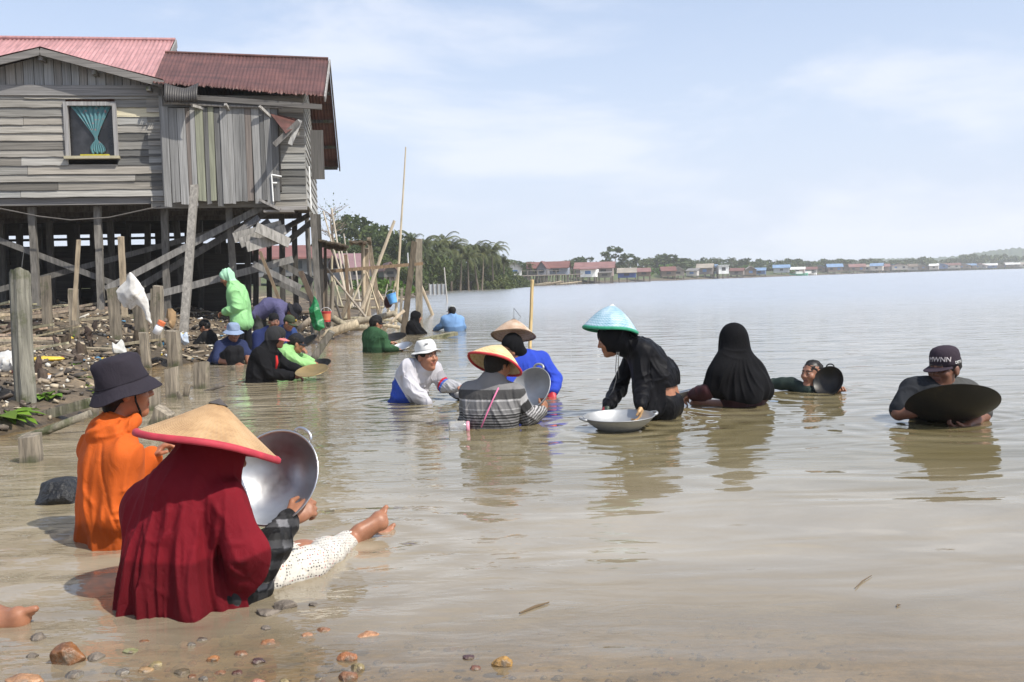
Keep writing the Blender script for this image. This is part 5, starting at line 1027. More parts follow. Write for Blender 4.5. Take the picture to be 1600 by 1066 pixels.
def wok(label, c, axis, rad, mat_='iron', dep=0.34, handles=(), hr=0.045, hmat=None, group=None, name='wok', turn=0.0, base=None, flat=0.25, thick=0.0025, spin=None, lip=True, stuff=None):
    """round bottomed pan: c rim centre (world), axis out of its mouth"""
    z = Vector(axis).normalized(); x = (Vector(spin) if spin else Vector((1, 0, 0))); x = (x - z * x.dot(z)).normalized(); y = z.cross(x); D = rad * 2 * dep; n = 18
    root = empty(name, c, 0, label, 'pan' if name != 'wok' else 'wok', group)
    root.matrix_world = Matrix(((x.x, y.x, z.x, c.x), (x.y, y.y, z.y, c.y), (x.z, y.z, z.z, c.z), (0, 0, 0, 1)))
    Rs = (rad * rad + D * D) / (2 * D); am = math.asin(min(1, rad / Rs)); 
    if D > rad: am = math.pi - am
    pr = [(Rs * math.sin(am * i / n), -D + Rs * (1 - math.cos(am * i / n))) for i in range(n + 1)]; pr[0] = (0.0008, -D)
    ou = pr; inn = [(max(0.0005, r - thick), z_ + thick) for r, z_ in reversed(pr)]
    edge = [(rad + 0.005, 0.001), (rad + 0.006, 0.004), (rad + 0.002, 0.006)] if lip else [(rad + .001, 0.002)]
    mb = MB(); mb.lathe(ou + edge + inn, 72); b_ = mb.build('bowl', M[mat_], root, smooth=True)
    for a in handles:
        ca, sa = math.cos(R(a)), math.sin(R(a)); o_ = Vector((ca, sa, 0)); tg = Vector((-sa, ca, 0)); p0 = o_ * rad; pts = []
        for k in range(9): q = math.pi * k / 8; pts.append(p0 + tg * math.cos(q) * hr * 1.05 + o_ * (math.sin(q) ** 0.7 * hr * 0.85 - 0.004) + Vector((0, 0, 0.010 * math.sin(q) - 0.006)))
        mb = MB(); mb.tube(pts, 0.0062 if mat_ != 'alu' else 0.010, 8); mb.build('handle', M[hmat or mat_], root, smooth=True)
        mb = MB()
        for sg in (-1, 1):
            for e in (0.008, 0.022): mb.lathe([(0.0, 0.004), (0.004, 0.003), (0.005, 0)], 8, Matrix.Translation(p0 * 0.985 + tg * sg * hr - o_ * e * 0.2 + Vector((0, 0, -e))) @ Matrix.Rotation(math.pi / 2, 4, 'Y'))
    return root
# ================================================================ the people in the water, nearest first
V3 = Vector
# ---- woman in the dark red veil, sitting in the shallows with her back to us
p = Person('woman in long dark red veil and broad straw hat sitting with legs stretched out', 3.40,
    dict(head=(338, 712, 0.06), shL=(238, 782, 0.10), shR=(350, 796, -0.06), pel=(292, 918, 0.0), elR=(404, 884, -0.02), wrR=(452, 812, 0.14), elL=(262, 860, 0.28), wrL=(352, 830, 0.30),
         hipL=(262, 926, 0.06), hipR=(322, 926, 0.0), knR=(482, 884, 0.30), anR=(553, 843, 0.77), knL=(440, 878, 0.52), anL=(540, 850, 0.95)),
    az=55, pitch=-12, vox=0.0062, curl=1.0, broad=0.85, nR=V3((0.1, 0.75, -0.3)), dR=V3((0.75, 0.35, 0.42)))
foot_prims(p.F, P(562, 830, 4.14), V3((0.15, 0.06, 0.12)), V3((-0.35, -0.75, 0.5)), 0.92, -1); foot_prims(p.F, P(573, 846, 4.24), V3((0.16, 0.06, 0.08)), V3((-0.35, -0.7, 0.55)), 0.85, -1)
p.body()
RD = (0.165, 0.009, 0.016)
Fv = Field(0.0062); J = p.J; hc = p.hc
Fv.el(hc + V3((-0.01, -0.01, 0.03)), (0.098, 0.112, 0.11), p.ax, 0.03); nb_ = P(296, 770, 3.40)
Fv.rc(hc + V3((-0.02, -0.02, -0.01)), nb_, 0.102, 0.125, 0.06); Fv.rc(P(240, 794, 3.48), P(338, 796, 3.38), 0.092, 0.085, 0.08); Fv.rc(nb_, P(278, 905, 3.40), 0.125, 0.165, 0.08)
Fv.rc(P(248, 802, 3.46), P(238, 972, 3.40), 0.11, 0.122, 0.09); Fv.rc(P(310, 802, 3.40), P(308, 960, 3.34), 0.10, 0.115, 0.09); Fv.rc(P(280, 850, 3.38), P(278, 985, 3.33), 0.12, 0.14, 0.09); Fv.rc(P(330, 900, 3.36), P(352, 955, 3.34), 0.08, 0.07, 0.05)
Fv.rc(P(352, 786, 3.33), P(383, 862, 3.30), 0.078, 0.082, 0.028); Fv.rc(P(383, 862, 3.30), P(374, 898, 3.31), 0.078, 0.06, 0.03); Fv.rc(P(383, 862, 3.30), P(396, 880, 3.33), 0.072, 0.06, 0.02)
Fv.rc(J['shL'] + V3((0.02, 0, -0.04)), J['elL'], 0.08, 0.08, 0.06)
Fv.el(hc + p.ax[1] * 0.12 + V3((0, 0, -0.02)), (0.062, 0.08, 0.085), p.ax, 0.03, True)
cx, cy = P(292, 880, 3.40)[:2]
def vdisp(Q):
    a = np.arctan2(Q[:, 1] - cy, Q[:, 0] - cx); dn = np.clip((0.46 - Q[:, 2]) / 0.45, 0, 1.1); w_ = wav(Q * np.array([1, 1, .35]), 9, 3); r_ = 0.5 + 0.5 * np.sin(a * 13 + 3.5 * np.sin(a * 2.3 + 0.5) + 1.6 * w_); r2 = np.sin(a * 6 + 2.0 * np.sin(a * 2 + 1) + w_); r3 = np.abs(np.sin(a * 19 + 3 * w_ + 2 * np.sin(a * 4)))
    return dn ** 1.4 * (0.030 * (0.5 - r_ ** 1.5) + 0.018 * r2 + 0.016 * r3 * (0.4 + 0.6 * np.sin(a * 3 + 2))) + 0.0018 * wav(Q * np.array([1, 1, .5]), 30, 8) + fo_(Q)
_st = strokes([(262, 800, 250, 960, .014, .012), (286, 790, 284, 965, .016, .012), (312, 800, 318, 955, .014, .012), (226, 820, 214, 955, .014, .012), (240, 790, 232, 960, .012, .010), (205, 830, 196, 940, .012, .012), (300, 860, 302, 968, .014, .010), (336, 830, 338, 950, .014, .012), (346, 800, 352, 900, -.009, .010), (352, 880, 376, 900, .010, .010), (366, 880, 392, 872, .008, .010), (356, 850, 384, 846, .006, .010), (330, 780, 350, 810, .008, .012), (270, 760, 262, 850, .008, .014)])
fo_ = lambda Q: folds(0.005, 30, 77, 0.35)(Q) + _st(Q)
def vcol_(V): k = np.clip((0.205 + 0.02 * wav(V, 7, 5) + 0.05 * (V[:, 0] + 1.0) - V[:, 2]) / 0.012, 0, 1); C = np.tile(np.array(RD), (len(V), 1)); return C * (1 - 0.42 * k)[:, None]
p.put('veil', Fv, M['cloth'], vcol_, vdisp)
def plaid(V):
    a = (np.sin(V[:, 0] * 60 + V[:, 1] * 30) > 0.3) * 1.0; b_ = (np.sin(V[:, 2] * 85 + V[:, 1] * 20) > 0.35) * 1.0; k = 0.010 + 0.03 * a * 0.5 + 0.05 * b_ * 0.6 + 0.10 * a * b_; k *= 1 + 0.7 * wav(V, 45, 6); return np.stack([k, k, k * 1.05], 1)
Fs = Field(0.006); e_, w_ = J['elR'], J['wrR']; Fs.rc(e_ + V3((0.01, 0, 0)), lerp(e_, w_, .45), 0.064, 0.060, 0.03); Fs.rc(lerp(e_, w_, .45), lerp(e_, w_, .97), 0.058, 0.046, 0.03)
p.put('sleeve', Fs, M['slick'], plaid, folds(0.011, 52, 4))
Fs = Field(0.007); Fs.rc(P(366, 932, 3.37), P(400, 918, 3.44), 0.075, 0.07, 0.05); p.put('tunic_hem', Fs, M['slick'], plaid, folds(0.010, 40, 7))
Ft = Field(0.006); h_, k_, a_2 = J['hipR'], J['knR'], J['anR']; Ft.rc(lerp(h_, k_, .35), k_, 0.088, 0.069, 0.04); Ft.rc(k_, lerp(k_, a_2, .35), 0.069, 0.064, 0.04); Ft.rc(lerp(k_, a_2, .35), lerp(k_, a_2, .93), 0.064, 0.040, 0.04); Ft.rc(J['hipL'], J['knL'], 0.085, 0.066, 0.04); Ft.rc(J['knL'], lerp(J['knL'], J['anL'], .9), 0.066, 0.042, 0.04)
def dotted():
    m, t, b, o = mat_base('dotted_cotton'); a = t.nodes.new('ShaderNodeAttribute'); a.attribute_name = 'Col'; vo = t.nodes.new('ShaderNodeTexVoronoi'); vo.inputs['Scale'].default_value = 88; vo.inputs['Randomness'].default_value = 0.35; t.links.new(coords(t, (1, 1, 1), rot=(0.3, 0.2, 0.84)), vo.inputs['Vector'])
    r = ramp(t, [(0.26, (0, 0, 0)), (0.33, (1, 1, 1))]); t.links.new(vo.outputs['Distance'], r.inputs[0]); n = noise(t, 1, coords(t, (22, 22, 60), rot=(0.3, 0.2, 0.84)), 2); r2 = ramp(t, [(0.0, (0.05, 0.045, 0.05)), (0.56, (0.05, 0.045, 0.05)), (0.60, (0.45, 0.05, 0.07)), (0.68, (0.45, 0.05, 0.07)), (0.70, (0.5, 0.38, 0.08))]); t.links.new(n.outputs[0], r2.inputs[0])
    mm = t.nodes.new('ShaderNodeMix'); mm.data_type = 'RGBA'; t.links.new(r.outputs[0], mm.inputs[0]); t.links.new(r2.outputs[0], mm.inputs[6]); mm.inputs[7].default_value = (0.54, 0.51, 0.45, 1); t.links.new(mulc(t, mm.outputs[2], a.outputs['Color']), b.inputs['Base Color']); b.inputs['Roughness'].default_value = 0.55
    n3 = noise(t, 22, coords(t), 3, 0.5, 1.5); bump(t, b, n3.outputs[0], 0.3, 0.02); return m
M['dotted'] = dotted()
def wetw(V): return np.repeat((1 - 0.3 * np.clip((0.02 - V[:, 2]) / 0.02, 0, 1))[:, None], 3, 1)
p.put('trousers', Ft, M['dotted'], wetw, folds(0.010, 34, 11))
hat = p.cone_hat((343, 624), (326, 696), 0.252, (0.42, 0.035, 0.055), 'straw', (0.02, -0.01), tip=(0.07, 0.06, 0.055), bulge=-0.003, rimw=0.015)
wok('bright steel wok held up by the woman in the red veil', P(427, 746, 3.60), (-0.26, -0.84, 0.47), 0.182, 'steel', 0.29, (42, 222), 0.040, spin=(0.9, -0.1, 0.3))
# ---- man in orange hooded shirt and dark bucket hat
p = Person('man in orange hooded shirt and dark bucket hat beside the red veiled woman', 4.25,
    dict(head=(197, 612, 0.02), shL=(156, 702, 0.14), shR=(194, 716, -0.12), pel=(170, 872, 0.0), neck=(178, 672, 0.0), elR=(184, 806, -0.15), wrR=(214, 846, 0.06), elL=(172, 778, 0.32), wrL=(236, 716, 0.40)), az=64, pitch=3, vox=0.0066, curl=0.8, nL=V3((0.3, 0, -1)), neckr=0.05, skin=(0.33, 0.125, 0.062))
p.broad = 0.88; p.body(); p.shirt((0.52, 0.10, 0.017), 1.0, 0.020, 0.010, 3, 30, hood='down', wet=0.12, name='hooded_shirt', loose=0.004, vert=0.4, lines=[(132, 664, 160, 650, .012, .012), (138, 676, 172, 660, .012, .010), (150, 684, 200, 672, .010, .010), (160, 694, 166, 770, -.010, .006), (166, 770, 186, 830, -.010, .008), (140, 700, 134, 830, .009, .012), (150, 720, 150, 845, .010, .012), (160, 780, 164, 848, .010, .010), (200, 730, 196, 800, .008, .010), (176, 800, 204, 790, .010, .008), (178, 812, 206, 806, .010, .008), (186, 770, 204, 762, .008, .008), (128, 760, 146, 790, .008, .010)])
p.bucket((0.030, 0.026, 0.034), 0.030, 0.052, 0.125, tilt=12, seed=3, off=(0, -0.012, 0.040), loose=1.14, wob=0.004); p.hair(0.006, -0.07, 0.012)
mb = MB(); H = p.H; mb.tube([H(0.082, 0.03, 0.03) - p.base, H(0.080, 0.03, -0.04) - p.base, H(0.058, 0.045, -0.09) - p.base, H(0.0, 0.05, -0.135) - p.base], [0.004, 0.0045, 0.005, 0.005], 6, (0.012, 0.012, 0.012)); mb.build('chin_strap', M['cloth'], p.root, smooth=True)
# ---- bare foot coming in at the left edge
p = Person('bare foot resting on the water at the lower left edge of the picture', 3.2, dict(head=(-330, 560, 0.4), shL=(-330, 640, 0.55), shR=(-260, 650, 0.15), pel=(-300, 960, 0.2), knR=(-130, 990, 0.12), anR=(-14, 964, 0.04), footR=(34, 956, 0.05), toeup=V3((-0.1, 0.75, 0.25))), az=80, vox=0.009, face=False, legs='none'); 
p.F.vox = 0.0065; p.body()
# ---- white hatted man smiling to the right
GW = (0.47, 0.46, 0.49)
p = Person('smiling man in white bucket hat and white and blue sports shirt leaning over the water', 8.9,
    dict(head=(667, 558, -0.02), shR=(637, 574, -0.03), shL=(678, 578, 0.20), pel=(609, 632, 0.16), neck=(659, 576, 0.06), elR=(642, 606, -0.12), wrR=(668, 634, -0.16), elL=(694, 603, 0.12), wrL=(716, 605, 0.05), hipL=(622, 648, 0.22), hipR=(614, 648, 0.10), knL=(650, 690, 0.2), knR=(644, 690, 0.0), anL=(620, 700, .4), anR=(612, 700, .2)), az=135, pitch=4, roll=0, vox=0.0062, curl=0.7, hs=1.06, neckr=0.06, skin=(0.36, 0.165, 0.10))
p.body(); bl = A3(P(630, 604, 9.0)); ar = A3(lerp(p.J['shL'], p.J['elL'], .85)); ad = A3((p.J['wrL'] - p.J['shL']).normalized())
def wcol(V):
    C = np.tile(np.array(GW), (len(V), 1)); d = (V[:, 0] - bl[0]) * 0.9 + (V[:, 2] - bl[2]) * 0.55; m_ = d < 0.0; C[m_] = (0.035, 0.075, 0.36); C[np.abs(d) < 0.006] = (0.6, 0.6, 0.62)
    u = (V - ar) @ ad; s_ = (V[:, 0] > ar[0] - 0.05); C[s_ & (u > 0.0) & (u < .022)] = (0.42, 0.02, 0.03); C[s_ & (u > .022) & (u < .044)] = (0.05, 0.12, 0.42); C[s_ & (u < 0) & (u > -0.07)] = (0.30, 0.29, 0.31); C[s_ & (u > .044)] = (0.36, 0.36, 0.38); return C
p.shirt(wcol, 1.0, 0.016, 0.008, 5, 38, collar=0.03, wet=0.07, name='sports_shirt', lines=[(634, 586, 652, 606, .010, .012), (642, 580, 656, 600, .009, .010), (636, 600, 650, 618, .009, .012), (650, 606, 668, 612, .010, .010), (648, 614, 664, 622, .010, .010), (612, 596, 634, 618, .010, .014), (606, 610, 624, 628, .010, .014), (690, 600, 702, 612, .008, .010), (698, 598, 708, 612, .008, .010), (672, 584, 668, 606, .008, .012), (624, 588, 640, 572, .008, .014)]); p.bucket((0.60, 0.60, 0.585), 0.034, 0.016, 0.10, tilt=6, seed=9, off=(0, -0.008, 0.052), wob=0.007, vent=True, loose=1.0); p.hair(0.003, -0.05, 0.008)
wok('dark pan edge with white rim just above the water beside the white hatted man', P(722, 616, 9.0), (0.1, -0.25, 1), 0.12, 'pan_dark', 0.22, (), name='gold_pan')
# ---- striped shirt man from behind
p = Person('man in grey and black striped shirt and red rimmed straw hat, back to us', 7.3,
    dict(head=(778, 572, 0.02), shL=(733, 612, 0.04), shR=(806, 616, -0.03), pel=(766, 690, -0.02), neck=(768, 594, 0.0), elR=(826, 652, 0.02), wrR=(846, 643, 0.15), elL=(728, 660, 0.16), wrL=(778, 652, 0.32)), az=48, pitch=-8, vox=0.0064, curl=1.0, nR=V3((-0.6, 0.6, 0.1)), dR=V3((0.35, 0.5, 0.5)), broad=1.08)
p.body()
zs = float(lerp(p.J['shL'], p.J['shR'], .5).z); sr3 = A3(lerp(p.J['shR'], p.J['elR'], .35)); sd3 = A3((p.J['elR'] - p.J['shR']).normalized())
def stripes(V):
    z = V[:, 2] - zs; C = np.full((len(V), 3), 0.15); lines = (np.sin(z * 300) > 0.1); k = np.where(z > 0.035, 0.20, np.where(z > -0.035, 0.06, np.where(z > -0.05, 0.36, np.where(z > -0.105, 0.17, np.where(z > -0.115, 0.34, np.where(z > -0.14, 0.14, np.where(lines, 0.30, 0.035))))))); arm = V[:, 0] > sr3[0] + 0.0
    u = (V - sr3) @ sd3; ka = np.where(u < -0.0, 0.40, np.where(u < 0.07, 0.03, np.where(np.sin(u * 300) > 0.0, 0.38, 0.07))); k = np.where(arm & (u > -0.05), ka, k); C = np.stack([k, k * 0.98, k * 0.98], 1); return C
p.shirt(stripes, 1.0, 0.016, 0.007, 8, 34, collar=0.035, wet=0.09, name='striped_shirt', lines=[(772, 618, 800, 662, .010, .010), (762, 622, 786, 668, .009, .010), (790, 612, 808, 652, .010, .010), (744, 616, 752, 660, .007, .012), (728, 620, 730, 660, .008, .012), (808, 622, 826, 650, .009, .010), (814, 640, 838, 656, .010, .010), (826, 646, 842, 660, .009, .008), (800, 606, 806, 640, -.010, .010)]); p.hair(0.003, -0.06)
p.cone_hat((783, 539), (773, 569), 0.216, (0.45, 0.035, 0.04), 'straw_y', (0.045, -0.01), tip=(0.25, 0.22, 0.14), bulge=0.02)
mb = MB(); pts = [P(779, 606, 7.14), P(770, 625, 7.095), P(760, 648, 7.085), P(752, 668, 7.08)]; mb.tube([q - p.base for q in pts], 0.006, 6, (0.62, 0.16, 0.30)); mb.build('pink_cord', M['trim'], p.root, smooth=True)
wok('cast grey aluminium wok full of wet sand held by the man in the striped shirt', P(828, 608, 7.52), (-0.50, -0.62, 0.50), 0.185, 'alu', 0.32, (35, 215), 0.045, spin=(0.8, 0, 0.6))
jar = empty('plastic_jar', P(716, 668, 7.15) - Vector((0, 0, 0)), 0, 'clear plastic jar with pink lid floating behind the striped shirt man', 'jar'); jm, t, b, o = mat_base('clear_plastic'); b.inputs['Base Color'].default_value = (0.8, 0.8, 0.8, 1); b.inputs['Roughness'].default_value = 0.12; b.inputs['Transmission Weight'].default_value = 0.75; b.inputs['IOR'].default_value = 1.2
mb = MB(); Mj = Matrix.Rotation(R(90), 4, 'Y'); mb.lathe([(0.001, -.07), (0.045, -.068), (0.05, -.05), (0.05, .05), (0.042, .06), (0.042, 0.07)], 28, Mj); mb.build('body', jm, jar, smooth=True); mb = MB(); mb.lathe([(0.044, .062), (0.046, .064), (0.046, .082), (0.04, .085), (0.001, .085)], 28, Mj, (0.6, 0.25, 0.33)); mb.build('lid', M['rubber'], jar, smooth=True)
# ---- blue shirt with worn straw hat behind
p = Person('bent person in bright blue shirt and worn straw hat behind the striped shirt man', 9.2,
    dict(head=(800, 543, -0.12), shR=(800, 566, -0.08), shL=(848, 562, 0.10), pel=(838, 640, 0.25), neck=(816, 558, 0.0), elL=(868, 592, -0.02), wrL=(864, 614, -0.16), elR=(796, 600, -0.2), wrR=(815, 622, -0.25)), az=-140, pitch=-28, vox=0.0075, curl=0.9)
RG = A3(p.J['wrL'])
def redglove(V, C): C[np.linalg.norm(V - RG, axis=1) < 0.16] = (0.42, 0.02, 0.03)
p.body(redglove); p.shirt((0.028, 0.06, 0.40), 0.94, 0.018, 0.009, 12, 34, wet=0.06, lines=[(848, 560, 866, 592, .010, .012), (838, 566, 852, 590, .009, .012), (856, 580, 874, 584, .010, .012), (856, 592, 874, 596, .010, .012), (826, 568, 836, 596, .009, .014)]); Fh = Field(0.0075); p.hood_prims(Fh, 0.014); p.put('hood', Fh, M['cloth'], (0.005, 0.005, 0.006), folds(0.005, 40, 3))
p.cone_hat((803, 498), (802, 525), 0.214, (0.14, 0.09, 0.055), 'straw_old', (0.05, 0.0), tip=(0.12, 0.10, 0.08), bulge=0.018, loop=True, rimw=0.005)
# ---- woman in black with blue conical hat, bending over a pan
p = Person('person in wet black hooded clothes and pale blue conical hat bending over a floating wok', 7.55,
    dict(head=(955, 532, -0.03), shL=(1003, 548, -0.14), shR=(992, 546, 0.20), pel=(1042, 628, 0.02), spine=(1032, 584, 0.02), neck=(979, 540, 0.02), elL=(1003, 606, -0.20), wrL=(1001, 634, -0.38), elR=(966, 606, 0.14), wrR=(950, 636, -0.22),
         hipL=(1038, 634, -0.09), hipR=(1044, 632, 0.10), knL=(1030, 700, -0.11), knR=(1036, 700, 0.12), anL=(1046, 745, -0.08), anR=(1052, 742, 0.14)), az=-88, pitch=-14, vox=0.0062, curl=0.8, nL=V3((-0.7, 0, -0.6)), dL=V3((-0.1, -0.1, -1)), nR=V3((0.3, 0, -1)), dR=V3((-0.7, -0.2, -0.7)), broad=1.05)
GLb, GRb = A3(p.J['wrL']), A3(p.J['wrR'])
def gl2(V, C): C[np.linalg.norm(V - GLb, axis=1) < 0.15] = (0.48, 0.30, 0.14); m_ = np.linalg.norm(V - GRb, axis=1) < 0.15; C[m_] = (0.03, 0.05, 0.035); C[m_ & (V[:, 0] < GRb[0] - 0.03)] = (0.38, 0.03, 0.05)
p.body(gl2); BK = (0.0045, 0.0045, 0.006)
hem = A3(P(1040, 604, 7.55)); hn = A3((P(1036, 640, 7.55) - P(1028, 570, 7.55)).normalized())
p.shirt(BK, 0.98, 0.016, 0.008, 15, 38, hood='up', wet=0.0, name='hooded_shirt', mat_='slick', extra=lambda F: F.rc(P(1008, 576, 7.48), P(1012, 640, 7.40), 0.115, 0.095, 0.06), lines=[(1012, 552, 1036, 590, .010, .012), (1020, 556, 1044, 592, .008, .012), (996, 590, 1016, 582, .012, .010), (996, 600, 1016, 594, .012, .010), (996, 612, 1014, 606, .011, .010), (998, 622, 1012, 618, .010, .009), (1000, 560, 1010, 600, .010, .010), (1016, 560, 1018, 604, -.014, .012), (960, 600, 978, 592, .010, .010), (958, 614, 972, 608, .010, .010), (1022, 596, 1040, 590, .008, .010)], cut=lambda Q: np.where(Q[:, 0] > hem[0] - 0.03, (Q - hem) @ hn, -1.0) - 0.0)
p.trousers((0.005, 0.005, 0.006), 0.012, 1.0, mat_='slick', amp=0.005)
p.cone_hat((957, 476), (953.5, 515), 0.218, (0.03, 0.26, 0.15), 'straw_blue', (0.0, -0.01), tip=(0.6, 0.57, 0.5), bulge=0.03, rimw=0.016)
mb = MB()
for a, q0_ in (((963, 548), 0), ((967, 548), 1)): 
    pts = [P(964 + q0_ * 3, 550, 7.42), P(962 + q0_ * 4, 575, 7.40), P(963 + q0_ * 4, 592, 7.40)] + ([P(958, 610, 7.40), P(952, 619, 7.40)] if not q0_ else []); mb = MB(); mb.tube([q - p.base for q in pts], 0.0035, 5, (0.10, 0.10, 0.10)); mb.build('drawstring', M['cloth'], p.root, smooth=True)
wok('grey steel wok floating on the water under the hands of the blue hatted person', P(967, 650, 7.0), (-0.02, -0.03, 1.0), 0.258, 'alu', 0.25, (8, 188), 0.045, hmat='alu', spin=(1, 0.1, 0))
# ---- woman in long black veil
p = Person('woman in long black veil sitting waist deep with her back half turned', 8.1,
    dict(head=(1146, 530, 0.0), shL=(1134, 578, -0.06), shR=(1176, 578, 0.10), pel=(1162, 640, 0.02), neck=(1152, 556, 0.02), elL=(1104, 612, -0.12), wrL=(1084, 618, 0.0), elR=(1196, 612, 0.05), wrR=(1180, 628, 0.15)), az=-52, pitch=-6, vox=0.0064, curl=0.7, nL=V3((0, 0.2, -1)))
p.body(lambda V, C: None); MRN = (0.045, 0.016, 0.018)
p.shirt(MRN, 0.98, 0.018, 0.008, 21, 36, wet=0.0, name='maroon_shirt', mat_='slick')
Fv = Field(0.0064); hc = p.hc; Fv.el(hc + V3((0, -0.005, 0.03)), (0.098, 0.116, 0.110), p.ax, 0.03); Fv.rc(hc + V3((0.01, 0, -0.02)), P(1152, 570, 8.1), 0.098, 0.125, 0.06); Fv.rc(P(1132, 582, 8.0), P(1176, 584, 8.16), 0.078, 0.08, 0.08)
Fv.rc(P(1152, 575, 8.08), P(1160, 616, 8.02), 0.13, 0.17, 0.08); Fv.rc(P(1176, 584, 8.1), P(1184, 608, 8.08), 0.105, 0.12, 0.08); Fv.rc(P(1132, 580, 8.02), P(1119, 606, 7.99), 0.10, 0.10, 0.07); Fv.rc(hc + V3((0, 0, -0.05)), P(1126, 584, 7.97), 0.09, 0.092, 0.08); Fv.rc(P(1126, 584, 7.98), P(1115, 603, 7.98), 0.08, 0.07, 0.06); Fv.rc(hc + V3((0, 0, -0.05)), P(1180, 590, 8.16), 0.085, 0.08, 0.08); Fv.rc(P(1180, 600, 8.0), P(1165, 622, 7.97), 0.09, 0.10, 0.07)
Fv.el(hc + p.ax[1] * 0.125 + V3((0, 0, -0.015)), (0.058, 0.075, 0.085), p.ax, 0.02, True); cx2, cy2 = P(1150, 590, 8.1)[:2]; zt2 = hc.z
def vd2(Q):
    a = np.arctan2(Q[:, 1] - cy2, Q[:, 0] - cx2); dn = np.clip((zt2 - 0.1 - Q[:, 2]) / 0.35, 0, 1.1); w_ = wav(Q * np.array([1, 1, .4]), 9, 5); r_ = 0.5 + 0.5 * np.sin(a * 15 + 3 * np.sin(a * 2.5) + 1.6 * w_); return dn * (0.014 * (0.5 - r_ ** 1.5) + 0.008 * np.sin(a * 7 + 2 * w_)) + 0.003 * wav(Q, 30, 4) + _sv(Q)
_sv = strokes([(1148, 556, 1122, 612, .012, .010), (1150, 560, 1136, 622, .012, .010), (1153, 560, 1150, 626, .014, .010), (1157, 560, 1165, 626, .013, .010), (1162, 560, 1180, 620, .013, .010), (1166, 562, 1192, 612, .012, .010), (1130, 545, 1166, 548, .006, .010), (1128, 552, 1160, 562, .006, .010)])
zh = P(1150, 622, 8.0).z
p.put('veil', Fv, M['cloth'], (0.0045, 0.0045, 0.0055), vd2, lambda Q: zh - 0.03 + 0.008 * np.sin(Q[:, 0] * 25) + 0.05 * np.clip(-(Q[:, 0] - P(1150, 600, 8).x) * 4, 0, 1.3) - Q[:, 2])
wok('white enamel pan held in front of the woman in the black veil', P(1070, 612, 8.25), (-0.25, 0.1, 1), 0.10, 'alu', 0.3, (150,), 0.03, name='enamel_pan')
# ---- swimmer behind a small black wok
p = Person('dark haired man with only head and one arm above water beside a small wok', 8.9,
    dict(head=(1269, 584, 0.0), shL=(1262, 612, -0.02), shR=(1282, 616, 0.25), pel=(1330, 650, 0.5), neck=(1275, 606, 0.06), elL=(1236, 600, 0.1), wrL=(1206, 599, 0.16), elR=(1300, 620, 0.0), wrR=(1306, 612, -0.1)), az=-122, pitch=2, vox=0.0055, curl=0.5, hs=1.04, skin=(0.30, 0.14, 0.085))
p.body(); p.shirt((0.018, 0.028, 0.024), 0.98, 0.014, 0.007, 24, 40, wet=0.0, mat_='slick'); p.hair(0.007, -0.03, 0.002)
wok('small black wok tilted upright in the water beside the swimming man', P(1294, 596, 8.72), (-0.62, -0.62, 0.40), 0.140, 'iron', 0.24, (100,), 0.035, spin=(1, 0, -.4))
# ---- man in purple cap holding up a big black wok
p = Person('man in dark purple flat cap and grey shirt holding a big black wok', 7.05,
    dict(head=(1476, 577, 0.0), shR=(1424, 607, 0.0), shL=(1515, 611, 0.06), pel=(1470, 700, 0.05), neck=(1474, 606, 0.05), elR=(1404, 646, -0.10), wrR=(1440, 642, -0.20), elL=(1536, 650, -0.10), wrL=(1508, 668, -0.30)), az=-122, pitch=0, vox=0.0062, curl=0.8, hs=1.2, nR=V3((0.3, -0.5, 1)), dR=V3((1, 0, -.1)), nL=V3((-0.2, 0.3, 1)), dL=V3((-1, 0.15, 0.05)), skin=(0.17, 0.075, 0.045), broad=1.1)
p.body(); p.shirt(lambda V: np.where((V[:, 0] > p.mid.x + 0.04)[:, None], np.array([0.07, 0.07, 0.068]), np.array([0.022, 0.024, 0.028])), 0.42, 0.016, 0.007, 27, 34, wet=0.07, collar=0.0); p.hair(0.003, -0.04, 0.008)  # shirt painted lighter on the sunlit shoulder, darker on the other
cp = p.cap((0.038, 0.028, 0.038), tilt=-6, flat=True, blen=0.085, off=(0, -0.004, 0.036)); PCAP = cp
def letters(parent, text, size, pos, nrm, up, col, name='lettering', ext=0.0015, shear=0.0):
    c = bpy.data.curves.new(name, 'FONT'); c.body = text; c.size = size; c.align_x = 'CENTER'; c.align_y = 'CENTER'; c.extrude = ext; c.resolution_u = 3; c.shear = shear
    tmp = bpy.data.objects.new('tmp', c); COL.objects.link(tmp); dg = bpy.context.evaluated_depsgraph_get(); me = bpy.data.meshes.new_from_object(tmp.evaluated_get(dg)); bpy.data.objects.remove(tmp)
    vcol(me, np.tile(np.array(col), (len(me.vertices), 1))); me.materials.clear(); o = link(name, me, M['trim'], parent); n = Vector(nrm).normalized(); u = Vector(up); u = (u - n * u.dot(n)).normalized(); x = u.cross(n); q = Vector(pos)
    o.matrix_local = Matrix(((x.x, u.x, n.x, q.x), (x.y, u.y, n.y, q.y), (x.z, u.z, n.z, q.z), (0, 0, 0, 1))); return o
def curved(o, rad, axis_y=True):
    """wraps flat lettering round the crown of a cap"""
    for v in o.data.vertices: a = v.co.x / rad; v.co.z += rad * (math.cos(a) - 1); v.co.x = (rad) * math.sin(a)
    return o
curved(letters(cp, 'MWNN', 0.042, (-0.026, 0.0985, 0.040), (-0.30, 1, 0.14), (0, 0, 1), (0.55, 0.5, 0.5), shear=0.1), 0.085); curved(letters(cp, 'DETU', 0.024, (-0.086, -0.01, 0.012), (-1, 0.0, 0.06), (0, 0, 1), (0.7, 0.7, 0.68)), 0.1)
for o_ in cp.children:
    if o_.name.startswith('lettering'): pass
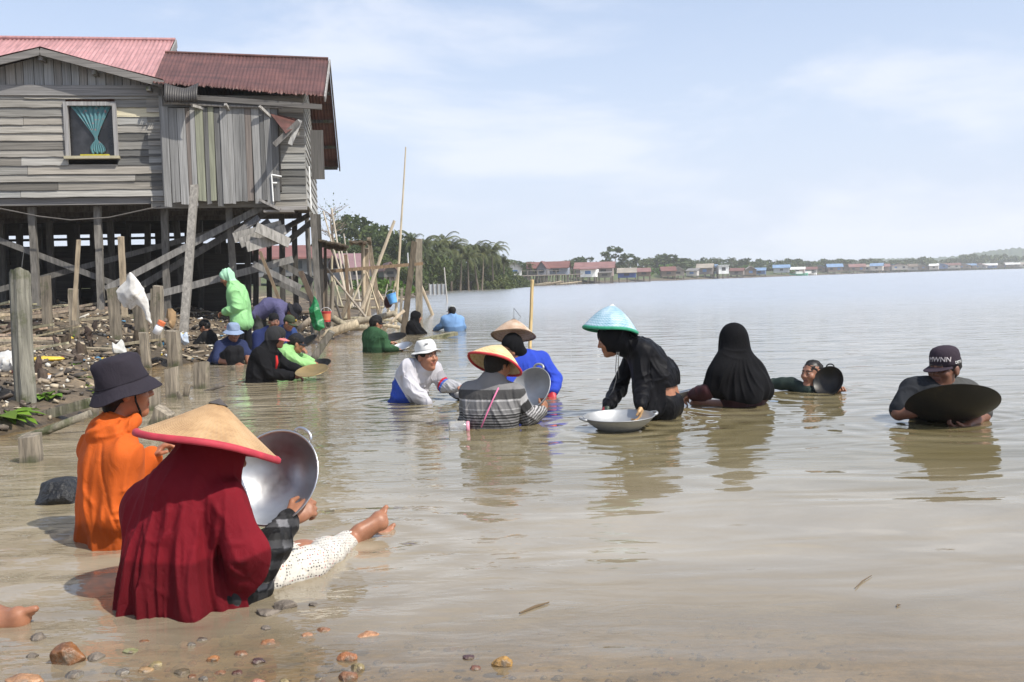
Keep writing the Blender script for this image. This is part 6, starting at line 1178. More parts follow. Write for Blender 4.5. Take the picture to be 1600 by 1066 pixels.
wok('big black iron wok tilted towards us in the hands of the purple capped man', P(1488, 631, 6.72), (0.10, 0.47, 0.76), 0.305, 'iron', 0.16, (), spin=(1, 0, -.05))
# ---- man in black hood with pink brim, and the lime shirted man behind him
p = Person('man in black hooded shirt with a pink cap brim, panning near the stub posts', 11.3,
    dict(head=(432, 527, 0.0), shR=(404, 555, -0.16), shL=(426, 553, 0.18), pel=(406, 612, 0.0), neck=(420, 545, 0.0), elR=(424, 584, -0.16), wrR=(458, 588, -0.06), elL=(450, 574, 0.16), wrL=(470, 579, 0.10)), az=86, pitch=-10, vox=0.008, curl=0.6, skin=(0.26, 0.115, 0.07), broad=1.12)
p.body(); p.shirt(lambda V: np.where(((V[:, 2] > p.hc.z - 0.03) & (V[:, 0] < p.hc.x + .12))[:, None], np.array([0.030, 0.030, 0.032]), np.array([0.007, 0.007, 0.008])), 0.95, 0.024, 0.010, 31, 32, hood='up', name='hooded_shirt', wet=0.0, lines=[(404, 560, 424, 588, .014, .016), (396, 566, 398, 594, .014, .018), (410, 572, 428, 578, .012, .014), (412, 580, 430, 590, .012, .014), (436, 582, 446, 592, .012, .012), (392, 580, 408, 594, .014, .018), (414, 520, 422, 546, .014, .016), (422, 548, 444, 552, .014, .016), (428, 560, 428, 590, -.016, .016), (440, 566, 452, 576, .010, .012)]); c_ = p.cap((0.03, 0.03, 0.03), tilt=-10, bcol=(0.50, 0.16, 0.16), off=(0, 0.004, 0.026), blen=0.065)
mb = MB(); mb.tube([P(432, 556, 11.14) - p.base, P(433, 566, 11.12) - p.base, P(431, 577, 11.14) - p.base], [0.012, 0.018, 0.012], 6, (0.5, 0.03, 0.03)); mb.build('red_collar', M['cloth'], p.root, smooth=True)
wok('muddy gold shallow pan held flat by the man in the black hood', P(487, 579, 11.25), (-0.1, -0.3, 1), 0.19, 'brass', 0.12, (), name='gold_pan')
LM = (0.25, 0.46, 0.18)
p = Person('man in lime green shirt and dark cap bent over a pan near the black hood', 12.8,
    dict(head=(463, 537, 0.0), shR=(444, 551, -0.14), shL=(452, 550, 0.20), pel=(438, 590, 0.0), neck=(452, 546, 0.02), elR=(466, 566, -0.16), wrR=(490, 571, -0.08), elL=(474, 562, 0.16), wrL=(488, 566, 0.1)), az=72, pitch=-14, vox=0.009, curl=0.6, broad=1.12)
p.body(); p.shirt(LM, 0.98, 0.022, 0.010, 33, 30, name='shirt', hood='down', wet=0.05, lines=[(446, 550, 468, 566, .014, .018), (436, 556, 450, 574, .014, .018), (460, 556, 474, 572, .014, .016), (470, 562, 480, 574, .012, .014), (456, 560, 458, 576, -.014, .016)]); p.cap((0.02, 0.021, 0.026), tilt=-6); p.hair(0.003, -0.05)
letters(p.root, 'AS', 0.10, P(447, 561, 12.60) - p.base, (0.25, -1, 0.05), (0, 0, 1), (0.03, 0.06, 0.12), shear=0.2)
wok('black pan held by the man in the lime green shirt', P(498, 569, 12.75), (-0.15, -0.35, 1), 0.16, 'iron', 0.2, (), name='gold_pan')
# ---- squatting man in blue bucket hat
p = Person('man in pale blue bucket hat and navy shirt squatting at the water edge', 14.1,
    dict(head=(365, 521, -0.05), shR=(344, 541, -0.06), shL=(378, 540, 0.12), pel=(345, 572, 0.1), neck=(360, 533, 0.05), elR=(340, 563, -0.22), wrR=(376, 571, -0.34), elL=(386, 556, -0.08), wrL=(390, 571, -0.30), knL=(372, 548, -0.3), knR=(360, 549, -0.36), anL=(374, 580, -0.25), anR=(364, 582, -0.28)), az=140, pitch=-6, vox=0.009, curl=0.5, skin=(0.24, 0.11, 0.068), broad=1.12)
p.body(); p.shirt((0.022, 0.03, 0.075), 0.46, 0.02, 0.009, 41, 30, wet=0.0); p.trousers((0.012, 0.012, 0.014)); p.bucket((0.22, 0.28, 0.40), 0.055, 0.045, 0.105, seed=4, loose=1.04)
# ---- child in black cap
p = Person('child in black cap and black t-shirt squatting on the mud bank', 15.6, dict(head=(321, 512, 0.0), shL=(320, 526, -0.10), shR=(331, 527, 0.14), pel=(330, 553, 0.02), neck=(324, 521, 0.02), elL=(308, 540, -0.12), wrL=(312, 558, -0.2), elR=(326, 545, 0.1), wrR=(318, 558, -0.02), knL=(312, 548, -0.05), knR=(318, 548, 0.15), anL=(322, 566, -0.05), anR=(326, 566, 0.12)), az=-80, pitch=-18, vox=0.009, hs=0.95, curl=0.5, broad=0.85)
p.body(); p.shirt((0.012, 0.012, 0.013), 0.44, 0.018, 0.008, 44, 30, wet=0.0); p.trousers((0.06, 0.055, 0.05)); p.cap((0.014, 0.014, 0.015))
# ---- standing man in pale green hooded jacket
GJ = (0.25, 0.50, 0.22)
p = Person('man in pale green hooded jacket standing bent on the bank, hood up', 15.3,
    dict(head=(354, 434, -0.03), shL=(364, 456, -0.16), shR=(374, 454, 0.17), spine=(374, 474, 0), pel=(378, 501, 0.0), neck=(364, 447, 0.0), elL=(370, 482, -0.2), wrL=(350, 488, -0.10), elR=(372, 482, 0.2), wrR=(352, 488, 0.12), hipL=(375, 504, -0.09), hipR=(381, 504, 0.1), knL=(372, 541, -0.10), knR=(388, 540, 0.12), anL=(376, 574, -0.08), anR=(394, 572, 0.14)), az=-105, pitch=-26, vox=0.009, curl=0.7, broad=1.12)
p.body(); p.shirt(lambda V: np.where((V[:, 2] > 1.22)[:, None], np.array([0.34, 0.58, 0.40]), np.array(GJ)), 0.96, 0.034, 0.013, 47, 26, hood='up', name='hooded_jacket', wet=0.0, lines=[(383, 456, 385, 484, -.022, .020), (385, 484, 366, 494, -.018, .018), (364, 470, 378, 474, .014, .018), (362, 478, 378, 484, .014, .018), (352, 482, 362, 490, .012, .014), (372, 448, 384, 470, .012, .02), (386, 480, 388, 498, .014, .018), (378, 488, 382, 500, .014, .018), (346, 424, 358, 444, -.012, .016), (360, 440, 372, 446, .016, .016)]); p.trousers((0.008, 0.009, 0.013), 0.012, 1.0, 0.006)
# ---- bending man in grey purple shirt, and two men in front of him
p = Person('man in faded purple shirt and black hat bent right over, behind the squatting men', 16.4,
    dict(head=(458, 487, 0.0), shR=(436, 484, -0.18), shL=(442, 482, 0.18), pel=(401, 486, 0.0), spine=(420, 477, 0.0), neck=(446, 482, 0.0), elR=(444, 516, -0.2), wrR=(454, 532, -0.1), elL=(450, 512, 0.2), wrL=(460, 530, 0.1), hipR=(400, 492, -0.09), hipL=(404, 490, 0.1), knR=(406, 526, -0.1), knL=(412, 524, 0.12), anR=(398, 560, -0.1), anL=(404, 558, 0.12)), az=95, pitch=-62, vox=0.010, curl=0.6, broad=1.12)
p.body(); p.shirt((0.085, 0.080, 0.155), 0.45, 0.022, 0.010, 51, 28, wet=0.0); p.trousers((0.05, 0.05, 0.048), 0.02); p.bucket((0.018, 0.018, 0.022), 0.05, 0.045, 0.10, seed=6)
p = Person('man in navy shirt and backwards black cap resting his chin on his hand', 14.9,
    dict(head=(428, 503, 0.0), shR=(402, 524, 0.0), shL=(430, 526, 0.16), pel=(414, 572, 0.1), neck=(420, 517, 0.05), elL=(444, 540, -0.1), wrL=(436, 520, -0.14), elR=(404, 550, -0.1), wrR=(424, 558, -0.25)), az=150, pitch=-4, vox=0.009, curl=1.0, dL=V3((-0.4, 0, 1)), nL=V3((-0.5, 0.5, 0)), skin=(0.2, 0.09, 0.055), broad=1.1)
p.body(); p.shirt((0.018, 0.026, 0.085), 0.46, 0.02, 0.009, 54, 30, wet=0.0); p.cap((0.012, 0.012, 0.014), bill=True, yaw=165)
p = Person('man in blue shirt and olive cap crouching low behind the lime shirted man', 16.0, dict(head=(451, 505, -0.05), shR=(434, 518, 0.0), shL=(456, 518, 0.2), pel=(438, 560, 0.1), neck=(446, 514, 0.02), elR=(440, 540, -0.2), wrR=(462, 548, -0.2), elL=(466, 536, 0.1), wrL=(474, 546, -0.05)), az=105, pitch=-24, vox=0.010, curl=0.6)
p.body(); p.shirt((0.03, 0.055, 0.16), 0.46, 0.02, 0.009, 57, 30, wet=0.0); p.cap((0.05, 0.062, 0.035))
wok('black pan at the water edge in front of the crouching man in the olive cap', P(478, 533, 15.6), (-0.4, -0.35, 1), 0.19, 'iron', 0.2, (), name='gold_pan')
# ---- dark green shirt man
p = Person('man in dark green shirt and black cap, chest deep near the logs', 15.6,
    dict(head=(588, 506, 0.0), shL=(574, 523, 0.14), shR=(598, 525, -0.14), pel=(584, 572, 0.0), neck=(583, 516, 0.0), elR=(604, 544, -0.14), wrR=(620, 546, -0.02), elL=(594, 538, 0.22), wrL=(608, 536, 0.26)), az=68, pitch=-8, vox=0.010, curl=0.6, broad=1.15)
p.body(); p.shirt((0.035, 0.085, 0.040), 0.96, 0.02, 0.009, 61, 30, wet=0.10); p.cap((0.018, 0.018, 0.019), yaw=0); p.hair(0.003, -0.05)
wok('silver steel pan on the water held by the man in the dark green shirt', P(628, 541, 15.7), (-0.2, -0.3, 1), 0.17, 'steel', 0.2, (), name='gold_pan')
wok('round black pan floating just behind the silver pan of the green shirted man', P(617, 526, 16.6), (-0.1, -0.28, 1), 0.20, 'iron', 0.15, (), name='gold_pan')
# ---- black hooded figure and blue shirt man farthest out
p = Person('figure in black with hood up sitting in the water beside the slanting pole', 20.8, dict(head=(651, 496, 0.0), shR=(642, 508, -0.16), shL=(650, 507, 0.17), pel=(646, 535, 0.0), neck=(648, 503, 0.0), elR=(652, 520, -0.16), wrR=(662, 524, -0.05), elL=(658, 518, 0.16), wrL=(664, 522, 0.1)), az=80, pitch=-8, vox=0.011, curl=0.6, broad=1.1)
p.body(); p.shirt((0.005, 0.005, 0.006), 1.0, 0.022, 0.009, 63, 28, hood='up', name='hooded_shirt', wet=0.0)
p = Person('man in sky blue shirt and grey cap, the farthest person out', 21.8,
    dict(head=(706, 487, 0.02), shL=(694, 499, 0.02), shR=(720, 499, 0.02), pel=(712, 530, 0.0), neck=(707, 494, 0.0), elL=(690, 509, 0.10), wrL=(680, 515, 0.20), elR=(724, 512, 0.1), wrR=(718, 518, 0.3)), az=-28, pitch=-6, vox=0.011, curl=0.5, broad=1.2)
p.body(); p.shirt((0.17, 0.30, 0.52), 1.0, 0.02, 0.008, 66, 28, wet=0.12); p.cap((0.32, 0.34, 0.34), yaw=20); p.hair(0.003, -0.05)
# ================================================================ stub posts, poles, logs, litter, stones
def GP(px, py, dmax=60.0):
    """where the ray through a pixel meets the bank or the water"""
    r = ray(px, py); ds = np.linspace(1.5, dmax, 1500); X = EYE.x + r.x * ds; Y_ = EYE.y + r.y * ds; Zr = EYE.z + r.z * ds; G = np.maximum(ground_h(X, Y_), 0.0); hit = np.argmax(Zr <= G)
    return EYE + r * ds[hit] if (Zr <= G).any() else EYE + r * dmax
rs = random.Random(31)
def stake(label, bx, by, tx, ty, wpx, kind='square', col=None, name='wooden_post', group='stub posts standing in mud and water', sunk=0.4, dd=0.0, wet=True, d=None, mat_='timber', cap=None, cat='post', top=1.0, twist=0.3):
    b_ = GP(bx, by) if d is None else P(bx, by, d); dp = depth(b_); a = P(tx, ty, dp + dd); w_ = wpx / FPX * dp; k = rs.uniform(0.24, 0.36); col = col or (k * 1.10, k * 0.93, k * 0.70); b0 = b_ - (a - b_).normalized() * sunk; N = 9; mb = MB(); n = 4 if kind == 'square' else 12
    ax = (a - b0).normalized(); x = ax.orthogonal(); x = Vector((1, 0.35 * twist, 0)) - ax * ax.dot(Vector((1, .35 * twist, 0))); x.normalize(); y = ax.cross(x); vs, fs, cs = [], [], []; m_ = 16
    base = [(1, .8), (-1, .8), (-1, -.8), (1, -.8)]
    for i in range(N + 1):
        t = i / N; c = b0.lerp(a, t); jx = rs.uniform(-.03, .03) * w_; rr_ = w_ / 2 * (1 + (top - 1) * t)
        for k in range(m_):
            an = 2 * math.pi * k / m_
            if kind == 'square': s_ = 1 / max(abs(math.cos(an)), abs(math.sin(an)) * 1.12) ; s_ = min(s_, 1.32)
            else: s_ = 1 + 0.07 * math.sin(5 * an + bx) + rs.uniform(-.03, .03)
            e = 0
            if i == N: e = w_ * (0.12 * math.cos(an + bx) + rs.uniform(-.30, .06)) if kind != 'square' else w_ * 0.12 * math.cos(an + bx)
            p_ = c + (x * math.cos(an) + y * math.sin(an)) * rr_ * s_ + x * jx + ax * e; vs.append(p_ - b_)
            wz = 0.45 if (wet and p_.z < 0.035) else 1.0; cs.append(tuple(q * wz for q in col))
    for i in range(N):
        for k in range(m_): fs.append((i * m_ + k, i * m_ + (k + 1) % m_, (i + 1) * m_ + (k + 1) % m_, (i + 1) * m_ + k))
    fs.append(tuple(range(m_ * N, m_ * N + m_))); mb.add(vs, fs); mb.c = cs; o = mb.build(name, M[mat_], None, loc=b_); tag(o, label, cat, group); return o
big = stake('thick weathered round post, the tallest at the left edge, with a wire on its top', 40, 628, 31, 420, 30, 'round', (0.30, 0.285, 0.23))
mb = MB(); q = P(34, 418, depth(big.location)) - big.location; mb.tube([q, q + V3((0.01, 0, .06)), q + V3((0.03, 0, 0.16))], 0.004, 5, (0.08, 0.08, 0.08)); mb.build('wire', M['plain'], big)
G2 = 'stub posts standing in mud and water'
for lb, *a in (('slim squared post second from the left edge on the mud bank', 75, 522, 71, 432, 13), ('short squared post in front of a leaning thin stake', 117, 520, 114, 452, 14), ('squared post just left of the white sack', 183, 530, 176, 452, 17),
        ('dark mud stained stub holding up the white sack', 222, 520, 216, 470, 17), ('split post with yellow tape near its top', 249, 540, 247, 447, 13), ('pair leg of the split post beside the yellow taped one', 240, 538, 240, 452, 9), ('squared green stained post at the water edge beside the squatting child', 274, 572, 270, 517, 19), ('narrow post under the white sack reaching the water', 230, 575, 224, 520, 13),
        ('mossy block post in the water right of the bucket hat', 238, 641, 238, 592, 24), ('greenish block post between the bucket hat and the squatting man', 270, 621, 268, 575, 19), ('pale squared block post nearest the black hooded man', 315, 607, 315, 567, 21), ('short square stump alone in the water at far left', 49, 722, 47, 680, 29), ('post stump at the end of the mud beam behind the orange hood', 143, 650, 141, 624, 21),
        ('tilted cut stump in the water above the straw hat', 249, 662, 258, 641, 28), ('tiny pointed stump between two block posts', 290, 620, 294, 601, 8), ('little dark peg in front of the squatting man', 364, 579, 364, 571, 6), ('small broken dark stake beside the tiny pointed stump', 282, 624, 277, 612, 6)):
    stake(lb, *a, twist=rs.uniform(-.5, .9))
for lb, *a in (('thin leaning stake behind the short squared post', 118, 458, 123, 375, 6), ('thin upright stake left of the sack under the house', 193, 452, 189, 370, 9)): stake(lb, *a, d=14.0, group='thin stakes near the house', col=(0.40, 0.32, 0.22), mat_='timber_dry')
stake('tall weathered post leaning against the plank screen of the house', 288, 512, 304, 291, 13, d=16.6, sunk=0.5, dd=1.4, group='leaning timbers by the house', col=(0.27, 0.25, 0.22), mat_='timber_dry')
stake('thin dark crutch stake leaning with yellow tape near the green jacket', 437, 470, 406, 393, 5, d=17.0, sunk=0.5, group='leaning timbers by the house', col=(0.22, 0.16, 0.1), mat_='timber_dry')
stake('dark leaning plank stake just behind the green bag', 492, 478, 470, 425, 8, d=18.5, sunk=.5, group='leaning timbers by the house', col=(0.12, 0.085, 0.06), mat_='timber_dry')
stake('grey paddle shaped plank standing slanted in the water by the lime shirted man', 489, 562, 518, 518, 11, col=(0.26, 0.23, 0.19), group='leaning timbers by the house')
# poles and frames right of the house
GPo = 'bamboo poles and posts right of the house'
PO = [('very tall thin bamboo pole rising above the trees', 617, 515, 634, 230, 5.5, 27, 'round', (0.50, 0.42, 0.30), 0.35), ('long pale pole leaning across the tall bamboo', 561, 494, 616, 345, 7, 26, 'round', (0.52, 0.44, 0.33), 0.6),
      ('dark slanting post beside the black hooded figure', 631, 517, 647, 378, 11, 21.5, 'square', (0.15, 0.12, 0.085), 0.8), ('grey straight post with a thin batten behind the black hooded figure', 655, 488, 654, 375, 11, 27, 'square', (0.30, 0.26, 0.20), 1.0), ('short leaning prop at the foot of the grey straight post', 667, 470, 655, 440, 5, 33, 'round', (0.36, 0.29, 0.2), 1.0),
      ('upright pole left of the crossing pale pole', 569, 492, 567, 379, 7, 27, 'round', (0.42, 0.34, 0.24), .9), ('second upright pole close to the crossing pale pole', 576, 494, 572, 388, 8, 27.5, 'square', (0.40, 0.32, 0.23), .9), ('leaning post with a pale upper half behind the crossing pole', 592, 487, 576, 372, 8, 28.5, 'square', (0.30, 0.24, 0.17), .8),
      ('post at the left of the landing frame near the house corner', 506, 488, 504, 420, 6, 22.5, 'round', (0.18, 0.14, 0.1), 1), ('dark post under the thatched platform', 510, 490, 508, 388, 4.5, 22.5, 'square', (0.11, 0.09, 0.07), 1), ('crooked grey stump post by the landing frame', 518, 494, 520, 440, 8, 22, 'round', (0.2, 0.17, 0.13), .8), ('brown upright in the middle of the landing frame', 545, 492, 540, 398, 5, 24, 'square', (0.24, 0.17, 0.11), 1),
      ('short forked prop leaning at the landing frame', 536, 492, 551, 452, 6, 23.5, 'square', (0.27, 0.22, 0.16), 1), ('long thin pole leaning down to the right across the frame', 571, 495, 502, 408, 4, 23, 'round', (0.34, 0.29, 0.23), .8), ('dark thin stick leaning at the left of the landing frame', 528, 484, 500, 400, 3.5, 23, 'round', (0.08, 0.07, 0.06), 1),
      ('thin pale pole leaning left behind the thatched platform', 541, 462, 505, 330, 3.5, 36, 'round', (0.5, 0.43, 0.33), .6), ('thin pale upright pole behind the platform', 540, 460, 518, 325, 4, 37, 'round', (0.52, 0.45, 0.35), .6), ('weathered thin pole right of the platform', 551, 455, 537, 365, 3, 37, 'round', (0.42, 0.37, 0.3), .6), ('slim pole among the pinkish roof', 560, 455, 553, 395, 3, 38, 'round', (0.5, 0.45, 0.38), .7),
      ('pale slim pole leaning near the pinkish roof', 547, 458, 531, 380, 3.5, 36.5, 'round', (0.52, 0.46, 0.38), .7), ('short stub in the water beyond the blue bucket', 627, 473, 628, 452, 4, 38, 'square', (0.3, 0.26, 0.2), 1), ('tall thin stick standing alone in the river behind the blue shirted man', 699, 475, 694, 418, 2.5, 52, 'round', (0.42, 0.40, 0.37), .7),
      ('bamboo stick planted in the water right of the worn straw hat', 828, 545, 832, 437, 6, 16, 'round', (0.56, 0.41, 0.20), .85), ('grey thin mast among the dark trees', 640, 445, 637, 395, 2.5, 80, 'round', (0.5, 0.5, 0.5), .8)]
for lb, bx, by, tx, ty, w_, d, kd, c, tp in PO: stake(lb, bx, by, tx, ty, w_, kd, c, name='pole', group=GPo, d=d, sunk=1.2, top=tp, mat_='bamboo' if kd == 'round' else 'timber_dry', cat='pole', wet=False)
for k in range(9):
    bx = rs.uniform(512, 606); tx = bx + rs.uniform(-22, 26); stake('slender pale bamboo stake among the crowd of poles right of the house', bx, rs.uniform(470, 492), tx, rs.uniform(398, 446), rs.uniform(2.5, 4.5), 'round', jit((0.46, 0.38, 0.28), .25, rs), name='pole', group='slender stakes right of the house', d=rs.uniform(24, 33), sunk=1.0, top=.7, mat_='bamboo', cat='pole', wet=False)
def beam(lb, pts, rpx, d, col, name='beam', cat='beam', group=None, mat_='timber_dry', n=8, kind='round', taper=0.8):
    Q = [P(a, b, d + (c[0] if c else 0)) for a, b, *c in pts]; r = rpx / 2 / FPX * d; o0 = Q[0].copy(); mb = MB(); col = tuple(col)
    if kind == 'round': mb.tube([q - o0 for q in Q], [r * (1 + (taper - 1) * i / (len(Q) - 1)) for i in range(len(Q))], n, col, jit=0.05, rng=rs)
    else: mb.bar(Q[0] - o0, Q[-1] - o0, r * 1.3, r * 2, col)
    return tag(mb.build(name, M[mat_], None, smooth=(kind == 'round'), loc=o0), lb, cat, group)
beam('long horizontal brown rail tied across the landing frame', [(503, 425), (660, 412, 3)], 5.5, 23.5, (0.20, 0.135, 0.08), kind='sq')
th = empty('thatched_platform', P(515, 378, 22.5), 0, 'small dark thatched platform on posts beside the house corner', 'platform'); o0 = th.location
mb = MB()
for k in range(26): u = k / 25; a = P(494 + 46 * u, 374 + 10 * u + rs.uniform(-1, 1), 21.8) - o0; b = P(492 + 44 * u, 384 + 8 * u, 23.6) - o0 + V3((rs.uniform(-.1, .1), 0, 0)); mb.bar(a, b, 0.07, 0.03, jit((0.13, 0.105, 0.075), .3, rs))
mb.build('thatch', M['timber_dry'], th)
for (a, b) in (((492, 383), (540, 389)), ((505, 380), (545, 386))): mb = MB(); mb.bar(P(*a, 22.4) - o0, P(*b, 22.4) - o0, 0.05, 0.07, (0.12, 0.095, 0.07)); mb.build('bearer', M['timber_dry'], th)
t2 = empty('brush_shelf', P(560, 378, 26.5), 0, 'ragged shelf of sticks on top of the two upright poles', 'shelf'); o0 = t2.location; mb = MB()
for k in range(16): u = k / 15; a = P(547 + 30 * u, 377 + rs.uniform(-2, 3), 25.9) - o0; mb.bar(a, P(549 + 30 * u, 381 + rs.uniform(-2, 2), 27.4) - o0, 0.07, 0.04, jit((0.19, 0.15, 0.11), .3, rs))
mb.build('stick_layer', M['timber_dry'], t2)
GL = 'pale driftwood logs on the bank'
PL = (0.46, 0.39, 0.28)
for lb, pts, r, d in (('thick pale log lying lowest by the water right of the green bag', [(478, 535), (510, 522), (540, 512), (560, 505)], 16, 19.6), ('pale forked log crossing behind the lowest log', [(520, 497), (545, 512), (580, 512), (604, 518)], 11, 21.2), ('long bent log curving over toward the slanting post', [(500, 510), (545, 505), (590, 497), (615, 490), (628, 501), (640, 514)], 11, 22.2),
        ('pale short log by the bending man', [(468, 515), (480, 503), (492, 494)], 10, 19.0), ('straight pale pole lying behind the logs', [(500, 500), (560, 497), (640, 503)], 5, 24.5), ('thin log lying across the mud near the frame', [(520, 478), (560, 482), (600, 480)], 4.5, 29), ('driftwood stick low on the far mud', [(560, 462), (600, 465), (632, 468)], 3.5, 42), ('bleached stick on the mud behind the poles', [(530, 468), (565, 470), (590, 466)], 4, 36),
        ('grey root log dark at its base near the dark green shirt', [(575, 512), (600, 508), (625, 512)], 7, 19.5), ('short stick leaning from the green shirted man to the logs', [(592, 522), (610, 505), (632, 485)], 6, 20.5)): beam(lb, pts, r, d, jit(PL, .15, rs), name='log', cat='log', group=GL, n=10)
beam('old squared timber lying along the mud edge behind the orange hood', [(46, 656), (140, 629)], 15, 8.3, (0.27, 0.25, 0.18), name='beam', group='beams at the mud edge', kind='sq', mat_='timber')
beam('long split log half in the water at the left edge', [(-40, 704), (60, 678), (142, 646)], 15, 7.5, (0.33, 0.29, 0.22), name='log', cat='log', group=GL, n=10, mat_='timber')
beam('thin dark branch on the water between block posts and squatting man', [(285, 628), (320, 612), (350, 603)], 5, 10.4, (0.10, 0.085, 0.07), name='branch', cat='branch')
pk = MB(); a, b = P(653, 533, 19.0), P(712, 521, 19.3); pk.bar(a - a, b - a, 0.28, 0.07, (0.38, 0.35, 0.22)); tag(pk.build('plank', M['timber'], None, loc=a), 'thick mossy plank end sticking out of the water behind the white hat', 'plank')
# white sack over the posts, bags, buckets, bottles
def blob(name, lb, cat, c, radii, mat_, col, amp=0.02, f=14, seed=1, group=None, rot=0, extra=None, vox=None):
    F = Field(vox or max(radii) / 14); F.el((0, 0, 0), radii, None, 0.03)
    if extra: extra(F)
    V, Fc = F.mesh(folds(amp, f, seed)); o = link(name, np_mesh(name, V, Fc, np.tile(np.array(col), (len(V), 1))), M[mat_], None, smooth=True, loc=c); return tag(o, lb, cat, group)
def sheet(name, lb, cat, outline, d, mat_, col, thick=0.02, puff=0.25, f=16, seed=1, amp=0.02, vox=0.011, group=None):
    """crumpled plastic or cloth hanging in the given outline (pixels), d metres away; thin with a little air in it"""
    Q = [P(a, b, d) for a, b in outline]; c = sum(Q, V3()) / len(Q); pg = np.array([((q - c).x, (q - c).z) for q in Q]); lo = np.array([pg[:, 0].min() - .05, -.16, pg[:, 1].min() - .05]); hi = np.array([pg[:, 0].max() + .05, .16, pg[:, 1].max() + .05]); n = np.ceil((hi - lo) / vox).astype(int) + 1
    X, Y_, Z_ = np.meshgrid(*[lo[q] + vox * np.arange(n[q]) for q in range(3)], indexing='ij'); x, z = X[:, 0], Z_[:, 0]; best = np.full(x.shape, 9.0); ins = np.zeros(x.shape, bool)
    for i in range(len(pg)):
        (ax, az), (bx, bz) = pg[i], pg[(i + 1) % len(pg)]; ex, ez = bx - ax, bz - az; t_ = np.clip(((x - ax) * ex + (z - az) * ez) / (ex * ex + ez * ez), 0, 1); best = np.minimum(best, np.hypot(x - ax - t_ * ex, z - az - t_ * ez)); ins ^= ((az > z) != (bz > z)) & (x < (bx - ax) * (z - az) / (bz - az + 1e-12) + ax)
    sd = np.where(ins, -best, best) + 0.004 * np.sin(x * 40 + 3 * np.sin(z * 25)); PT = np.stack([x.ravel(), x.ravel() * 0, z.ravel()], 1); w1 = wav(PT * np.array([1, 1, .6]), f, seed, 3).reshape(x.shape); w2 = wav(PT, f * 2.1, seed + 3, 3).reshape(x.shape)
    y0 = amp * (np.abs(w1) * 1.8 - .6) + amp * .35 * (np.abs(w2) - .4); th = thick + puff * np.clip(-sd, 0, .12); D = np.maximum(sd[:, None, :], np.abs(Y_ - y0[:, None, :]) - th[:, None, :]).astype(np.float32)
    D[0] = D[-1] = .1; D[:, 0] = D[:, -1] = .1; D[:, :, 0] = D[:, :, -1] = .1; V, Fc = nets(D, lo, vox); o = link(name, np_mesh(name, V, Fc, np.tile(np.array(col), (len(V), 1))), M[mat_], None, smooth=True, loc=c); return tag(o, lb, cat, group)
M['sack'] = mat('woven_sack', (0.58, 0.56, 0.52), 0.7, 0.25, (7, 7, 7), bmp=0.5, patch=0.2, patchcol=(0.36, 0.32, 0.26), pscale=5)
sheet('sack', 'dirty white plastic sack draped over a stub post', 'sack', [(205, 424), (214, 434), (226, 452), (231, 468), (234, 490), (236, 506), (229, 500), (224, 484), (214, 476), (204, 484), (192, 480), (184, 468), (181, 456), (186, 448), (196, 440)], 11.6, 'sack', (1, 1, 1), 0.018, 0.5, 7, 3, 0.03)
M['greenbag'] = mat('green_plastic', (0.008, 0.17, 0.05), 0.4, 0.5, (14, 14, 14), spec=0.4, bmp=0.5)
sheet('bag', 'bright green plastic bag hanging from a stick', 'bag', [(491, 461), (496, 470), (500, 484), (505, 500), (507, 512), (500, 517), (491, 516), (486, 505), (484, 492), (483, 482), (486, 478), (489, 470)], 18.2, 'greenbag', (1, 1, 1), 0.02, 0.7, 20, 4, 0.025)
stake('thin stick that carries the green bag', 500, 530, 492, 455, 3, d=18.3, group=GPo, name='pole', cat='pole', mat_='timber_dry')
M['plast'] = mat('plastic', (1, 1, 1), 0.4, 0.12, spec=0.5, bmp=0.1)
def bucket(lb, c, r, h, col, tilt=0, band=None, handle=True, hang=None):
    root = empty('bucket', c, 0, lb, 'bucket'); root.rotation_euler = (R(tilt * .3), R(tilt), 0); mb = MB(); mb.lathe([(0.001, 0), (r * .78, 0), (r * .8, .01), (r * .97, h), (r * 1.06, h), (r * 1.06, h + .02), (r * .95, h + .02), (r * .76, .02), (0.001, .02)], 28, None, col); mb.build('body', M['plast'], root, smooth=False)
    if band: mb = MB(); mb.lathe([(r * .87, h * .2), (r * .965, h * .85), (r * .96, h * .86), (r * .86, h * .19)], 28, None, band); mb.build('label_band', M['plast'], root)
    mb = MB(); mb.tube([(r * 1.06 * math.cos(a), 0.3 * r * math.sin(a) * 0, h + .01 + r * .9 * math.sin(a)) for a in np.linspace(0, math.pi, 10)], 0.006, 6, (0.5, 0.5, 0.5)); mb.build('bail_handle', M['plast'], root) if handle else None
    return root
bucket('red paint bucket hanging beside the green bag', P(510, 503, 19.4), 0.10, 0.19, (0.45, 0.03, 0.03), 0, (0.5, 0.14, 0.06)); bucket('light blue bucket hanging on the tall bamboo pole', P(615, 474, 25), 0.13, 0.23, (0.10, 0.30, 0.62), -16)
blob('cloth_bundle', 'dark red and black cloth tied beside the blue bucket', 'cloth', P(608, 472, 25.2), (0.10, 0.07, 0.16), 'cloth', (0.07, 0.03, 0.03), 0.03, 18, 6)
sheet('bag', 'knotted white plastic bag with water hanging on the bank post', 'bag', [(281, 519), (286, 522), (292, 519), (294, 526), (295, 536), (288, 540), (282, 538), (280, 530)], 14.2, 'sack', (0.75, 0.9, 1.15), 0.015, 0.9, 22, 7, 0.015, 0.009)
sheet('bag', 'crumpled clear white plastic bag on the mud behind the bucket hat', 'bag', [(176, 534), (181, 538), (187, 530), (190, 538), (194, 546), (196, 553), (186, 552), (176, 553), (175, 544)], 11.0, 'sack', (0.8, 0.83, 0.84), 0.015, 0.5, 24, 8, 0.03, 0.008)
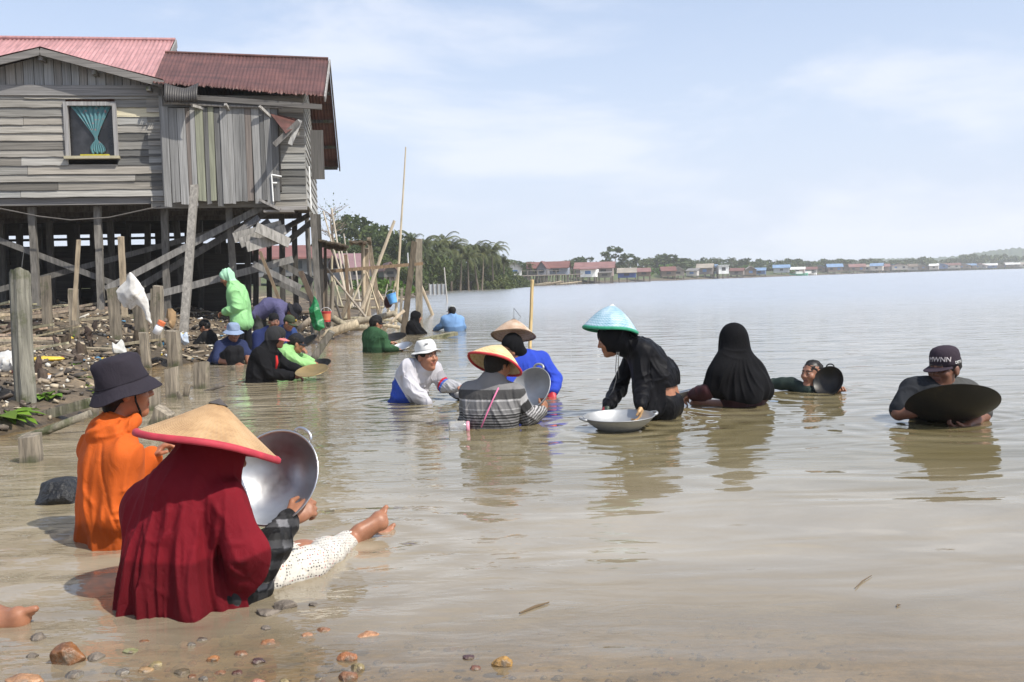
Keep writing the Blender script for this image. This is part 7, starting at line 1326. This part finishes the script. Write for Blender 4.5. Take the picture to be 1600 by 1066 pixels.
blob('bag', 'heap of white plastic rubbish at the left edge behind the thick round post', 'bag', GP(8, 582) + V3((0, 0, .08)), (0.24, 0.15, 0.15), 'sack', (0.8, 0.82, 0.85), 0.04, 22, 9, vox=0.015)
blob('wrapper', 'yellow plastic wrapper flat on the mud right of the thick round post', 'wrapper', GP(75, 565) + V3((0, 0, .03)), (0.20, 0.12, 0.035), 'plast', (0.60, 0.42, 0.04), 0.02, 26, 10, vox=0.012)
blob('wrapper', 'small sky blue plastic lid between the posts', 'wrapper', GP(249, 540) + V3((0, 0, .03)), (0.075, 0.05, 0.05), 'plast', (0.06, 0.38, 0.62), 0.008, 26, 11, vox=0.008)
bt = empty('bottle', P(248, 513, 12.6), 0, 'clear bottle with orange cap wedged on a post', 'bottle'); bt.rotation_euler = (0, R(30), 0); mb = MB(); mb.lathe([(0.001, -.08), (0.05, -.08), (0.052, .02), (0.03, .06)], 16, None, (0.75, 0.75, 0.76)); mb.build('body', M['plast'], bt, smooth=True); mb = MB(); mb.lathe([(0.04, .045), (0.05, .05), (0.05, .10), (0.001, .10)], 16, None, (0.62, 0.16, 0.06)); mb.build('bottle_cap', M['plast'], bt)
blob('rag', 'knotted straw coloured rag tied on the post by the child', 'rag', P(268, 500, 13.6), (0.05, 0.05, 0.12), 'cloth', (0.30, 0.20, 0.11), 0.03, 30, 12, vox=0.01)
bx_ = P(496, 406, 26) ; mb = MB(); mb.box((-.09, -.08, -.28), (.09, .08, .28), (0.35, 0.55, 0.68)); mb.box((-.11, -.1, .28), (.11, .1, .31), (0.3, 0.5, 0.62)); tag(mb.build('jerrycan', M['plast'], None, loc=bx_), 'pale blue plastic jerrycan hung behind the corner posts of the house', 'container')
# fallen litter: chips, planks, leaves, wrappers on the bank - too many to count
nr = np.random.default_rng(8)
def litter():
    V, Fc, C = [], [], []; cnt = 0
    pal = [(0.42, 0.33, 0.22), (0.30, 0.24, 0.17), (0.5, 0.42, 0.30), (0.13, 0.10, 0.075), (0.07, 0.06, 0.05), (0.2, 0.16, 0.11), (0.55, 0.52, 0.45), (0.09, 0.07, 0.055), (0.16, 0.13, 0.10), (0.07, 0.06, 0.05)]
    odd = [(0.55, 0.40, 0.05), (0.6, 0.6, 0.6), (0.10, 0.2, 0.04), (0.35, 0.09, 0.06), (0.1, 0.25, 0.4), (0.45, 0.25, 0.1)]
    while cnt < 15000:
        px = nr.uniform(-30, 520); py = nr.uniform(455, 690); y0 = nr.uniform(6.2, 26); x = nr.uniform(-13, -3.0)
        s = float(shore_dist(np.array([x]), np.array([y0]))[0])
        if s < 0.04 or nr.random() > (0.95 if y0 < 17 else 0.55) : cnt += 1; continue
        z = gz(x, y0); L = nr.choice([0.03, 0.045, 0.065, 0.10, 0.17, 0.30], p=[.3, .28, .21, .13, .06, .02]) * nr.uniform(.7, 1.4); wd = min(L * nr.uniform(.25, .9), 0.11); th_ = nr.uniform(.006, .035); a = nr.uniform(0, 6.28); tl = nr.normal() * 0.3; d = np.array([math.cos(a) * math.cos(tl), math.sin(a) * math.cos(tl), math.sin(tl)]); e = np.array([-math.sin(a), math.cos(a), nr.normal() * .25]); e /= np.linalg.norm(e); n_ = np.cross(d, e)
        c = np.array([x, y0, z + th_ * .5 + abs(tl) * L * .3]); o_ = len(V)
        for k in (-1, 1):
            for i, j in ((-1, -1), (1, -1), (1, 1), (-1, 1)): V.append(c + d * i * L * nr.uniform(.7, 1) * .5 * (1 if k < 0 else .9) + e * j * wd * nr.uniform(.6, 1) * .5 + n_ * k * th_ * .5)
        Fc += [[o_, o_ + 3, o_ + 2, o_ + 1], [o_ + 4, o_ + 5, o_ + 6, o_ + 7], [o_, o_ + 1, o_ + 5, o_ + 4], [o_ + 1, o_ + 2, o_ + 6, o_ + 5], [o_ + 2, o_ + 3, o_ + 7, o_ + 6], [o_ + 3, o_, o_ + 4, o_ + 7]]
        cc = odd[nr.integers(len(odd))] if nr.random() < 0.05 else pal[nr.integers(len(pal))]; cc = np.array(cc) * nr.uniform(.7, 1.25); C += [cc] * 8; cnt += 1
    return np_mesh('litter', V, np.array(Fc), np.array(C) * 0.92)
tag(link('litter', litter(), M['plain']), 'wood chips, rags and rubbish strewn over the mud bank', 'litter', kind='stuff')
# larger loose planks of the rubbish heap under the house
for k in range(70):
    px = rs.choice((rs.uniform(-10, 60), rs.uniform(-10, 240), rs.uniform(380, 500))); py = rs.uniform(470, 560) if px < 300 else rs.uniform(470, 512); g = GP(px, py); a = rs.uniform(-.6, .6); L = rs.uniform(.25, .7); mb = MB(); dv = V3((math.cos(a), math.sin(a), rs.uniform(-.05, .22))) * L
    mb.bar(-dv, dv, rs.uniform(.05, .13), rs.uniform(.02, .05), jit((0.44, 0.36, 0.25), .3, rs)); tag(mb.build('plank', M['timber_dry'], None, loc=g + V3((0, 0, rs.uniform(.03, .14)))), 'loose pale plank lying in the rubbish on the mud bank', 'plank', 'loose planks on the bank')
for k in range(26):                                                  # rotten black stumps in the mud
    px, py = rs.choice(((95, 545), (115, 530), (140, 520), (150, 535), (88, 530), (160, 520), (205, 545), (60, 590), (200, 560), (130, 560), (20, 520))); px += rs.uniform(-14, 14); py += rs.uniform(-10, 10); g = GP(px, py); mb = MB(); h = rs.uniform(.06, .2); w_ = rs.uniform(.025, .055)
    mb.tube([(0, 0, -.08), (0, 0, 0), (rs.uniform(-.03, .03), 0, h * .6), (rs.uniform(-.05, .05), 0, h)], [w_ * 1.5, w_ * 1.2, w_, w_ * .5], 8, jit((0.07, 0.05, 0.035), .3, rs), jit=0.2, rng=rs); tag(mb.build('stump', M['timber_dry'], None, loc=g), 'small rotten dark stump poking out of the mud bank', 'stump', 'rotten little stumps on the mud bank')
# green water plants on the bank
lm_ = M['leaf_light']
def plant(lb, px, py, n, L, col=(1.25, 1.2, 0.8), wdt=0.35, up=0.7):
    g = GP(px, py); mb = MB(); 
    for k in range(int(n * 1.8)):
        a = rs.uniform(0, 6.28); e = rs.uniform(up * .5, up * 1.3); l = L * rs.uniform(.35, .85); side = V3((-math.sin(a), math.cos(a), rs.uniform(-.3, .3))); pts = []; c = jit(col, .25, rs)
        for i in range(6): u = i / 5; ee = e - u * 1.1; pts.append((pts[-1] + V3((math.cos(a) * math.cos(ee), math.sin(a) * math.cos(ee), math.sin(ee))) * l / 5) if pts else V3((rs.uniform(-.06, .06), rs.uniform(-.06, .06), -0.01)))
        vs = []; 
        for i, p_ in enumerate(pts): w_ = l * wdt * .5 * (0.12, .25, .75, 1.0, .75, .05)[i]; vs += [p_ - side * w_, p_ + V3((0, 0, -w_ * .25)), p_ + side * w_]
        fs = []
        for i in range(5): q = i * 3; fs += [(q, q + 1, q + 4, q + 3), (q + 1, q + 2, q + 5, q + 4)]
        mb.add(vs, fs, c)
    return tag(mb.build('water_plant', lm_, None, smooth=True, loc=g), lb, 'plant', 'green plants on the mud bank')
for lb, px, py, n, L, *r_ in (('bright green broad leaved water plant in front of the thick round post', 76, 618, 13, 0.30), ('yellow green leaf clump behind the orange hood', 128, 606, 11, 0.24, (1.6, 1.3, .6)), ('long green leaves drooping at the left edge near the split log', 6, 650, 9, 0.42), ('second water plant right of the bright broad leaved one', 100, 610, 7, 0.22, (1.1, 1.1, .8)), ('small low weed on the mud under the sack', 110, 570, 12, 0.12), ('tuft of weed near the yellow wrapper', 130, 590, 12, 0.16, (1.2, 1.2, .7)), ('tiny green weed beside the slim squared post', 92, 500, 10, 0.12),
        ('low weed in front of the short squared post', 130, 545, 12, 0.13), ('leafy weed at the foot of the mud edge timber', 150, 612, 10, 0.2, (1.4, 1.2, .6))): plant(lb, px, py, n, L, *r_)
# black rock, wet stones in the shallows
def stone(lb, px, py, wpx, hfrac, col, mat_, seed, name='stone', group='wet stones in the shallows', emerge=0.6, cat='stone', sink=None):
    g = W(px, py, 0.0); r = wpx / 2 / FPX * depth(g); rg = random.Random(seed); F = Field(r / 18); F.el((0, 0, 0), (r, r * rg.uniform(.7, .95), r * hfrac), None, 0.05); 
    for k in range(5): a = rg.uniform(0, 6.28); F.el((math.cos(a) * r * .5, math.sin(a) * r * .4, rg.uniform(-.2, .3) * r * hfrac), (r * .6, r * .5, r * .55 * hfrac), None, r * .15)
    pls = []
    for k in range(15): v_ = np.array([rg.gauss(0, 1), rg.gauss(0, 1), rg.gauss(0.15, .7)]); v_ /= np.linalg.norm(v_); sp_ = math.sqrt((v_[0] * r) ** 2 + (v_[1] * r * .85) ** 2 + (v_[2] * r * hfrac) ** 2); pls.append((v_, sp_ * rg.uniform(.58, .94)))
    V, Fc = F.mesh(lambda Q: r * .05 * np.abs(wav(Q / r, 5, seed)) + r * .03 * wav(Q / r, 13, seed + 1), lambda Q: np.max([Q @ a_ - b_ for a_, b_ in pls], 0) + r * .03 * wav(Q / r, 7, seed + 2)); k = 1 + 0.3 * wav(V / r, 3, seed + 3); o = link(name, np_mesh(name, V, Fc, np.clip(np.array(col) * k[:, None] * 0.75, 0, 1)), M[mat_], None, smooth=True, loc=(g.x, g.y, (r * hfrac) * (2 * emerge - 1) if sink is None else sink)); o.rotation_euler = (0, 0, 0); return tag(o, lb, cat, group)
M['stone'] = mat('wet_stone', (1, 1, 1), 0.36, 0.6, (30, 30, 30), spec=0.5, bmp=1.0, bd=0.014, patch=0.35, patchcol=(0.16, 0.125, 0.09), pscale=14); M['mudstone'] = mat('mud_lump', (1, 1, 1), 0.75, 0.4, (25, 25, 25), bmp=0.9, bd=0.02); M['tar'] = mat('black_rock', (0.02, 0.02, 0.021), 0.42, 0.6, (18, 18, 18), spec=0.5, bmp=1.0, bd=0.04)
stone('big black lumpy rock at the water line left of the orange shirt', 100, 782, 96, 0.62, (1, 1, 1), 'tar', 3, 'rock', None, 0.62, 'rock')
OR, YE, PU, GR_, MU = (0.34, 0.16, 0.08), (0.36, 0.28, 0.13), (0.12, 0.06, 0.06), (0.24, 0.215, 0.18), (0.21, 0.175, 0.14)
ST = [(107, 1034, 58, .75, (0.30, 0.13, 0.05), 'largest rust brown wet stone near the lower left corner', .7), (34, 1072, 66, .45, (0.50, 0.27, 0.14), 'pale orange flat stone cut by the bottom edge at left', .6), (333, 1032, 26, .5, (0.55, 0.24, 0.09), 'orange stone with a pale top, in the middle of the pebbles', .6), (378, 1022, 26, .4, OR, 'flat orange stone left of the purple one', .5), (404, 1035, 28, .5, PU, 'purple brown stone among the pebbles', .55),
      (541, 1030, 36, .5, (0.5, 0.2, 0.08), 'bright orange stone above the yellow stone', .6), (560, 1046, 30, .5, YE, 'yellow mossy stone touching the orange stones', .6), (544, 1060, 36, .5, OR, 'dark orange stone at the bottom edge under the yellow one', .6), (784, 1038, 36, .6, (0.50, 0.27, 0.06), 'glossy amber stone alone at bottom centre', .65), (732, 1028, 26, .35, PU, 'dark purple stone left of the amber one', .45), (742, 1044, 22, .4, (0.25, 0.1, 0.06), 'small brown stone by the amber one', .5),
      (244, 1040, 26, .5, YE, 'yellowish rough pebble left of the middle', .5), (226, 1048, 28, .4, (0.4, 0.25, 0.12), 'tan pebble among the pebbles at lower left', .5), (205, 1018, 30, .28, (0.42, 0.42, 0.20), 'flat yellow green stone just under the water', .45), (300, 1008, 16, .6, GR_, 'small grey pebble below the veil', .55), (316, 1000, 20, .4, MU, 'muddy pebble beside the small grey one', .5), (285, 1052, 30, .4, (0.16, 0.12, 0.07), 'dark low stone near the bottom edge', .5), (345, 1052, 18, .5, OR, 'tiny orange pebble near the bottom edge', .5), (372, 1052, 22, .4, (0.18, 0.08, 0.06), 'small dark red pebble near the bottom edge', .5),
      (318, 1062, 20, .5, GR_, 'small grey pebble at the bottom edge', .5), (403, 1066, 24, .5, (0.45, 0.2, 0.13), 'pinkish pebble at the bottom edge', .5), (444, 1066, 20, .5, YE, 'small yellow pebble at the bottom edge', .5), (576, 992, 44, .35, (0.6, 0.3, 0.15), 'orange stone showing dimly under the water', .22), (505, 985, 30, .4, OR, 'reddish stone barely under the water right of the mud lump', .3), (420, 1003, 40, .3, (0.5, 0.22, 0.1), 'dim orange patch of stone under the water', .25), (480, 992, 26, .35, (0.5, 0.25, 0.13), 'faint orange stone under the ripples', .28), (226, 1002, 20, .3, OR, 'faint little stone beneath the water at left', .3), (300, 1058, 18, .5, OR, 'rusty pebble near the bottom edge', .5), (192, 1052, 26, .5, GR_, 'grey pebble right of the largest rust brown stone', .5), (115, 1056, 40, .35, GR_, 'grey mud covered stone below the largest brown one', .5)]
for i, (px, py, w_, hf, c, lb, em) in enumerate(ST): stone(lb, px, py, w_, hf, c, 'stone', 40 + i, emerge=em)
for i, (px, py, w_, hf, lb) in enumerate(((445, 948, 46, .35, 'larger lump of grey mud in the shallows right of the veil'), (418, 958, 46, .22, 'flat tail of the grey mud lump'), (490, 946, 18, .4, 'small grey mud lump right of the larger one'), (62, 998, 26, .6, 'grey muddy stone above the largest brown stone'), (150, 1028, 36, .4, 'rough grey stone right of the largest brown one'), (50, 1026, 22, .4, 'low grey mud lump at the left'), (415, 982, 22, .3, 'thin mud lump below the flat tail'))): stone(lb, px, py, w_, hf, MU, 'mudstone', 90 + i, name='mud_lump', group='mud lumps in the shallows', emerge=.6)
# gravel on the bed of the shallows
def gravel():
    V, Fc, C = [], [], []
    for k in range(2600):
        y0 = nr.uniform(2.35, 4.2); x = nr.uniform(-2.3, 1.0); dp_ = -gz(x, y0)
        if dp_ < -0.01 or nr.random() > math.exp(-max(dp_, 0) * 9): continue
        r = nr.choice([0.006, 0.010, 0.016, 0.024], p=[.45, .32, .17, .06]) * nr.uniform(.7, 1.3); o_ = len(V); cc = np.array([(0.20, 0.16, 0.12), (0.30, 0.15, 0.08), (0.28, 0.23, 0.13), (0.11, 0.08, 0.07), (0.24, 0.20, 0.16)][nr.integers(5)]) * nr.uniform(.6, 1.1)
        for i in range(3):
            for j in range(6): a = j * 1.047 + nr.uniform(-.3, .3); q = (0.75, 1.0, 0.5)[i] * nr.uniform(.75, 1.1) * r; V.append((x + q * math.cos(a), y0 + q * math.sin(a) * .8, -dp_ + (-0.2, 0.25, 0.65)[i] * r)); C.append(cc)
        for i in range(2):
            for j in range(6): Fc.append([o_ + i * 6 + j, o_ + i * 6 + (j + 1) % 6, o_ + i * 6 + 6 + (j + 1) % 6, o_ + i * 6 + 6 + j])
        Fc += [[o_ + 12, o_ + 13, o_ + 14, o_ + 15], [o_ + 12, o_ + 15, o_ + 16, o_ + 17]]
    return np_mesh('gravel', V, np.array(Fc), C)
tag(link('gravel', gravel(), M['stone']), 'small muddy gravel on the bed of the shallows', 'gravel', kind='stuff')
# floating twigs
for lb, a, b, r in (('brown leaf shaped chip floating right of the legs', (812, 958), (858, 941), 5), ('dark thin twig floating at lower right', (1336, 919), (1362, 899), 2.5), ('tiny dark chip floating at lower right', (1401, 948), (1407, 945), 3)):
    p0, p1 = W(*a, 0.004), W(*b, 0.004); mb = MB(); rr_ = r / 2 / FPX * depth(p0); mb.tube([(0, 0, 0), (p1 - p0) * .5 + V3((0, .008, 0)), p1 - p0], [rr_ * .5, rr_, rr_ * .4], 6, (0.13, 0.09, 0.05)); tag(mb.build('twig', M['plain'], None, loc=p0), lb, 'twig')
# small rings in the water round everyone who stirs it
t = WATER_M.node_tree; geo = t.nodes.new('ShaderNodeNewGeometry'); acc = None
def mth(op, *xs):
    n = t.nodes.new('ShaderNodeMath'); n.operation = op
    for i, v in enumerate(xs):
        if isinstance(v, (int, float)): n.inputs[i].default_value = v
        else: t.links.new(v, n.inputs[i])
    return n.outputs[0]
for k, (px, d) in enumerate(((165, 4.25), (300, 3.35), (560, 4.1), (636, 8.85), (772, 7.2), (845, 9.1), (1030, 7.5), (968, 6.95), (1155, 8.0), (1275, 8.8), (1480, 6.9), (415, 11.2))):
    r = ray(px, 500); c = EYE + r * (d / r.y * 1.0); dv = t.nodes.new('ShaderNodeVectorMath'); dv.operation = 'DISTANCE'; t.links.new(geo.outputs['Position'], dv.inputs[0]); dv.inputs[1].default_value = (c.x, c.y, 0)
    dd = dv.outputs['Value']; h = mth('MULTIPLY', mth('SINE', mth('MULTIPLY', dd, 21.0 + 3 * (k % 4))), mth('POWER', 2.718, mth('MULTIPLY', dd, -1.9))); acc = h if acc is None else mth('ADD', acc, h)
n = t.nodes.new('ShaderNodeBump'); n.inputs['Distance'].default_value = 0.008; n.inputs['Strength'].default_value = 0.8; t.links.new(acc, n.inputs['Height']); t.links.new(WATER_N, n.inputs['Normal'])
for q in WATER_T: t.links.new(n.outputs[0], q.inputs['Normal'])
# ================================================================ hazy river air
hm = bpy.data.materials.new('haze'); hm.use_nodes = True; t = hm.node_tree; t.nodes.clear(); o = t.nodes.new('ShaderNodeOutputMaterial'); pv = t.nodes.new('ShaderNodeVolumePrincipled')
pv.inputs['Color'].default_value = (0.93, 0.96, 1.0, 1); pv.inputs['Density'].default_value = 0.00048; pv.inputs['Anisotropy'].default_value = 0.0; t.links.new(pv.outputs[0], o.inputs['Volume'])
mb = MB(); mb.box((-1500, -120, -3.0), (1500, 1450, 30)); hz_o = mb.build('haze', hm); tag(hz_o, 'pale bluish river haze filling the air over the whole scene', 'haze', kind='stuff')
